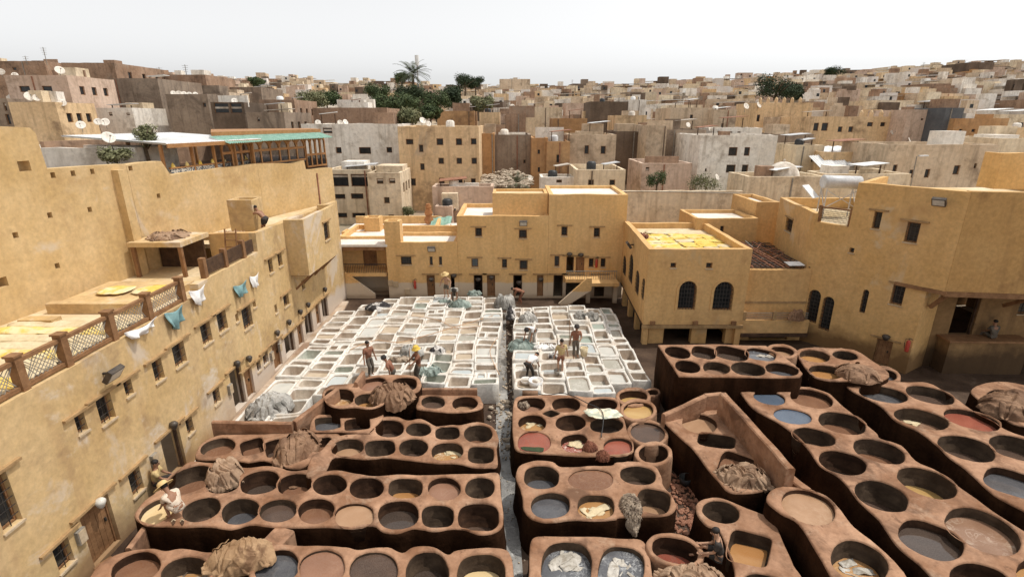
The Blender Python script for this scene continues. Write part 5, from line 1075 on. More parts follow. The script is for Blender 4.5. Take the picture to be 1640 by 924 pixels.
# ------------------------------------------------------------------ rooftop restaurant behind the tall wall
def build_restaurant():
    P1, P2, P3 = Vector((-16.0, 22.0)), Vector((-14.4, 30.0)), Vector((-12.35, 36.4))
    e = empty('rooftop_restaurant', 'wooden rooftop restaurant with white metal roof and green tiled eaves', 'restaurant', None, (-17, 30, 8))
    w12, w23 = Wall(P1+Vector((0.25, 1.2)), P2), Wall(P2, P3)
    fz = w12.px(340, 268)[1]-0.3; rz = w12.px(300, 229)[1]
    back = [(-30, 23.5), (-29, 36), (-21, 42)]
    m = MB(); m.prism([tuple(P1+Vector((-.4, 1.4))), tuple(P2+Vector((-.4, 0))), tuple(P3+Vector((-.4, 0.3))), (-20, 42), (-28, 38), (-27, 24)], 4, fz); m.build('floor', 'wood_dark', e)
    # corrugated white sheets
    ra, rb_, rc = Vector((-15.9, 24.3, rz)), Vector((-14.35, 30.3, rz)), Vector((-12.6, 35.5, rz+0.05)); V = []; F = []; n = 90
    for i in range(n+1):
        t = i/n; p = ra.lerp(rb_, t)+Vector((0.25, 0, 0)); b = p+Vector((-6.0, 1.6, 0.30)); zz = 0.03*math.cos(i*math.pi)
        V += [(p.x, p.y, p.z+zz), (b.x, b.y, b.z+zz), (b.x, b.y, b.z+zz-0.03), (p.x, p.y, p.z+zz-0.03)]
        if i: k = 4*i; F += [(k-4, k, k+1, k-3), (k-2, k+2, k+3, k-1), (k-4, k-1, k+3, k)]
    mk('roof_sheet', V, F, 'metal_white', e)
    m = MB(); m.bar((ra.x+0.28, ra.y, rz-0.1), (rb_.x+0.28, rb_.y, rz-0.1), 0.06, 0.18); m.build('fascia', 'wood_orange', e)
    for t in (0.03, 0.3, 0.52, 0.75, 0.97):
        p = ra.lerp(rb_, t); m = MB(); m.bar((p.x-0.2, p.y, fz), (p.x-0.2, p.y, rz-0.05), 0.12); m.build('post', 'wood_orange', e)
    for (x, y) in ((-20, 28), (-19.5, 33), (-18, 36)): m = MB(); m.bar((x, y, fz), (x, y, rz+0.1), 0.14); m.build('post', 'wood_orange', e)
    m = MB(); m.prism([(-22.4, 25.5), (-22.2, 25.5), (-19.4, 37), (-19.7, 37)], fz, rz+0.05); m.build('back_wall', 't_brick', e)
    # tiled balustrade with little finials
    m = MB(); w12.bar(m, 1.4, fz, w12.L-0.1, fz+0.38, -0.5, -0.4); m.build('balustrade', 'tile_blue', e)
    m = MB(); w12.bar(m, 1.4, fz+0.383, w12.L-0.1, fz+0.45, -0.52, -0.38); m.build('balustrade_cap', 'wood_orange', e)
    for k in range(7):
        s = 1.6+(w12.L-1.9)*k/6; c = w12.W(s, fz+0.45, -0.45); m = MB(); m.lathe([(0.11, 0), (0.09, 0.1), (0.0, 0.22)], c, 4); m.build('finial', 'hide_yellow', e)
    # carved pavilion end with arches and green tiles
    z0, z1 = fz+0.1, rz-0.1
    def arcade(w, s0, s1, k, base):
        bays = (s1-s0)/k
        loops = [arch_loop((s0+bays*i+0.07, z0+0.85, s0+bays*(i+1)-0.07, z1-0.1), 8) for i in range(k)]+[[(s0+bays*i+0.05, z0+0.1), (s0+bays*(i+1)-0.05, z0+0.1), (s0+bays*(i+1)-0.05, z0+0.72), (s0+bays*i+0.05, z0+0.72)] for i in range(k)]
        ol = [(s0, z0), (s1, z0), (s1, z1), (s0, z1)]; v2, tr, pos = fill(ol, loops); n = len(v2)
        V = [w.W(a, b, -0.3) for a, b in v2]+[w.W(a, b, -0.4) for a, b in v2]; F = list(tr)+[tuple(j+n for j in t[::-1]) for t in tr]; base_ = 0
        for lp in [ol]+loops:
            mm = len(lp)
            for i in range(mm): F.append((pos[base_+i], pos[base_+(i+1) % mm], pos[base_+(i+1) % mm]+n, pos[base_+i]+n))
            base_ += mm
        mk('arcade', V, F, 'wood_orange', e)
        for i in range(k):
            m = MB(); 
            for j in range(7): q = s0+bays*i+0.06+(bays-0.12)*j/6; w.bar(m, q-0.012, z0+0.1, q+0.012, z0+0.72, -0.36, -0.34)
            m.build('baluster_panel', 'iron', e)
    wa = Wall(w12.W(w12.L-2.2, 0)[:2], P2); arcade(wa, 0.0, wa.L, 3, 0)
    arcade(w23, 0.0, w23.L*0.68, 6, 0); 
    wb = Wall(w23.W(w23.L*0.69, 0, -0.0)[:2], P3); z0 -= 0.5; arcade(wb, 0.0, wb.L*0.95, 4, 0)
    for (w, s0, s1, zz) in ((wa, -0.2, wa.L+0.1, rz-0.1), (w23, -0.05, w23.L*0.98, rz-0.08)):
        k = int((s1-s0)/0.16)
        for i in range(k):
            a = s0+(s1-s0)*i/k; p0, p1 = w.W(a, zz-0.05, 0.45), w.W(a, zz+0.28, -0.7); q0, q1 = w.W(a+(s1-s0)/k, zz-0.05, 0.45), w.W(a+(s1-s0)/k, zz+0.28, -0.7); up = Vector((0, 0, 0.06))
            mk('roof_tile', [p0, p0.lerp(q0, .5)+up, q0, p1, p1.lerp(q1, .5)+up, q1], [(0, 1, 4, 3), (1, 2, 5, 4)], 'tile_green', e)
    m = MB(); m.prism([tuple(w23.W(-2.2, 0, -0.6)[:2]), tuple(w23.W(w23.L, 0, -0.6)[:2]), (-15, 40), (-20, 36)], rz+0.22, rz+0.42); m.build('roof_edge', 'wood_orange', e)
    settle(e)
    # low whitewashed house left of it, with sheets and a dish on top
    a, b = Dp(72, 268, 24.5), Dp(192, 236, 26)
    box_building('terrace_house', 'low whitewashed roof house behind the tall wall', 'building', [(-24, 24.0), (-17.6, 25.0), (-17.2, 27.5), (-24, 27.5)], 6, Dp(130, 237, 24.6).z, 't_white', None, None, 't_roof', 0.15, 0.25)
build_restaurant()
# ------------------------------------------------------------------ the town on the slope
def town_house(u0, v0, u1, v1, Y, depth, mat, wins, label, roof='t_roof', door=(), name='town_house', side=None, par=0.5, kind='plain'):
    a, b = Dp(u0, (v0+v1)/2, Y), Dp(u1, (v0+v1)/2, Y); zt = Dp((u0+u1)/2, v0, Y).z; zb = min(Dp((u0+u1)/2, v1, Y).z-1.5, terrain(a.x, Y)-0.5)
    poly = [(a.x, Y), (b.x, Y), (b.x, Y+depth), (a.x, Y+depth)]; w = Wall(poly[0], poly[1]); ops = []
    for q in wins: ops.append((w.rect(*q), kind))
    for q in door: ops.append((w.rect(*q), 'door'))
    fc = {0: {'ops': ops}}
    if side is not None:
        ws = Wall(poly[1], poly[2]) if side > 0 else Wall(poly[3], poly[0]); so_ = []
        h = zt-zb
        for k in range(3): so_.append(((depth*(0.2+0.25*k), zt-1.9, depth*(0.2+0.25*k)+0.7, zt-1.0), 'plain'))
        fc[1 if side > 0 else 3] = {'ops': so_}
    e = box_building(name, label, 'house', poly, zb, zt, mat, fc, 'town houses behind the tannery', roof, par, 0.25, trim=False)
    r = random.Random(int(u0*7+v0)); W_ = b.x-a.x; rz = zt-par; new = []
    for k in range(r.choice([1, 2, 2, 3])):
        s = r.uniform(.9, 2.4); X = r.uniform(a.x+.4, max(a.x+.5, b.x-s-.4)); Yy = r.uniform(Y+.8, Y+max(1.0, depth-s-.3)); hh = r.uniform(.7, 1.7); t = r.random()
        if t < .45: m = MB(); m.box(X, Yy, rz+.003, X+s, Yy+s, rz+hh); new.append(m.build('roof_hut', r.choice([mat, 't_white', 't_sand', 't_brick', 't_cream']), e))
        elif t < .7:
            m = MB(); m.bar((X, Yy, rz+hh), (X+s*1.3, Yy+.3, rz+hh+.2), s, .05); new.append(m.build('tin_roof', r.choice(['metal_white', 'galvanised', 'rust', 't_roof']), e))
            for q in (X+.1, X+s*1.2): m = MB(); m.bar((q, Yy, rz), (q, Yy, rz+hh), .08); new.append(m.build('post', 'wood_dark', e))
        elif t < .85: m = MB(); m.lathe([(0, 0), (.42, 0), (.45, .1), (.45, .9), (.3, 1.05), (0, 1.08)], (X+.5, Yy, rz), 12); new.append(m.build('water_tank', r.choice(['plastic_black', 't_white', 'metal_white']), e, True))
        else: m = MB(); m.box(X, Yy, rz+.003, X+s*1.6, Yy+.2, rz+hh*.9); new.append(m.build('parapet_wall', r.choice([mat, 't_white', 't_brick']), e))
    if r.random() < .6 and depth > 3:         # rain pipe or repaired strip down the front
        q = r.uniform(.1, .9)*W_; m = MB(); w.bar(m, q-.05, zb+.5, q+.05, zt-.1, .003, .08); new.append(m.build('drain_pipe', r.choice(['rust', 'iron_grey', 't_dark']), e))
    M = e.matrix_basis.inverted()
    for o in new: o.matrix_parent_inverse = M
    return e
HOUSES = [
 (15, 121, 114, 185, 60, 7, 't_pink', [(31, 138, 48, 148), (68, 138, 84, 152)], 'greyish pink house with two dark windows, far left', 1),
 (21, 164, 96, 225, 54, 5, 't_tan', [], 'blank tan house below the pink one, far left', 1),
 (-40, 158, 20, 225, 57, 6, 't_grey', [(6, 165, 20, 178), (10, 183, 26, 200)], 'grey house with open balconies at the left edge', None),
 (112, 101, 195, 215, 78, 12, 't_brick', [], 'big blank brick house rising above the left', 1),
 (-60, 98, 80, 170, 92, 10, 't_brick', [(20, 108, 26, 113)], 'long brick house on the left skyline', None),
 (188, 126, 262, 230, 72, 10, 't_grey', [], 'tall blank grey block left of the restaurant', None),
 (272, 151, 338, 230, 66, 8, 't_grey', [(325, 165, 330, 172)], 'grey brick block with dishes on its roof', None),
 (250, 120, 332, 165, 88, 9, 't_brick', [], 'brick house topping the grey blocks', None),
 (160, 173, 217, 230, 62, 6, 't_white', [(174, 180, 180, 186), (202, 181, 208, 185)], 'small cream house with two slit windows by the brick house', None),
 (338, 148, 370, 200, 74, 6, 't_sand', [(352, 155, 356, 164)], 'pale house end with one window above the restaurant', None),
 (342, 164, 394, 230, 63, 6, 't_dark', [(343, 165, 366, 182), (369, 165, 391, 182)], 'dark house with two loggias behind the restaurant', None),
 (398, 180, 458, 235, 60, 8, 't_grey', [(412, 188, 416, 195)], 'grey brown house right behind the restaurant', 1),
 (418, 160, 474, 210, 70, 8, 't_brick', [], 'brown house end above the restaurant', 1),
 (340, 140, 420, 180, 95, 9, 't_grey', [(350, 148, 356, 154)], 'wide grey house high on the left slope', None),
 (488, 199, 641, 300, 56, 9, 't_white', [(538, 236, 547, 246), (575, 236, 594, 247), (619, 236, 628, 245), (517, 205, 532, 214)], 'large peeling white house with three dark windows', None),
 (526, 272, 597, 356, 48.5, 4, 't_cream', [(531, 279, 558, 299), (562, 279, 589, 299), (534, 311, 553, 319), (562, 310, 582, 319), (537, 341, 556, 349), (564, 341, 585, 349)], 'cream house with a caged balcony and strip windows', None),
 (591, 277, 643, 356, 46.8, 5, 't_cream', [(603, 286, 614, 295), (623, 286, 633, 294), (615, 316, 624, 326), (622, 344, 631, 351)], 'narrow cream house with four small windows', 1),
 (641, 203, 768, 345, 52, 9, 't_tan', [(650, 223, 662, 232), (699, 222, 710, 233), (730, 222, 740, 233), (754, 222, 764, 232), (702, 253, 711, 263), (731, 253, 740, 263), (755, 253, 764, 263), (671, 232, 678, 244), (673, 262, 680, 273), (703, 285, 712, 295), (732, 285, 741, 295), (754, 286, 762, 295), (656, 286, 666, 298)], 'tall tan apartment house with rows of windows', None),
 (693, 299, 790, 350, 46.5, 2.4, 't_pink', [], 'long low pinkish wall block before the tan apartment house', None),
 (697, 331, 724, 360, 44.8, 1.4, 't_pink', [(727, 334, 730, 338)], 'small pinkish block beside the green awning', None),
 (503, 173, 621, 220, 70, 8, 't_brick', [(600, 187, 611, 195)], 'low brown wall-like house above the white house', None),
 (540, 160, 583, 176, 88, 5, 't_white', [], 'small bright white roof box among the trees', None),
 (768, 214, 792, 290, 57, 7, 't_orange', [], 'orange brown strip of house right of the tan apartments', None),
 (790, 216, 850, 300, 58, 8, 't_grey', [(838, 256, 842, 262)], 'stained grey house right of the orange strip', None),
 (851, 221, 877, 300, 55.5, 6, 't_orange', [(861, 240, 865, 247), (861, 268, 865, 276)], 'narrow orange house with two slit windows', None),
 (875, 227, 912, 300, 55, 6, 't_orange', [(891, 248, 896, 261)], 'orange brown house with a single slit window', None),
 (912, 216, 985, 300, 57, 7, 't_sand', [(936, 233, 943, 247), (962, 234, 970, 247), (912, 265, 917, 275)], 'peeling sand house with two tall windows', None),
 (985, 211, 1033, 300, 64, 8, 't_dark', [], 'shadowy dark house in the middle of the town', None),
 (1034, 201, 1066, 270, 60, 7, 't_sand', [], 'pale stained house end beside the dark house', None),
 (1064, 208, 1128, 270, 61, 8, 't_grey', [], 'grey house with a stained parapet above the pink house', None),
 (922, 272, 1001, 312, 47.5, 6, 't_cream', [(942, 288, 951, 297), (976, 288, 985, 298)], 'low cream house with two square windows above the back range', None),
 (866, 284, 922, 312, 49, 3, 't_white', [(891, 288, 900, 293)], 'low white wall house with one vent', None),
 (1027, 262, 1107, 300, 50, 6, 't_pink', [(1034, 268, 1040, 274), (1040, 283, 1047, 292), (1056, 284, 1064, 292)], 'low pinkish house with small windows', None),
 (1118, 217, 1240, 300, 53, 8, 't_white', [(1167, 236, 1181, 250), (1192, 236, 1201, 250), (1188, 264, 1198, 278), (1163, 264, 1178, 277), (1129, 270, 1132, 275)], 'peeling white house with big dark windows right of centre', None),
 (1072, 173, 1140, 225, 76, 8, 't_sand', [(1105, 184, 1110, 190)], 'plain sand house above the peeling white house', None),
 (1142, 176, 1178, 215, 74, 6, 't_sand', [(1155, 198, 1159, 205)], 'small sand house with a dish on top', None),
 (1140, 205, 1220, 225, 62, 5, 't_white', [(1149, 210, 1153, 216), (1168, 211, 1173, 216), (1181, 211, 1186, 216)], 'low white roof house with three vents', None),
 (1296, 187, 1446, 245, 75, 9, 't_tan', [(1389, 196, 1398, 203), (1410, 196, 1418, 203), (1342, 203, 1349, 212), (1359, 203, 1366, 212), (1303, 197, 1311, 210), (1316, 197, 1326, 210)], 'long tan house with crenellated roof on the right slope', None),
 (1447, 176, 1512, 245, 72, 8, 't_pink', [(1475, 190, 1479, 193)], 'blank pinkish grey house beside the dark cladding', None),
 (1507, 173, 1536, 245, 69, 8, 't_cladding', [], 'narrow building clad in dark grey sheets', None),
 (1524, 190, 1609, 245, 68, 7, 't_orange', [(1536, 207, 1541, 212), (1556, 207, 1562, 212)], 'bright orange house on the right slope', None),
 (1605, 205, 1680, 245, 66, 7, 't_tan', [], 'tan house at the right edge behind the orange one', None),
 (1418, 232, 1592, 300, 48, 7, 't_sand', [(1430, 264, 1437, 275), (1456, 272, 1463, 285), (1481, 271, 1489, 285), (1527, 265, 1537, 280), (1560, 262, 1564, 270), (1417, 260, 1421, 270)], 'long sand coloured house above the right-hand roof', None),
 (1590, 222, 1700, 300, 50, 7, 't_cream', [], 'cream house wall at the far right edge', None),
 (1272, 233, 1316, 290, 55, 6, 't_cream', [(1299, 255, 1305, 260)], 'small cream house left of the tin shack', None),
 (1318, 244, 1425, 300, 53, 5, 't_tan', [], 'tan house carrying the tin shack', None),
 (1195, 283, 1320, 330, 43, 4, 't_cream', [], 'low cream wall house in front of the white dome', None),
 (1320, 279, 1455, 320, 44, 3, 't_cream', [], 'low cream wall behind the solar tank', None),
 (1240, 215, 1300, 260, 66, 7, 't_grey', [], 'grey house with a rubble roof right of the white house', None),
 (800, 127, 849, 160, 190, 12, 't_sand', [], 'pale blank block on the centre skyline', None),
 (1210, 165, 1300, 200, 88, 8, 't_tan', [(1212, 184, 1217, 195)], 'tan wall with merlons below the dark tree', None),
 (945, 163, 1005, 210, 92, 9, 't_dark', [], 'dark brown blank house in the centre of the slope', None),
 (1005, 160, 1034, 200, 96, 6, 't_white', [], 'small white cube house on the centre slope', None),
 (842, 172, 900, 215, 84, 7, 't_cream', [], 'pale cream terrace house on the centre slope', None),
 (810, 182, 842, 225, 72, 6, 't_brick', [], 'small brown cube house right of the tan apartments', None),
 (768, 180, 800, 225, 74, 6, 't_tan', [], 'tan stepped house with a pale stair', None),
 (700, 178, 760, 210, 76, 6, 't_orange', [], 'low orange roof house behind the tan apartments', None),
 (885, 190, 940, 225, 70, 6, 't_orange', [], 'low orange house among grey roofs', None),
 (985, 185, 1035, 215, 74, 6, 't_tan', [], 'low tan house above the dark house', None),
 (1465, 150, 1540, 185, 110, 9, 't_sand', [(1480, 160, 1484, 165)], 'sand house midway up the right slope', None),
 (1550, 100, 1590, 125, 190, 12, 't_dark', [], 'dark box house on the right skyline', None),
]
for (u0, v0, u1, v1, Y, d, mt, wins, lab, side) in HOUSES: town_house(u0, v0, u1, v1, Y, d, mt, wins, lab, side=side)
def merlons(u0, u1, v, Y, n, lab):
    for k in range(n):
        p = Dp(u0+(u1-u0)*k/(n-1), v, Y); m = MB(); m.box(p.x-0.2, Y, p.z-0.1, p.x+0.2, Y+0.35, p.z+0.5); m.lathe([(0.28, 0.5), (0.18, 0.7), (0, 0.9)], (p.x, Y+0.2, p.z), 4)
        o = m.build('merlon', 't_tan'); tag(o, '%s %s, counted from the left' % (('first', 'second', 'third', 'fourth', 'fifth', 'sixth')[k], lab), 'merlon', lab)
merlons(1218, 1282, 165, 88.1, 6, 'tan pointed merlon on the wall below the dark tree')
merlons(1380, 1444, 187, 75.1, 5, 'tan pointed merlon along the long tan house')

# random infill: smaller houses climbing the slope, each one a house of its own
COLN = {'t_white': 'white', 't_cream': 'cream', 't_tan': 'tan', 't_sand': 'sandy', 't_orange': 'orange', 't_pink': 'pinkish', 't_brick': 'brick', 't_grey': 'grey', 't_dark': 'dark brown'}
def far_house(x, y, w, d, h, mt, rz, r, nwin):
    z0 = min(terrain(x-w/2, y), terrain(x+w/2, y), terrain(x, y+d))-0.8; H = terrain(x, y)+h-z0; P = 0.5; t = 0.25
    u = 820+830*x/((y)*cp)
    zone = next(n for lim_, n in ((170, 'behind the far left houses'), (330, 'above the restaurant roof'), (480, 'left of the grove'), (600, 'above the large white house'), (745, 'around the palm grove'), (850, 'above the tan apartments'), (960, 'left of the slope centre'), (1080, 'at the slope centre'), (1200, 'left of the dark tree'), (1300, 'around the dark tree'), (1420, 'above the long tan house'), (1530, 'above the orange house'), (9999, 'at the far right')) if u < lim_)
    ht = 'on the skyline' if y > 195 else 'near the crest' if y > 160 else 'midway up' if y > 120 else 'low down'
    hut = r.random() < 0.7; tin = r.random() < 0.42
    ex = (['blank-walled', 'one-windowed', 'two-windowed', 'three-windowed'][nwin])+' '+('tin-roofed house' if tin else 'house with roof hut' if hut else 'house')
    e = empty('hill_house', '%s %s %s, %s' % (COLN[mt], ex, zone, ht), 'house', 'houses on the far slope '+zone, (x, y, z0), rz)
    X0, X1 = -w/2, w/2; m = MB()
    m.add([(X0, 0, 0), (X1, 0, 0), (X1, d, 0), (X0, d, 0), (X0, 0, H), (X1, 0, H), (X1, d, H), (X0, d, H), (X0+t, t, H), (X1-t, t, H), (X1-t, d-t, H), (X0+t, d-t, H), (X0+t, t, H-P), (X1-t, t, H-P), (X1-t, d-t, H-P), (X0+t, d-t, H-P)],
          [(0, 1, 5, 4), (1, 2, 6, 5), (2, 3, 7, 6), (3, 0, 4, 7), (4, 5, 9, 8), (5, 6, 10, 9), (6, 7, 11, 10), (7, 4, 8, 11), (8, 9, 13, 12), (9, 10, 14, 13), (10, 11, 15, 14), (11, 8, 12, 15)])
    m.build('wall', mt, e)
    mk('roof', [(X0+t, t, H-P+.004), (X1-t, t, H-P+.004), (X1-t, d-t, H-P+.004), (X0+t, d-t, H-P+.004)], [(0, 1, 2, 3)], r.choice(['t_roof', 't_roof', 'roof_white', 't_sand', 't_grey', 't_white']), e)
    for k in range(nwin):
        wx = X0+w*(k+0.5)/nwin+r.uniform(-.4, .4); wz = H-r.choice([1.9, 2.2, 4.2]); ww, wh = r.uniform(.35, .55), r.uniform(.5, .8)
        m = MB(); m.box(wx-ww, -0.05, wz-wh, wx+ww, 0.02, wz+wh); o = m.build('window', 't_roof' if r.random() < .4 else 'wood_dark', e)
        m = MB(); m.box(wx-ww+.07, -0.058, wz-wh+.07, wx+ww-.07, -0.051, wz+wh-.07); m.build('pane', 'pane', o)
    if hut:
        s = r.uniform(1.2, 3.0); px_, py_ = r.uniform(X0+.3, X1-s-.3), r.uniform(.6, max(.7, d-s-.3)); hh = r.uniform(1.2, 2.4)
        m = MB(); m.box(px_, py_, H-P+.004, px_+s, py_+s, H-P+hh); m.build('roof_hut', r.choice([mt, 't_white', 't_white', 't_cream', 't_brick', 't_sand']), e)
    if tin:
        m = MB(); m.bar((X0+.5, d*.5, H+.7), (X1-.5, d*.55, H+1.0), d*.5, 0.06); m.build('tin_roof', r.choice(['metal_white', 't_roof', 'galvanised']), e)
    return e, z0+H
r5 = random.Random(41); ROOFS = []
mats_w = ['t_white']*6+['t_cream']*6+['t_tan']*3+['t_sand']*5+['t_orange']*1+['t_pink']*4+['t_brick']*3+['t_grey']*4+['t_dark']*2
y = 84.0; nh = 0
while y < 236:
    half = 0.98*y; x = -half+r5.uniform(0, 6)
    if y > 110 : x = max(x, -0.72*y)
    while x < half*1.02:
        w = r5.uniform(4.0, 9.5)*(0.85+y/420); d = r5.uniform(6, 9); h = r5.uniform(2.2, 5.4)
        if r5.random() < (0.92 if y > 100 else 0.8):
            cut = False
            u = 820+830*x/(y*cp)
            if 480 < u < 745 and y < (130 if u > 600 else 108): cut = True          # the grove
            if u < 420 and y > 120: h *= 0.7
            if not cut:
                e, zt = far_house(x+w/2, y+r5.uniform(-3, 3), w, d, h, r5.choice(mats_w), r5.uniform(-.22, .22), r5, r5.choice([0, 1, 1, 2, 3]) if y < 150 else r5.choice([0, 0, 1, 2]))
                ROOFS.append((x+w/2, y+1.5, zt, y)); nh += 1
        x += w*r5.uniform(0.98, 1.2)
    y += r5.uniform(8.0, 10.5) if y < 150 else r5.uniform(11, 13.5)
print('hill houses', nh)
# the countless roof huts, stairs and lean-tos between them: too many and too small to tell apart
fr_m = ['t_white', 't_cream', 't_sand', 't_pink', 't_brick', 't_dark', 't_tan', 'roof_white']; fr_v, fr_f, fr_i = [], [], []
for i in range(1500):
    yy = 92+143*r5.random()**.85; xx = r5.uniform(-.8 if yy > 110 else -1.0, 1.0)*yy*.98; u = 820+830*xx/(yy*cp)
    if 480 < u < 745 and yy < 135: continue
    w_, d_, z_ = r5.uniform(1.2, 4.2), r5.uniform(1.2, 3.5), terrain(xx, yy); hh = r5.uniform(2.2, 6.4)*(.75 if u < 420 else 1); mb = MB(); mb.box(xx-w_/2, yy, z_-1, xx+w_/2, yy+d_, z_+hh); k = len(fr_v)
    a_ = r5.uniform(-.25, .25); ca, sa = math.cos(a_), math.sin(a_)
    fr_v += [(xx+(p.x-xx)*ca-(p.y-yy)*sa, yy+(p.x-xx)*sa+(p.y-yy)*ca, p.z) for p in mb.v]; fr_f += [tuple(j+k for j in f) for f in mb.f]; fr_i += [r5.choice([0, 0, 1, 1, 2, 2, 3, 3, 4, 5, 6, 7])]*6
    if r5.random() < .5:      # dark opening
        wx, wz = r5.uniform(-.3, .3)*w_, hh-r5.uniform(.7, 1.3); k = len(fr_v); q = [(wx-.3, -.03, wz-.35), (wx+.3, -.03, wz-.35), (wx+.3, -.03, wz+.3), (wx-.3, -.03, wz+.3), (wx-.3, .3, wz-.35), (wx+.3, .3, wz-.35), (wx+.3, .3, wz+.3), (wx-.3, .3, wz+.3)]
        fr_v += [(xx+p[0]*ca-p[1]*sa, yy+p[0]*sa+p[1]*ca, z_+p[2]) for p in q]; fr_f += [(k, k+1, k+2, k+3), (k, k+4, k+5, k+1), (k+2, k+6, k+7, k+3)]; fr_i += [8]*3
tag(mk('roof_clutter', fr_v, fr_f, None, None, False, fr_m+['pane'], fr_i), 'jumble of small huts and lean-tos between the houses of the far slope', 'huts', kind='stuff')

# satellite dishes
def dish_proto():
    e = empty('satellite_dish', 'x', 'dish', 'satellite dishes on the town roofs'); m = MB()
    prof = [(0.001, 0.10), (0.15, 0.105), (0.3, 0.13), (0.45, 0.18), (0.46, 0.17), (0.3, 0.115), (0.001, 0.085)]
    m.lathe(prof, (0, 0, 0), 16); o = m.build('bowl', 't_white', e, True); o.rotation_euler = (R(62), 0, 0); o.location = (0, -0.1, 0.75)
    m = MB(); m.tube([(0, -0.25, 0.45), (0, -0.75, 0.95)], 0.018, 5); m.box(-.05, -.82, .9, .05, -.72, 1.0); m.build('arm', 'iron_grey', e)
    m = MB(); m.tube([(0, 0, 0), (0, 0, 0.75)], 0.03, 6); m.build('mast', 'iron_grey', e); return e
DP = dish_proto(); DP_used = [False]
def copy_tree(o, parent=None):
    c = o.copy(); COL.objects.link(c); c.parent = parent
    for ch in o.children: copy_tree(ch, c)
    return c
def dish(p, s, rz, label):
    o = DP if not DP_used[0] else copy_tree(DP); DP_used[0] = True
    o.location = p; o.scale = (s, s, s); o.rotation_euler = (0, 0, rz); o['label'] = label
HC = {}
for (u, v, Y, s, host) in ((5, 118, 60.5, 1.6, 'pink house far left'), (27, 122, 60.5, 1.4, 'pink house far left'), (52, 162, 56, 2.2, 'blank tan house'), (62, 160, 56, 1.6, 'blank tan house'), (98, 118, 61, 2.0, 'pink house far left'), (116, 112, 79, 1.6, 'big brick house'), (102, 168, 55, 1.6, 'blank tan house'), (133, 205, 50, 1.7, 'roof below the tan house'), (160, 198, 52, 1.5, 'roof below the tan house'), (172, 200, 55, 1.8, 'cream house by the brick house'),
   (279, 150, 66.5, 1.4, 'grey brick block'), (288, 150, 66.5, 1.4, 'grey brick block'), (296, 151, 66.5, 1.4, 'grey brick block'), (305, 151, 66.5, 1.3, 'grey brick block'), (314, 151, 67, 1.3, 'grey brick block'), (354, 146, 75, 1.4, 'pale house end'), (377, 163, 64, 1.5, 'dark house with loggias'), (510, 197, 57, 1.3, 'large white house'), (545, 197, 58, 1.3, 'large white house'), (553, 196, 58, 1.3, 'large white house'),
   (676, 196, 53, 1.5, 'tan apartment house'), (686, 199, 53, 1.2, 'tan apartment house'), (1100, 200, 62, 1.3, 'grey house above the pink house'), (1135, 208, 62.5, 1.3, 'low white roof house'), (1212, 170, 88, 2.2, 'wall below the dark tree'), (1192, 172, 75, 1.9, 'sand house with a dish'), (1452, 225, 70, 1.6, 'pinkish grey house'), (1488, 224, 71, 1.5, 'pinkish grey house'), (1547, 222, 67, 1.5, 'orange house'), (1563, 224, 67, 1.5, 'orange house'), (1425, 212, 74, 1.5, 'long tan house'), (848, 285, 48, 1.1, 'low white wall house'), (1145, 285, 49, 1.3, 'peeling white house')):
    p = Dp(u, v+8, Y); hc = HC.get(host, 0); HC[host] = hc+1; dish(p, s*0.5, r5.uniform(0.3, 0.9), '%s white satellite dish from the left by the %s' % (('first', 'second', 'third', 'fourth', 'fifth')[hc], host))
for i in range(26):
    x, y, z, yy = r5.choice(ROOFS); 
    if yy < 140: dish((x+r5.uniform(-3, 3), y, z-0.5), r5.uniform(0.9, 1.3), r5.uniform(0.2, 1.0), 'small white satellite dish on a far hillside roof')
dish(G(170, 225, 10.0) if False else Vector((-18.3, 24.4, Dp(180, 238, 24.6).z)), 0.6, 0.9, 'large white satellite dish on the low whitewashed roof house')
def mast(p, h, label):
    e = empty('antenna', label, 'antenna', 'antennas on the skyline', p); m = MB(); m.tube([(0, 0, 0), (0, 0, h)], 0.05, 5); m.build('pole', 'iron_grey', e)
    m = MB()
    for k in range(4): m.bar((-0.5+0.06*k, 0, h-0.15-0.3*k), (0.5-0.06*k, 0, h-0.15-0.3*k), 0.035)
    m.build('crossbar', 'iron_grey', e)
for (u, v0, v1, Y, lab) in ((76, 76, 100, 90, 'thin antenna on the long brick house'), (258, 108, 122, 88, 'thin antenna above the brick house'), (300, 104, 122, 89, 'taller antenna above the brick house'), (44, 90, 100, 92, 'short antenna at the left skyline'), (916, 128, 140, 200, 'antenna on the centre skyline'), (1475, 100, 118, 180, 'antenna on the right skyline')):
    a, b = Dp(u, v1+5, Y), Dp(u, v0, Y); mast(a, b.z-a.z, lab)
a, b = Dp(670, 140, 150), Dp(670, 89, 150); e = empty('telecom_mast', 'slim telecom mast beside the palm on the skyline', 'mast', None, a); m = MB(); m.tube([(0, 0, 0), (0, 0, b.z-a.z)], 0.22, 8); m.build('pole', 'galvanised', e)
m = MB(); m.lathe([(0.0, -1.2), (0.55, -1.2), (0.55, 1.2), (0, 1.2)], (0, 0, b.z-a.z-1.2), 8); m.build('antenna_panel', 'metal_white', e)

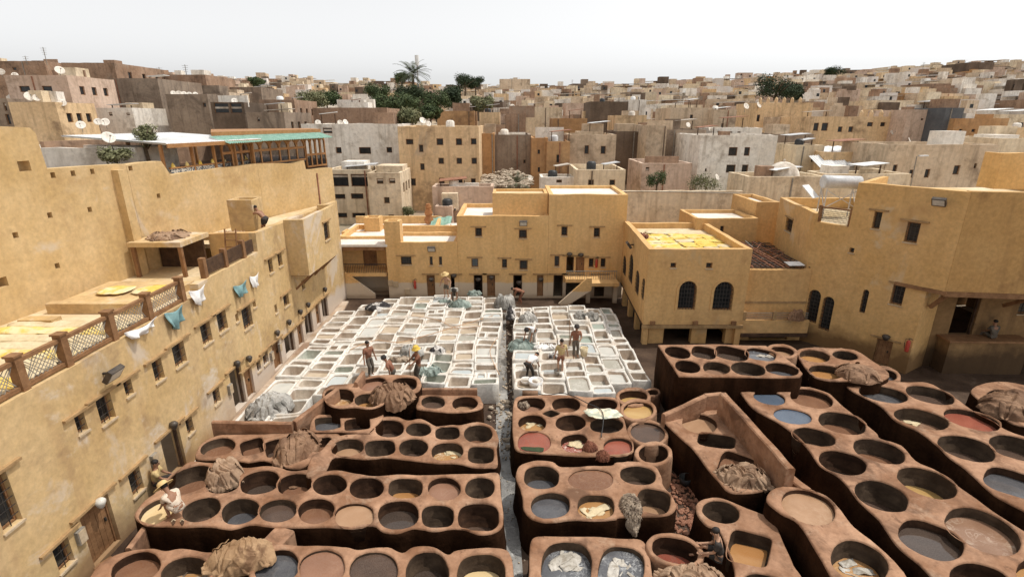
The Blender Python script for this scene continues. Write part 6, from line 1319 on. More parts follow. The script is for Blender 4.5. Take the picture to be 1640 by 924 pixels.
# dome, tin shack, rubble
c = Dp(1252, 285, 45); e = empty('dome', 'whitewashed dome on the low cream house', 'dome', None, c); m = MB(); rr = 1.35
m.lathe([(rr*1.08, -0.4), (rr*1.08, 0.0)]+[(rr*math.cos(t), rr*math.sin(t)) for t in [math.pi/2*k/9 for k in range(10)]], (0, 0, 0), 26); m.build('shell', 't_white', e, True)
m = MB(); m.lathe([(0.06, 0), (0.1, 0.1), (0.0, 0.25)], (0, 0, rr), 8); m.build('finial', 't_white', e)
e = empty('tin_shack', 'white corrugated tin shack on the right slope', 'shack', None, Dp(1350, 260, 52.5))
for k, (u0, u1, v, yy, mt) in enumerate(((1316, 1345, 262, 51.5, 'metal_white'), (1330, 1362, 258, 52.0, 'galvanised'), (1360, 1422, 258, 52.2, 'metal_white'), (1318, 1425, 246, 54.0, 'metal_white'))):
    a, b = Dp(u0, v, yy), Dp(u1, v-2, yy); m = MB()
    n = 14
    V = []; F = []
    for i in range(n+1):
        q = a.lerp(b, i/n); zz = 0.04*(-1)**i; V += [(q.x, q.y, q.z-0.5+zz), (q.x, q.y+2.6, q.z+0.55+zz)]
        if i: F.append((2*i-2, 2*i, 2*i+1, 2*i-1))
    mk('roof_sheet', V, F, mt, e)
    m = MB(); m.box(a.x, a.y+0.15, a.z-1.6, b.x, a.y+0.25, a.z-0.56); m.build('wall', 't_dark' if k == 1 else 't_roof', e)
settle(e)
rb = MB()
for i in range(500):
    p = Dp(rnd.uniform(772, 848), 300, 51); t = rnd.random(); s = rnd.uniform(.08, .28)
    rb.lathe([(0, .7*s), (s, .2*s), (0.7*s, -.5*s), (0, -.6*s)], (p.x+rnd.gauss(0, .3), 51+3*t, Dp(800, 300, 51).z+1.5*t*max(0.0, 1-abs(p.x+0.5)/4.5)), 5, rnd.uniform(.6, 1.5), rnd.uniform(.6, 1.5))
tag(rb.build('rubble_heap', 'rubble'), 'heap of pale rubble on the slope right of the tan apartments', 'rubble', kind='stuff')

# ------------------------------------------------------------------ trees
def crown_mesh(name, blobs, n, size, mat, parent, seed, squash=0.75):
    r = random.Random(seed); V = []; F = []
    tot = sum(b[3]**2 for b in blobs)
    for (bx, by, bz, br) in blobs:
        for i in range(int(n*br*br/tot)):
            d = Vector((r.gauss(0, 1), r.gauss(0, 1), r.gauss(0, 1))).normalized(); q = br*(r.random()**0.4)*(1+0.3*nz(d.x*2+bx, d.y*2+by, d.z*2+bz))
            c = Vector((bx, by, bz))+Vector((d.x*q, d.y*q, d.z*q*squash)); s = size*r.uniform(.5, 1.3)
            a = Vector((r.gauss(0, 1), r.gauss(0, 1), r.gauss(0, .7))).normalized(); b = a.cross(d+Vector((0, 0, .3))); b = b.normalized() if b.length > 1e-3 else Vector((1, 0, 0))
            k = len(V); V += [c-a*s, c+b*s*.55, c+a*s, c-b*s*.55]; F.append((k, k+1, k+2, k+3))
    return mk(name, V, F, mat, parent)
def tree(p, h, w, mat, label, seed, group='trees in the town', n=1800, leaf=0.16):
    r = random.Random(seed); e = empty('tree', label, 'tree', group, p)
    m = MB(); m.tube([(0, 0, -0.5), (0.05*h*r.uniform(-1, 1), 0, h*.35), (0.03*h, 0.02*h, h*.6)], [h*.05, h*.038, h*.02], 8)
    for k in range(5):
        a = r.uniform(0, 6.28); m.tube([(0, 0, h*(.3+.05*k)), (math.cos(a)*w*.25, math.sin(a)*w*.25, h*(.5+.05*k)), (math.cos(a)*w*.42, math.sin(a)*w*.42, h*(.6+.06*k))], [h*.022, h*.015, h*.006], 5)
    m.build('trunk', 'bark', e)
    bl = [(0, 0, h*.66, w*.34)]+[(math.cos(a)*w*.3*r.uniform(.6, 1.15), math.sin(a)*w*.3, h*r.uniform(.42, .82), w*r.uniform(.16, .27)) for a in [r.uniform(0, 6.28) for _ in range(9)]]
    crown_mesh('crown', bl, n, leaf*max(1, h/6), mat, e, seed); return e
TREES = [(1240, 172, 100, 6.5, 9.5, 'leaf_dark', 'broad dark tree on the right slope'), (1268, 170, 102, 5.2, 5, 'leaf_dark', 'smaller dark tree right of the broad one'),
 (700, 188, 92, 5.5, 7, 'leaf', 'green tree in the grove right of the palm'), (722, 184, 96, 6.0, 6, 'leaf_dark', 'rounded dark tree at the right of the grove'), (640, 190, 94, 5.2, 7, 'leaf', 'bushy tree in the middle of the grove'), (615, 186, 98, 4.5, 6, 'leaf', 'bushy tree left of the grove centre'), (660, 192, 88, 4.6, 6, 'leaf', 'low green tree below the palm'),
 (500, 178, 94, 3.8, 7, 'leaf_pale', 'pale shrubby tree left of the white roof box'), (525, 174, 98, 3.6, 6, 'leaf', 'shrubby tree beside the white roof box'), (660, 172, 110, 5.0, 8, 'leaf_dark', 'dark tree behind the palm'), (605, 165, 118, 4.5, 7, 'leaf', 'tree at the upper left of the grove'),
 (745, 150, 150, 6, 8, 'leaf_dark', 'dark tree on the skyline right of the palm'), (762, 148, 152, 5, 6, 'leaf_dark', 'second dark tree on the skyline right of the palm'), (645, 140, 148, 4.5, 6, 'leaf', 'tree on the skyline left of the palm'), (411, 142, 130, 3.0, 5, 'leaf', 'small tree on the left skyline'), (772, 186, 80, 3.4, 4, 'leaf_pale', 'small pale tree above the tan apartments'), (1335, 130, 190, 6, 8, 'leaf_dark', 'small dark tree on the right skyline'),
 (1052, 304, 45.5, 2.0, 2.2, 'leaf', 'small round bush behind the long tan wall'), (1130, 303, 45.5, 1.6, 3.0, 'leaf_pale', 'pale straggly bush behind the long tan wall'), (655, 205, 64, 3.0, 4, 'leaf_pale', 'yellowish bush above the large white house'), (690, 203, 66, 3.4, 4, 'leaf', 'green bush behind the tan apartment roof'), (655, 352, 47, 1.8, 1.5, 'leaf_pale', 'scrubby bush beside the narrow cream house'), (188, 262, 24.2, 1.0, 1.5, 'leaf_pale', 'grey-green potted shrub beside the restaurant'), (238, 250, 25.5, 2.0, 1.3, 'leaf_pale', 'thin plant inside the restaurant')]
for i, (u, v, Y, h, w, mt, lab) in enumerate(TREES):
    p = Dp(u, v, Y); p.z -= 0.3; tree(p, h*(.9 if Y > 60 else 1), w*(.85 if Y > 60 else 1), mt, lab, 100+i, n=4600 if Y > 60 else 1500, leaf=0.17 if Y > 60 else 0.07)
def palm(p, h, label, seed, fr=2.4, n=26):
    r = random.Random(seed); e = empty('palm_tree', label, 'palm', 'palms', p)
    m = MB(); m.tube([(0, 0, -1), (0.1, 0, h*.5), (0.0, 0, h)], [0.32, 0.24, 0.26], 9); m.build('trunk', 'bark', e)
    V = []; F = []
    for k in range(n):
        a = 6.283*k/n+r.uniform(-.2, .2); el = r.uniform(-.5, 1.25); L = fr*r.uniform(.8, 1.1); q = Vector((math.cos(a), math.sin(a), 0)); prev = Vector((0, 0, h)); pts = [prev]
        for s in range(8):
            ang = el-1.15*(s/8)**1.5; prev = prev+(q*math.cos(ang)+Vector((0, 0, math.sin(ang))))*L/8; pts.append(prev)
        sd = Vector((-q.y, q.x, 0))
        for s in range(1, 8):
            t = (pts[s+1]-pts[s]); ll = L*.19*(1-abs(s/8-.45))
            for sg in (-1, 1):
                for o in (0, .5):
                    b = pts[s]+t*o; tip = b+sd*sg*ll+t.normalized()*ll*.5+Vector((0, 0, -.18*ll)); i0 = len(V); V += [b, b+t*.35, tip]; F.append((i0, i0+1, i0+2))
    mk('frond_crown', V, F, 'palm_leaf', e); return e
p = Dp(663, 160, 120); q = Dp(663, 122, 120); palm(p, q.z-p.z+0.3, 'tall palm on the skyline above the grove', 3, 4.6, 46)
p = Dp(828, 306, 47); palm(p, 0.6, 'low spiky palm beside the rubble heap', 5, 1.6, 24)
# awning, pots
e = empty('awning', 'small green awning behind the back range', 'awning', None, Dp(705, 365, 42)); a, b = Dp(689, 362, 42), Dp(722, 359, 42); V = []; F = []
for i in range(9):
    q = a.lerp(b, i/8); V += [(q.x, q.y, q.z+0.06*math.sin(i)), (q.x, q.y+1.2, q.z+0.45-0.05*math.sin(i*1.7))]
    if i: F.append((2*i-2, 2*i, 2*i+1, 2*i-1))
mk('cloth', V, F, 'tile_green', e)
for q in (a, b): m = MB(); m.tube([(q.x, q.y, q.z-1.5), (q.x, q.y, q.z)], .03, 5); m.build('pole', 'iron_grey', e)
settle(e)
p = Dp(687, 352, 43)
for z, s, lab in ((0, .42, 'large orange clay pot at the bottom of the stack'), (.6, .36, 'middle orange clay pot of the stack'), (1.1, .26, 'small orange clay pot on top of the stack')):
    m = MB(); m.lathe([(0, -.9*s), (.7*s, -.8*s), (s, 0), (.6*s, .7*s), (.7*s, .9*s), (.5*s, .9*s), (.5*s, .5*s), (0, .5*s)], p+Vector((0, 0, z)), 14); o = m.build('clay_pot', 'clay_pot', None, True); tag(o, lab, 'pot', 'clay pots behind the back range')
# ------------------------------------------------------------------ heaps of hides
def hide_heap(label, c, a, b, h, mat, rz=0.0, seed=1, freq=5.0, amp=0.16, flaps=5, group='heaps of hides', fluff=0, name='hide_heap', phi=0.4, droop=0.0):
    """hides thrown in a heap: several folded lumps run into one another, each creased round its own centre, with loose corners"""
    a *= .9; b *= .9; h *= .88; r = random.Random(seed); e = empty(name, label, 'hides', group, c, rz); near = c[1] < 18; nr, na = (54, 150) if near else (30, 84); V = []; F = []; ox, oy = r.uniform(-20, 20), r.uniform(-20, 20)
    lumps = []
    for k in range(3+int(3*max(a, b))):
        t, d = r.uniform(0, 6.28), math.sqrt(r.random())*.62; s = r.uniform(.34, .62); q = r.uniform(0, 6.28); R0 = r.uniform(.25, .8)
        lumps.append((math.cos(t)*d, math.sin(t)*d, s, r.uniform(.55, 1.0)*(1-.35*d), (math.cos(t)*d+R0*math.cos(q))*a, (math.sin(t)*d+R0*math.sin(q))*b, r.uniform(.8, 1.3)))
    lumps.append((0, 0, .95, .62, math.cos(phi)*a*2, math.sin(phi)*b*2, 1.0)); k0 = 2*math.pi/(.17 if near else .24)
    for i in range(nr+1):
        t = i/nr
        for k in range(na):
            th = 2*math.pi*k/na; edge = 1+.16*nz(math.cos(th)*1.5+ox, math.sin(th)*1.5+oy, 1)+.07*nz(math.cos(th)*7+ox, math.sin(th)*7, 2); rr = t*edge; x, y = math.cos(th)*rr, math.sin(th)*rr; X, Y = x*a, y*b
            best, bi = -9, None
            for L in lumps:
                d2 = ((x-L[0])**2+(y-L[1])**2)/(L[2]*L[2]); z = L[3]*(1-d2) if d2 < 1 else -(d2-1)*.25
                if z > best: best, bi = z, L
            z = h*max(0.0, best)**.6 if best > 0 else 0.0; z = max(z, h*.34*max(0.0, 1-t*t)**.5)
            w = nz(X*1.6+ox, Y*1.6+oy, 3)*3.4+nz(X*3.6+ox, Y*3.6+oy, 6)*1.3; di = math.hypot(X-bi[4], Y-bi[5])*bi[6]
            f = abs(math.sin(di*k0*.5+w)); f = 1-f; f2 = 1-abs(math.sin(di*k0*1.13+w*1.7+2))
            fold = (f**1.2)*amp*.55+(f2**1.5)*amp*.18; kk = 1-.75*t**5
            V.append((X+math.cos(th)*fold*.5*t, Y+math.sin(th)*fold*.5*t, (z+(fold-.2*amp)*kk if t < .985 else -.06)-droop*h*max(0.0, -y)**2*t))
    for i in range(nr):
        for k in range(na): F.append((i*na+k, i*na+(k+1) % na, (i+1)*na+(k+1) % na, (i+1)*na+k))
    mk('heap', V, F, mat, e, True)
    def top(X, Y):
        d = math.hypot(X/a, Y/b); return h*.7*max(0.0, 1-d*d)**.5 if d < 1 else -.1*h*(d-1)
    for q in range(flaps if not fluff else 0):        # loose corners of skins round the foot of the heap
        th = r.uniform(0, 6.28); n1, n2 = 10, 12; L, W = r.uniform(.3, .5)*min(.8, max(a, b)), r.uniform(.16, .3)*min(.9, max(a, b)); V = []; F = []; p1 = r.uniform(0, 6); bx_, by_ = math.cos(th)*a*.66, math.sin(th)*b*.66
        for i in range(n1+1):
            for k in range(n2+1):
                u_, v_ = i/n1, 2*k/n2-1; w = W*(1-.5*u_*u_)*(1+.2*nz(u_*3, q, v_)); X = bx_+math.cos(th)*u_*L-math.sin(th)*v_*w; Y = by_+math.sin(th)*u_*L+math.cos(th)*v_*w
                V.append((X, Y, max(top(X, Y)+.05-.08*u_, .015)+.035*math.sin(v_*6+p1+u_*2)+.03*u_*abs(v_)))
        for i in range(n1):
            for k in range(n2): jj = i*(n2+1)+k; F.append((jj, jj+1, jj+n2+2, jj+n2+1))
        o = mk('hide', V, F, mat, e, True); md = o.modifiers.new('thickness', 'SOLIDIFY'); md.thickness = .015; md.offset = -1
    for q in range(flaps+2 if not fluff else 0):      # shanks of the skins dangling over the side
        th = r.uniform(3.3, 6.1) if r.random() < .75 else r.uniform(0, 6.28); n1, n2 = 12, 4; L, W = r.uniform(.35, .6)*min(1.0, max(a, b)), r.uniform(.035, .07)*min(1.2, max(a, b)+.4); V = []; F = []; bd = r.uniform(-.6, .6)
        for i in range(n1+1):
            u_ = i/n1; d = .72+u_*.42; tt = th+bd*u_*.5; X0, Y0 = math.cos(tt)*a*d, math.sin(tt)*b*d; zz = max(top(X0, Y0)*1.15+.07-.1*u_, .03-.12*max(0, u_-.8)); w = W*(1.5-u_)*(1+.3*math.sin(u_*5+q))
            for k in range(n2+1): v_ = 2*k/n2-1; V.append((X0-math.sin(tt)*v_*w, Y0+math.cos(tt)*v_*w, zz+.03*(1-v_*v_)))
        for i in range(n1):
            for k in range(n2): jj = i*(n2+1)+k; F.append((jj, jj+1, jj+n2+2, jj+n2+1))
        o = mk('shank', V, F, mat, e, True); md = o.modifiers.new('thickness', 'SOLIDIFY'); md.thickness = .015; md.offset = -1
    if fluff:                        # matted wool
        V = []; F = []
        for q in range(fluff):
            th = r.uniform(0, 6.28); t = r.random()**.6; X, Y = math.cos(th)*a*t*1.02, math.sin(th)*b*t*1.02; z = top(X, Y)*1.15; d = Vector((math.cos(th)*t+r.gauss(0, .8), math.sin(th)*t+r.gauss(0, .8), .2-t+r.gauss(0, .5))).normalized(); L = r.uniform(.03, .085); s = d.cross(Vector((0, 0, 1)))*.018
            i0 = len(V); V += [Vector((X, Y, z))-s, Vector((X, Y, z))+s, Vector((X, Y, z))+d*L+Vector((0, 0, -.05))]; F.append((i0, i0+1, i0+2))
        mk('wool', V, F, mat, e)
    return e
def at(u, v, z): return G(u, v, z)
hide_heap('pale grey heap of wet hides in the nearest left white pits', at(432, 655, .75), 1.0, .85, .75, 'hide_grey', .5, 1, 6, .15, 5)
hide_heap('brown folded hides stacked over the square pits', at(476, 722, 1.15), .72, .95, .85, 'hide_brown', -.2, 2, 7, .14, 6)
hide_heap('pinkish tan hides slumped in the left rear vat', at(362, 768, 1.1), .62, .55, .85, 'hide_tan', 0, 3, 7, .14, 6, phi=1.3)
hide_heap('large ochre bundle of hides bulging over the front row of vats', at(388, 893, 1.2), .95, .62, .62, 'hide_ochre', .15, 4, 3.5, .08, 2)
hide_heap('crumpled brown hides draped over the four tall pots', at(628, 636, 1.65), .95, .72, .75, 'hide_brown', 0, 5, 5, .16, 5, droop=.3)
hide_heap('tan hides heaped in the trough beside the tall wall', at(1190, 768, 1.4), .88, .55, .55, 'hide_tan', -.2, 6, 6, .15, 6)
hide_heap('striped brown folded hides on the orange vats', at(1374, 600, 1.98), .95, .8, .5, 'hide_brown', .2, 7, 8, .13, 4, phi=.8)
hide_heap('matted woolly fleece hanging over the six-vat block', at(1010, 815, 1.25), .34, .55, .55, 'hide_fleece', 0, 8, 8, .12, 3, fluff=1400, droop=.9)
hide_heap('pale crumpled hides at the bottom edge by the seated man', at(1108, 935, 1.3), .95, .55, .5, 'hide_tan', .05, 9, 7, .16, 6)
hide_heap('dark red woolly bundle left on the red vats', at(945, 720, 1.15), .28, .24, .42, 'hide_red', 0, 10, 9, .08, 0, fluff=900)
hide_heap('rust red woolly bundle in front of the red vats', at(965, 732, 1.1), .25, .22, .36, 'hide_red', 0, 11, 9, .08, 0, fluff=900)
hide_heap('dim heap of brown hides in the shade at the right edge', at(1618, 655, 1.1), 1.3, 1.0, .9, 'hide_brown', .3, 12, 6, .16, 5)
hide_heap('black and white woolly skins on the far left corner of the pits', at(606, 492, .85), .9, .7, .35, 'hide_black', 0, 13, 7, .12, 2, fluff=700)
hide_heap('greenish wet heap at the back of the white pits', at(737, 489, .85), .75, .55, .5, 'hide_green', .2, 14, 7, .12, 2)
hide_heap('small green heap under the bending worker', at(712, 485, .85), .5, .35, .3, 'hide_green', .2, 15, 7, .1, 2)
hide_heap('green heap at the far edge of the white pits', at(760, 471, .85), .5, .3, .35, 'hide_green', .2, 16, 7, .1, 2)
hide_heap('big pile of grey skins at the top of the drain', at(808, 490, .8), .75, .65, 1.0, 'hide_grey', 0, 17, 8, .12, 4)
hide_heap('coiled grey skins right of the drain top', at(846, 512, .85), .6, .65, .55, 'hide_grey', 0, 18, 9, .1, 2)
hide_heap('dark wet skins hanging into the drain', at(818, 506, .75), .35, .6, .75, 'hide_black', 0, 19, 7, .1, 2)
hide_heap('greenish skins spilling over the right pits by the drain', at(834, 556, .85), .75, .6, .5, 'hide_green', .2, 20, 8, .12, 3)
hide_heap('left one of two grey skin heaps in the far right pits', at(928, 507, .85), .45, .4, .42, 'hide_grey', 0, 21, 9, .1, 1)
hide_heap('right one of two grey skin heaps in the far right pits', at(947, 508, .85), .5, .42, .48, 'hide_grey', 0, 22, 9, .1, 1)
hide_heap('striped grey skins bundled behind the man in the yellow hat', at(660, 565, .85), .68, .5, .55, 'hide_grey', 0, 23, 9, .1, 2)
hide_heap('mottled grey skin lump left of the yellow hat', at(642, 579, .85), .65, .3, .35, 'hide_fleece', 0, 24, 7, .06, 0)
hide_heap('black patched skins in the middle of the white pits', at(701, 562, .85), .45, .35, .35, 'hide_black', 0, 25, 8, .1, 1, fluff=400)
hide_heap('pale green skins right of the man in the yellow hat', at(689, 596, .85), .6, .4, .35, 'hide_green', .1, 26, 8, .1, 2)
hide_heap('small dark bundle beside the man in brown shorts', at(885, 570, .85), .28, .22, .2, 'hide_black', 0, 27, 8, .08, 1)
hide_heap('white skin crumpled across a pit edge by the brown shorts', at(872, 556, .9), .6, .25, .14, 'white_cloth', 0, 28, 8, .08, 2)
hide_heap('brown hides slung over the balcony beside the arched windows', Dp(1275, 510, 26.4), .5, .3, .7, 'hide_brown', 0, 29, 7, .12, 3)
hide_heap('stack of stiff tan hides on the roof of the shed', Vector((-14.8, 22.0, 7.15)), .85, .9, .28, 'hide_tan', 0, 30, 6, .1, 7)
hide_heap('pale hides thrown over the roof edge near the chimney', Vector((-13.0, 24.0, 6.7)), 1.2, .4, .35, 'hide_tan', 0, 31, 6, .1, 4)
hide_heap('brown scraps bundled on the corner of the arched house roof', Vector((8.0, 31.3, 5.05)), .45, .6, .35, 'hide_red', 0, 32, 7, .1, 2)
hide_heap('sodden scraps piled by the leather roll', at(835, 648, .85), .35, .3, .25, 'hide_fleece', 0, 33, 8, .1, 1)
# flat skin stretched over one vat
def sheet(name, label, cat, pts, mat, z=0.0, group=None, wav=0.05, thick=0.012, div=12, seed=0, parent=None, sag=0.0):
    """four cornered skin or cloth with a ragged edge and soft waves"""
    a, b, c, d = [Vector(p) for p in pts]; V = []; F = []; n = div; r = random.Random(seed)
    for i in range(n+1):
        for k in range(n+1):
            u_, v_ = i/n, k/n; uu = .5+(u_-.5)*(1+.13*nz(v_*4, seed*3.1, 1)*(2*abs(u_-.5))); vv = .5+(v_-.5)*(1+.13*nz(u_*4, seed*2.3, 5)*(2*abs(v_-.5)))
            cr = 1-.28*(2*abs(u_-.5))**4*(2*abs(v_-.5))**4; uu = .5+(uu-.5)*cr; vv = .5+(vv-.5)*cr
            p = (a*(1-uu)+b*uu)*(1-vv)+(d*(1-uu)+c*uu)*vv
            V.append(p+Vector((0, 0, z+wav*(nz(p.x*2.2+seed, p.y*2.2, 1)+.5*nz(p.x*6, p.y*6+seed, 2))+wav-sag*math.sin(math.pi*u_)*math.sin(math.pi*v_))))
    for i in range(n):
        for k in range(n): j = i*(n+1)+k; F.append((j, j+1, j+n+2, j+n+1))
    o = mk(name, V, F, mat, parent, True); tag(o, label, cat, group); md = o.modifiers.new('thickness', 'SOLIDIFY'); md.thickness = thick; return o
sheet('stretched_hide', 'pale blotchy hide spread over a round vat', 'hide', [at(930, 655, 1.35), at(985, 656, 1.35), at(1003, 671, 1.35), at(945, 672, 1.35)], 'hide_blotched', 0, None, .05)
sheet('wet_cloth', 'dark green cloth hanging off the full red vat', 'cloth', [at(832, 716, 1.24), at(872, 718, 1.24), at(870, 727, 1.15), at(836, 722, 1.2)], 'leaf_dark', .02, None, .03)
# skins floating in the vats
rf = random.Random(77)
for (fr, cx, cy, rx, ry, z, dep, n, mt, where) in ((ZD, 178, 228, 70, 30, 1.75, .5, 4, 'hide_pale', 'the left front pot of the four'), (ZD, 890, 590, 70, 34, 1.25, .4, 4, 'hide_pale', 'the gleaming amber vat by the drain'), (ZA, 560, 905, 110, 60, 1.25, .55, 4, 'hide_fleece', 'the second vat of the front row'), (ZE, 296, 322, 60, 32, 1.2, .4, 4, 'hide_pale', 'the amber vat above the full red one'),
    (ZE, 575, 452, 60, 35, 1.2, .35, 4, 'hide_pale', 'the red vat beside the woolly bundle'), (ZF, 716, 470, 85, 50, 1.3, .3, 4, 'hide_pale', 'the amber vat before the fleece'), (ZF, 522, 870, 110, 100, 1.3, .3, 5, 'hide_wet', 'the left slate vat at the bottom'), (ZF, 880, 890, 90, 90, 1.3, .2, 4, 'hide_wet', 'the right slate vat at the bottom'), (ZG, 895, 154, 60, 20, 2.3, .2, 2, 'hide_wet', 'the rear right vat of the tall rusty block'),
    (ZI, 555, 860, 110, 60, 1.75, .55, 4, 'hide_wet', 'the amber vat at the bottom right'), (ZJ, 960, 600, 90, 22, 1.75, .5, 3, 'hide_pale', 'the second left vat of the rightmost bank'), (ZA, 1278, 325, 70, 25, 1.25, .5, 1, 'hide_brown', 'the fourth rear vat of the large double row')):
    for k in range(n):
        t = rf.uniform(0, 6.28); d = math.sqrt(rf.random())*.8; p = G(*fr(cx+rx*d*math.cos(t), cy+ry*d*math.sin(t)), z-dep+.012); a_ = rf.uniform(0, 3.14); w, h_ = rf.uniform(.2, .34), rf.uniform(.1, .2); c_, s_ = math.cos(a_), math.sin(a_)
        sheet('floating_hide', 'pale skin scrap floating in '+where, 'hide', [(p.x+x*c_-y*s_, p.y+x*s_+y*c_, p.z) for x, y in ((-w, -h_), (w, -h_), (w, h_), (-w, h_))], mt, -.085, 'skins floating in '+where, .075, .006, 10, 400+k+int(cx))
# yellow hides drying on the roof of the arched house
k = 0; ry = random.Random(9)
for row in range(9):
    for cidx in range(5):
        x = 7.75+.98*cidx+ry.uniform(-.1, .1); y = 26.95+.56*row+ry.uniform(-.06, .06)
        if x > 12.1: continue
        w, d = ry.uniform(1.0, 1.2), ry.uniform(.66, .8); g_ = ry.uniform(-.12, .12)
        place = '%s row, %s from the left' % (('first', 'second', 'third', 'fourth', 'fifth', 'sixth', 'seventh', 'eighth', 'ninth')[row], ('first', 'second', 'third', 'fourth', 'fifth')[cidx])
        sheet('drying_hide', 'yellow hide on the arched house roof, %s' % place, 'hide', [(x, y+g_, 5.06), (x+w, y-g_, 5.06), (x+w, y+d-g_, 5.06), (x, y+d+g_, 5.06)], 'hide_yellow' if ry.random() < .85 else 'hide_pale', .004*((row+cidx) % 4)+.01*(row % 2), 'yellow hides drying on the arched house roof', .03, .008, 7, k); k += 1
sheet('drying_hide', 'large pale hide spread at the rear of the arched house roof', 'hide', [(8.6, 32.1, 5.08), (10.6, 32.1, 5.08), (10.6, 33.4, 5.08), (8.6, 33.4, 5.08)], 'hide_pale', 0, None, .03, .008, 8, 77)
for row in range(13):
    y = 8.6+.56*row; m_ = ['hide_pale', 'hide_pale', 'hide_yellow'][row % 3]; V = []; F = []; n1, n2 = 26, 9; r_ = random.Random(row)
    for i in range(n1+1):                 # stiff skin propped in a low ridge, its front edge curling up
        for k in range(n2+1):
            a, b = i/n1, k/n2; X = -16.1+.25*nz(b*3, row, 1)+a*(3.95+.2*nz(b*2, row, 5)); Y = y+b*.62+.1*nz(a*5, row*1.7, 2)-.12*a; V.append((X, Y, 5.67+.006*(row % 3)+.13*math.sin(math.pi*min(1, b*1.15))*(.6+.5*nz(a*6, row, 3))+.03*nz(a*14, b*5, row)+.02))
    for i in range(n1):
        for k in range(n2): q = i*(n2+1)+k; F.append((q, q+1, q+n2+2, q+n2+1))
    o = mk('drying_hide', V, F, m_, None, True); tag(o, '%s hide strip drying on the left terrace, %s from the front' % ('yellow' if m_ == 'hide_yellow' else 'pale', ('first', 'second', 'third', 'fourth', 'fifth', 'sixth', 'seventh', 'eighth', 'ninth', 'tenth', 'eleventh', 'twelfth', 'thirteenth')[row]), 'hide', 'hides drying on the left terrace'); o.modifiers.new('thickness', 'SOLIDIFY').thickness = .012
for i, (x, y) in enumerate(((-15.2, 17.7), (-14.0, 17.8))):
    sheet('drying_hide', 'yellow hide drying on the raised part of the left terrace, %s' % ('by the wall', 'by the railing')[i], 'hide', [(x, y, 5.93), (x+1.1, y, 5.93), (x+1.1, y+1.1, 5.93), (x, y+1.1, 5.93)], 'hide_yellow', 0, 'hides drying on the left terrace', .05, .008, 8, 300+i)
# cloths hung on the terrace railing
def hang(label, u, v, w, h, mat, seed):
    wl = Wall((LBX, 5), (LBX, 34)); s, z = wl.px(u, v); V = []; F = []; n = 14
    for i in range(n+1):
        for k in range(n+1):
            a, b = i/n-.5, k/n; V.append(wl.W(s+a*w*(1-.25*b), z-b*h*(1-.35*abs(a)*(1 if seed % 2 else -.6))-.05*math.cos(a*6), .1+.09*math.sin(a*13+seed)*b+.05*math.sin(a*5+b*4)))
    for i in range(n):
        for k in range(n): j = i*(n+1)+k; F.append((j, j+1, j+n+2, j+n+1))
    o = mk('hanging_cloth', V, F, mat, None, True); tag(o, label, 'cloth', 'cloths hung on the left terrace'); o.modifiers.new('thickness', 'SOLIDIFY').thickness = .012
hang('turquoise cloth hung by the lattice railing', 274, 497, .9, .65, 'blue_cloth', 1); hang('turquoise square cloth near the dark boards', 381, 455, 1.0, .5, 'blue_cloth', 2); hang('white cloth draped between the turquoise ones', 312, 463, .9, .6, 'white_cloth', 3); hang('small white rag beside the dark boards', 404, 441, .7, .5, 'white_cloth', 4); hang('thin white cloth lying on the ledge', 222, 522, 1.4, .25, 'white_cloth', 6)
# leather roll, tub, buckets, hoses, planks
e = empty('leather_roll', 'brown leather roll lying beside the white pits', 'roll', None, at(850, 634, .9)); m = MB(); m.tube([(-.35, 0, .12), (.3, -.05, .14)], [.13, .12], 12); m.build('roll', 'hide_brown', e, True); m = MB(); m.tube([(-.36, 0, .12), (-.34, 0, .12)], [.07, .1], 10); m.build('core', 'wood_dark', e)
def pail(label, p, r, h, mat, name='tub'):
    e = empty(name, label, 'tub', None, p); m = MB(); m.lathe([(0, 0), (r*.8, 0), (r, h), (r*.93, h), (r*.75, .05), (0, .05)], (0, 0, 0), 18); m.build('body', mat, e, True); m = MB(); m.tube([(r*math.cos(t), 0, h+r*.7*math.sin(t)) for t in [math.pi*k/8 for k in range(9)]], .012, 5); m.build('handle', 'iron', e); return e
pail('white tub standing on the near edge of the right pits', at(858, 618, .88), .33, .3, 'white_cloth'); pail('second white tub beside the first', at(843, 612, .88), .28, .14, 'white_cloth'); pail('tan bucket carried by the man with the stick', at(935, 569, .9), .2, .42, 'hide_pale', 'bucket'); pail('small black bucket in the gap by the trough', at(1097, 775, .05), .22, .3, 'plastic_black', 'bucket'); pail('grey pail by the feet of the man in brown shorts', at(892, 600, .85), .14, .22, 'iron_grey', 'bucket')
def hose(label, pts, r, mat, name='hose'):
    P = [Vector(p) for p in pts]; out = []
    for i in range(len(P)-1):
        p0, p1, p2, p3 = P[max(i-1, 0)], P[i], P[i+1], P[min(i+2, len(P)-1)]
        for s in range(6):
            t = s/6; out.append(0.5*((2*p1)+(p2-p0)*t+(2*p0-5*p1+4*p2-p3)*t*t+(3*p1-p0-3*p2+p3)*t*t*t))
    m = MB(); m.tube(out+[P[-1]], r, 6); o = m.build(name, mat, None, True); tag(o, label, name, 'hoses and ropes')
hose('black hose running over the round vats', [at(812, 632, .95), at(830, 620, .98), at(870, 632, .98), at(905, 630, 1.2), at(940, 645, 1.35), at(965, 660, 1.45), at(963, 700, 1.3)], .018, 'plastic_black')
hose('orange rope strung across the left white pits', [at(560, 560, .95), at(600, 545, .95), at(640, 548, .95), at(690, 535, .95), at(740, 520, .98), at(790, 505, .98)], .018, 'rope', 'rope')
hose('orange rope lying at the back of the white pits', [at(655, 505, .98), at(700, 512, .95), at(730, 525, .95), at(770, 522, .95)], .016, 'rope', 'rope')
hose('orange cord hanging into the corner pit by the drain', [at(797, 540, .95), at(785, 560, .9), at(790, 580, .9), at(800, 600, .95)], .016, 'rope', 'rope')
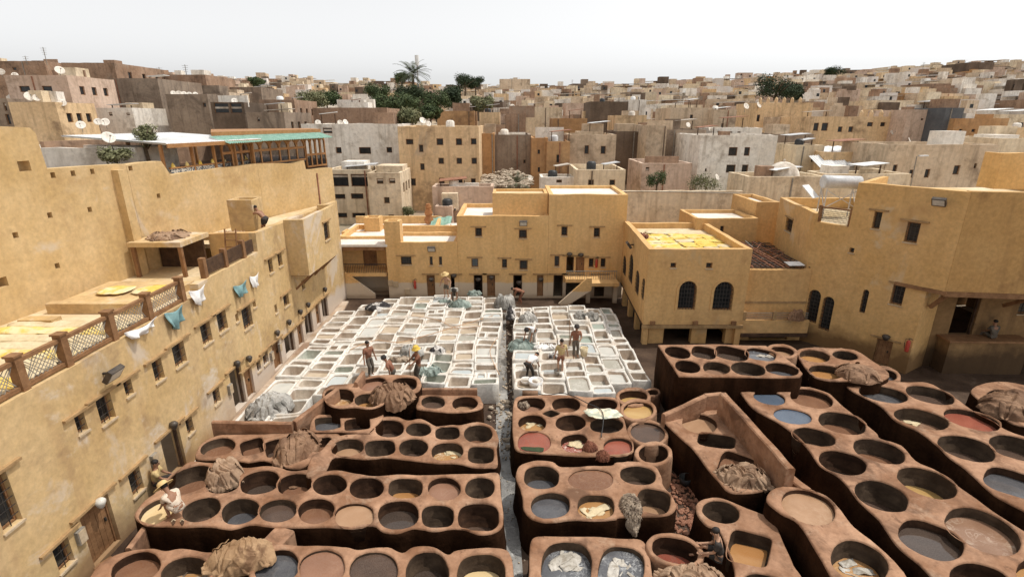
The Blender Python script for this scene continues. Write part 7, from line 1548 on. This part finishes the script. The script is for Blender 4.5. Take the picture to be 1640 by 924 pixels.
hose('grey pipe along the tan wall behind the arched house', [Dp(994, 345, 40.9), Dp(994, 315, 40.9), Dp(1005, 307, 40.9), Dp(1100, 308, 40.9), Dp(1185, 310, 40.9)], .03, 'iron_grey', 'pipe')
a, b = at(868, 850, .0), 0
tag(MB().bar(at(150, 912, .1), at(180, 893, .1), .12, .1).build('plank', 'wood'), 'pale plank leaning by the front plank door', 'plank')
def shoe(p, rz, lab):
    e = empty('sandal', lab, 'sandal', 'pair of sandals on the vat rim', p, rz); m = MB(); m.prism([(.045*math.cos(t)*(1+.25*math.sin(t)), .13*math.sin(t)) for t in [6.283*k/14 for k in range(14)]], 0, .025); m.build('sole', 'wood_dark', e); m = MB(); m.tube([(-.045, .03, .02), (0, .04, .07), (.045, .03, .02)], .018, 6); m.build('strap', 'sill', e)
shoe(at(278, 836, 1.27), .5, 'left pale sandal beside the straw-hatted man'); shoe(at(292, 836, 1.27), .6, 'right pale sandal beside the straw-hatted man')
# lamp on a tall pole over the right-hand roofs
e = empty('street_lamp', 'thin lamp post above the roofs on the right', 'lamp post', None, Dp(1462, 285, 46)); q = Dp(1468, 251, 46)-Dp(1462, 285, 46)
m = MB(); m.tube([(0, 0, -2), (q.x*.8, 0, q.z), (q.x+.2, 0, q.z+.05)], .045, 6); m.build('pole', 'iron_grey', e); m = MB(); m.bar((q.x+.2, 0, q.z+.05), (q.x+.95, 0, q.z+.08), .25, .1); m.build('lamp_head', 'metal_white', e)

# ------------------------------------------------------------------ people
def skin_obj(name, J, E, rad, mat, parent, root=0, sub=2):
    keys = list(J.keys()); idx = {k: i for i, k in enumerate(keys)}
    me = bpy.data.meshes.new(name); me.from_pydata([tuple(J[k]) for k in keys], [(idx[a], idx[b]) for a, b in E], [])
    o = link(name, me, parent, mat); md = o.modifiers.new('skin', 'SKIN'); md.use_smooth_shade = True
    sv = me.skin_vertices[0].data if me.skin_vertices else None
    if sv is None:
        import bmesh
        bm = bmesh.new(); bm.from_mesh(me); bm.verts.layers.skin.verify(); bm.to_mesh(me); bm.free(); sv = me.skin_vertices[0].data
    for k in keys:
        r = rad[k]; sv[idx[k]].radius = r if isinstance(r, tuple) else (r, r); sv[idx[k]].use_root = (idx[k] == root)
    o.modifiers.new('smooth', 'SUBSURF').levels = 1; o.modifiers['smooth'].render_levels = 1
    return o
def lim(a, b, l):
    d = (Vector(b)-Vector(a)); return Vector(a)+d.normalized()*l
def joint(a, c, l1, l2, hint):
    """elbow or knee between a and c"""
    a, c, hint = Vector(a), Vector(c), Vector(hint); d = c-a; L = min(d.length, (l1+l2)*.995); d.normalize(); c = a+d*L
    x = (l1*l1-l2*l2+L*L)/(2*L); h = math.sqrt(max(0, l1*l1-x*x)); hh = hint-d*hint.dot(d); hh.normalize(); return a+d*x+hh*h, c
def person(label, p, rz, pose, top='cloth_brown', legs='cloth_dark', hat=None, skin='skin', shorts=False, bare=False, scale=1.0, long_sleeve=False):
    e = empty('person', label, 'person', 'workers in the tannery', p, rz); e.scale = (scale,)*3
    # pose: pelvis, chest direction, hands, feet in the person's own frame (facing +Y)
    Pv = Vector(pose['pelvis']); up = Vector(pose.get('spine', (0, 0, 1))).normalized(); sd = Vector((1, 0, 0)); fw = sd.cross(up)*-1
    waist = Pv+up*.16; chest = Pv+up*.36; neckb = Pv+up*.50; hd = Vector(pose.get('head', tuple(up))).normalized(); head0 = neckb+hd*.10; head1 = neckb+hd*.19; head2 = neckb+hd*.29
    J = {'pelvis': Pv, 'waist': waist, 'chest': chest, 'neck': neckb, 'jaw': head0, 'head': head1, 'crown': head2}
    Rr = {'pelvis': (.15, .115), 'waist': (.135, .10), 'chest': (.165, .12), 'neck': .055, 'jaw': (.068, .075), 'head': (.083, .10), 'crown': (.06, .07)}
    E = [('pelvis', 'waist'), ('waist', 'chest'), ('chest', 'neck'), ('neck', 'jaw'), ('jaw', 'head'), ('head', 'crown')]
    for s, nm in ((-1, 'l'), (1, 'r')):
        sh = neckb-up*.06+sd*s*.19; hnd = Vector(pose['hand_'+nm]); el, wr = joint(sh, hnd, .28, .25, pose.get('elbow', (s*.5, -.6, -.3))); pm = wr+(wr-el).normalized()*.07
        hp = Pv-up*.03+sd*s*.095; ft = Vector(pose['foot_'+nm])+Vector((0, 0, .07)); kn, an = joint(hp, ft, .42, .42, pose.get('knee', (s*.15, 1, .1))); toe = an+Vector(pose.get('toe', (0, .16, -.045)))
        J.update({nm+'sh': sh, nm+'el': el, nm+'wr': wr, nm+'pm': pm, nm+'hp': hp, nm+'kn': kn, nm+'an': an, nm+'to': toe})
        Rr.update({nm+'sh': .062, nm+'el': .043, nm+'wr': .028, nm+'pm': (.038, .022), nm+'hp': .085, nm+'kn': .056, nm+'an': .038, nm+'to': (.042, .03)})
        E += [('chest', nm+'sh'), (nm+'sh', nm+'el'), (nm+'el', nm+'wr'), (nm+'wr', nm+'pm'), ('pelvis', nm+'hp'), (nm+'hp', nm+'kn'), (nm+'kn', nm+'an'), (nm+'an', nm+'to')]
        # five fingers of unequal length, slightly curled; the thumb leaves the side of the palm
        d = (wr-el).normalized(); ac = d.cross(Vector((0, 1, .3))).normalized(); cu = ac.cross(d)
        for i, (o_, l_) in enumerate(((-.028, .065), (-.01, .078), (.01, .072), (.027, .055))):
            f1 = pm+d*.02+ac*o_; f2 = f1+d*l_*.6+cu*.008; f3 = f2+d*l_*.35+cu*.022
            J.update({nm+'f%da' % i: f1, nm+'f%db' % i: f2, nm+'f%dc' % i: f3}); Rr.update({nm+'f%da' % i: .010, nm+'f%db' % i: .009, nm+'f%dc' % i: .007}); E += [(nm+'pm', nm+'f%da' % i), (nm+'f%da' % i, nm+'f%db' % i), (nm+'f%db' % i, nm+'f%dc' % i)]
        t1 = wr+d*.035-ac*.035; t2 = t1+d*.03-ac*.022+cu*.012; J.update({nm+'t1': t1, nm+'t2': t2}); Rr.update({nm+'t1': .012, nm+'t2': .009}); E += [(nm+'wr', nm+'t1'), (nm+'t1', nm+'t2')]
    skin_obj('body', J, E, Rr, skin, e)
    g = 1.16
    if not bare:
        K = ['waist', 'chest', 'pelvis', 'lsh', 'rsh', 'lel', 'rel']; JJ = {k: J[k] for k in ('pelvis', 'waist', 'chest', 'lsh', 'rsh')}; EE = [('pelvis', 'waist'), ('waist', 'chest'), ('chest', 'lsh'), ('chest', 'rsh')]
        for nm in 'lr':
            JJ[nm+'sl'] = J[nm+'sh'].lerp(J[nm+'el'], .75 if not long_sleeve else 1.0); EE.append((nm+'sh', nm+'sl'))
            if long_sleeve: JJ[nm+'cf'] = J[nm+'el'].lerp(J[nm+'wr'], .9); EE.append((nm+'sl', nm+'cf'))
        JJ['col'] = J['neck']-up*.03; EE.append(('chest', 'col'))
        RR = {'pelvis': (.178, .145), 'waist': (.165, .13), 'chest': (.19, .148), 'lsh': .086, 'rsh': .086, 'lsl': .07, 'rsl': .07, 'lcf': .048, 'rcf': .048, 'col': .08}
        skin_obj('shirt', JJ, EE, RR, top, e, 0)
    JJ = {'pelvis': J['pelvis'], 'wb': J['pelvis']+up*.09}; EE = [('pelvis', 'wb')]; RR = {'pelvis': (.172, .14), 'wb': (.15, .118)}
    for nm in 'lr':
        JJ[nm+'hp'] = J[nm+'hp']; JJ[nm+'kn'] = J[nm+'hp'].lerp(J[nm+'kn'], .8) if shorts else J[nm+'kn']; EE += [('pelvis', nm+'hp'), (nm+'hp', nm+'kn')]; RR[nm+'hp'] = .112; RR[nm+'kn'] = .088 if shorts else .074
        if not shorts: JJ[nm+'an'] = J[nm+'kn'].lerp(J[nm+'an'], .9); EE.append((nm+'kn', nm+'an')); RR[nm+'an'] = .062
    skin_obj('shorts' if shorts else 'trousers', JJ, EE, RR, legs, e, 0)
    # face, ears and hair
    X = sd; Z = hd; Yf = X.cross(Z)*-1; c = neckb+hd*.19
    def ell(name, o_, r_, mat, n=10):
        m = MB(); m.lathe([(math.sin(t), -math.cos(t)) for t in [math.pi*k/n for k in range(n+1)]], (0, 0, 0), 12); q = c+X*o_[0]+Yf*o_[1]+Z*o_[2]
        m.v = [q+X*v.x*r_[0]+Yf*v.y*r_[1]+Z*v.z*r_[2] for v in m.v]; return m.build(name, mat, e, True)
    ell('hair', (0, -.025, .045), (.092, .105, .085), 'hair'); ell('nose', (0, .105, -.02), (.016, .022, .03), skin); ell('mouth', (0, .088, -.07), (.028, .012, .009), 'cloth_brown')
    for s in (-1, 1): ell('ear', (s*.092, 0, -.01), (.014, .025, .036), skin); ell('eye', (s*.035, .092, .015), (.014, .01, .008), 'hair')
    if hat:
        m = MB(); k = {'straw': (.27, .13, .12), 'cap': (.14, .115, .09), 'yellow': (.2, .13, .13)}[hat]
        m.lathe([(k[0], .0), (k[0]*.98, .015), (k[1]*1.05, .04), (k[1]*.98, .04+k[2]*.7), (k[1]*.6, .04+k[2]), (0, .045+k[2])], (0, 0, 0), 20); q = c+Z*.045; m.v = [q+X*v.x+Yf*v.y+Z*v.z for v in m.v]
        m.build('hat', {'straw': 'straw', 'cap': 'cloth_black', 'yellow': 'hide_yellow'}[hat], e, True)
    return e
def ST(**k): d = dict(pelvis=(0, 0, .90), hand_l=(-.3, .1, .80), hand_r=(.3, .1, .80), foot_l=(-.11, 0, 0), foot_r=(.11, .08, 0), knee=(0, 1, 0)); d.update(k); return d
BEND = dict(pelvis=(0, -.12, .86), spine=(0, .93, .38), head=(0, .95, .05), hand_l=(-.16, .5, .42), hand_r=(.18, .55, .45), foot_l=(-.14, -.05, 0), foot_r=(.14, .12, 0), elbow=(0, -.5, .2))
CROUCH = dict(pelvis=(0, -.1, .34), spine=(0, .62, .78), head=(0, .7, .7), hand_l=(-.16, .55, .12), hand_r=(.2, .6, .14), foot_l=(-.16, .12, 0), foot_r=(.16, .16, 0), knee=(0, .6, 1), elbow=(0, -.4, .3))
SIT = dict(pelvis=(0, 0, .12), spine=(0, .12, 1), head=(0, .2, 1), hand_l=(-.16, .42, .2), hand_r=(.16, .42, .22), foot_l=(-.14, .62, -.25), foot_r=(.16, .58, -.3), knee=(0, .4, 1), elbow=(0, -.5, -.2))
person('crouching man in a wide straw hat and cream shirt on the vat rim', at(286, 826, 1.25), R(65), CROUCH, 'cloth_cream', 'cloth_cream', 'straw', 'skin', True)
person('man in a yellow shirt sitting against the left wall', at(252, 776, .8), R(-70), SIT, 'cloth_yellow', 'cloth_black', None, 'skin')
person('dark-clad man standing left among the white pits', at(593, 601, .85), R(-130), ST(hand_r=(.35, .15, .75)), 'cloth_brown', 'cloth_dark', None, 'skin')
person('man in a yellow hat holding two sticks among the white pits', at(672, 612, .85), R(120), ST(hand_l=(-.2, .45, 1.0), hand_r=(.2, .45, 1.0), spine=(0, .1, 1)), 'cloth_brown', 'cloth_dark', 'yellow', 'skin')
person('man in a dark cap half hidden behind the draped hides', at(632, 622, .35), R(90), ST(spine=(0, .5, .85)), 'cloth_brown', 'cloth_dark', 'cap', 'skin')
person('shirtless man in a straw hat at the far end of the white pits', at(716, 476, .9), R(160), ST(spine=(0, .25, 1), hand_l=(-.35, .2, .9), hand_r=(.35, .2, .9)), 'cloth_grey', 'cloth_dark', 'straw', 'skin_pale', True, True)
person('grey-clad man bending over next to the man in the straw hat', at(729, 485, .85), R(180), BEND, 'cloth_grey', 'cloth_dark', 'cap', 'skin')
person('man with bare legs in brown shorts standing by the grey pail', at(898, 597, .88), R(10), ST(hand_r=(.34, .1, .82)), 'cloth_yellow', 'cloth_brown', None, 'skin_pale', True)
person('man in a brown top and dark trousers carrying a stick and bucket', at(921, 571, .9), R(185), ST(hand_l=(-.12, .4, 1.05), hand_r=(-.3, .0, .78) if False else (.3, .05, .75), spine=(0, .18, 1)), 'cloth_brown', 'cloth_dark', 'cap', 'skin')
person('white-clad man bending into a pit right of the drain', at(852, 552, .8), R(150), BEND, 'white_cloth', 'cloth_grey', 'cap', 'skin')
person('man bending inside a pit near the white tubs', at(848, 607, .4), R(-40), BEND, 'white_cloth', 'cloth_black', None, 'skin')
person('man in brown stooping by the back wall doors', at(834, 487, .3), R(90), BEND, 'cloth_brown', 'cloth_brown', None, 'skin')
person('bare-backed man on the roof leaning against the chimney shaft', Vector((-12.15, 25.3, 6.5)), R(75), ST(spine=(0, .75, .7), head=(0, .6, .8), hand_l=(-.15, .85, 1.05), hand_r=(.15, .85, 1.1), pelvis=(0, 0, .85)), 'hide_tan', 'cloth_black', None, 'skin', True, True)
person('man in grey sitting in the shade on the stone platform', Vector((0, 0, 0)), 0, SIT, 'cloth_dark', 'cloth_dark', None, 'skin').location = (lambda q: (q.x, q.y, 1.82))(Dp(1582, 565, 23.35))
person('man in a black shirt with bare legs sitting on a vat rim, bottom', at(1152, 893, 1.32), R(75), dict(SIT, spine=(0, .25, 1), head=(0, .35, .95), foot_l=(-.15, .5, -.32), foot_r=(.2, .55, -.3)), 'cloth_black', 'cloth_black', None, 'skin_pale', True)
def stick(label, a, b): m = MB(); m.tube([a, b], .017, 6); tag(m.build('wooden_stick', 'wood', None, True), label, 'stick', 'work sticks')
q = at(911, 558, .9); stick('long stick held by the man with the bucket', q, q+Vector((.02, .1, 1.75)))
q = at(657, 602, .85); stick('left stick of the man in the yellow hat', q, q+Vector((.02, .1, 1.35))); q = at(668, 604, .85); stick('right stick of the man in the yellow hat', q, q+Vector((.02, .05, 1.35)))
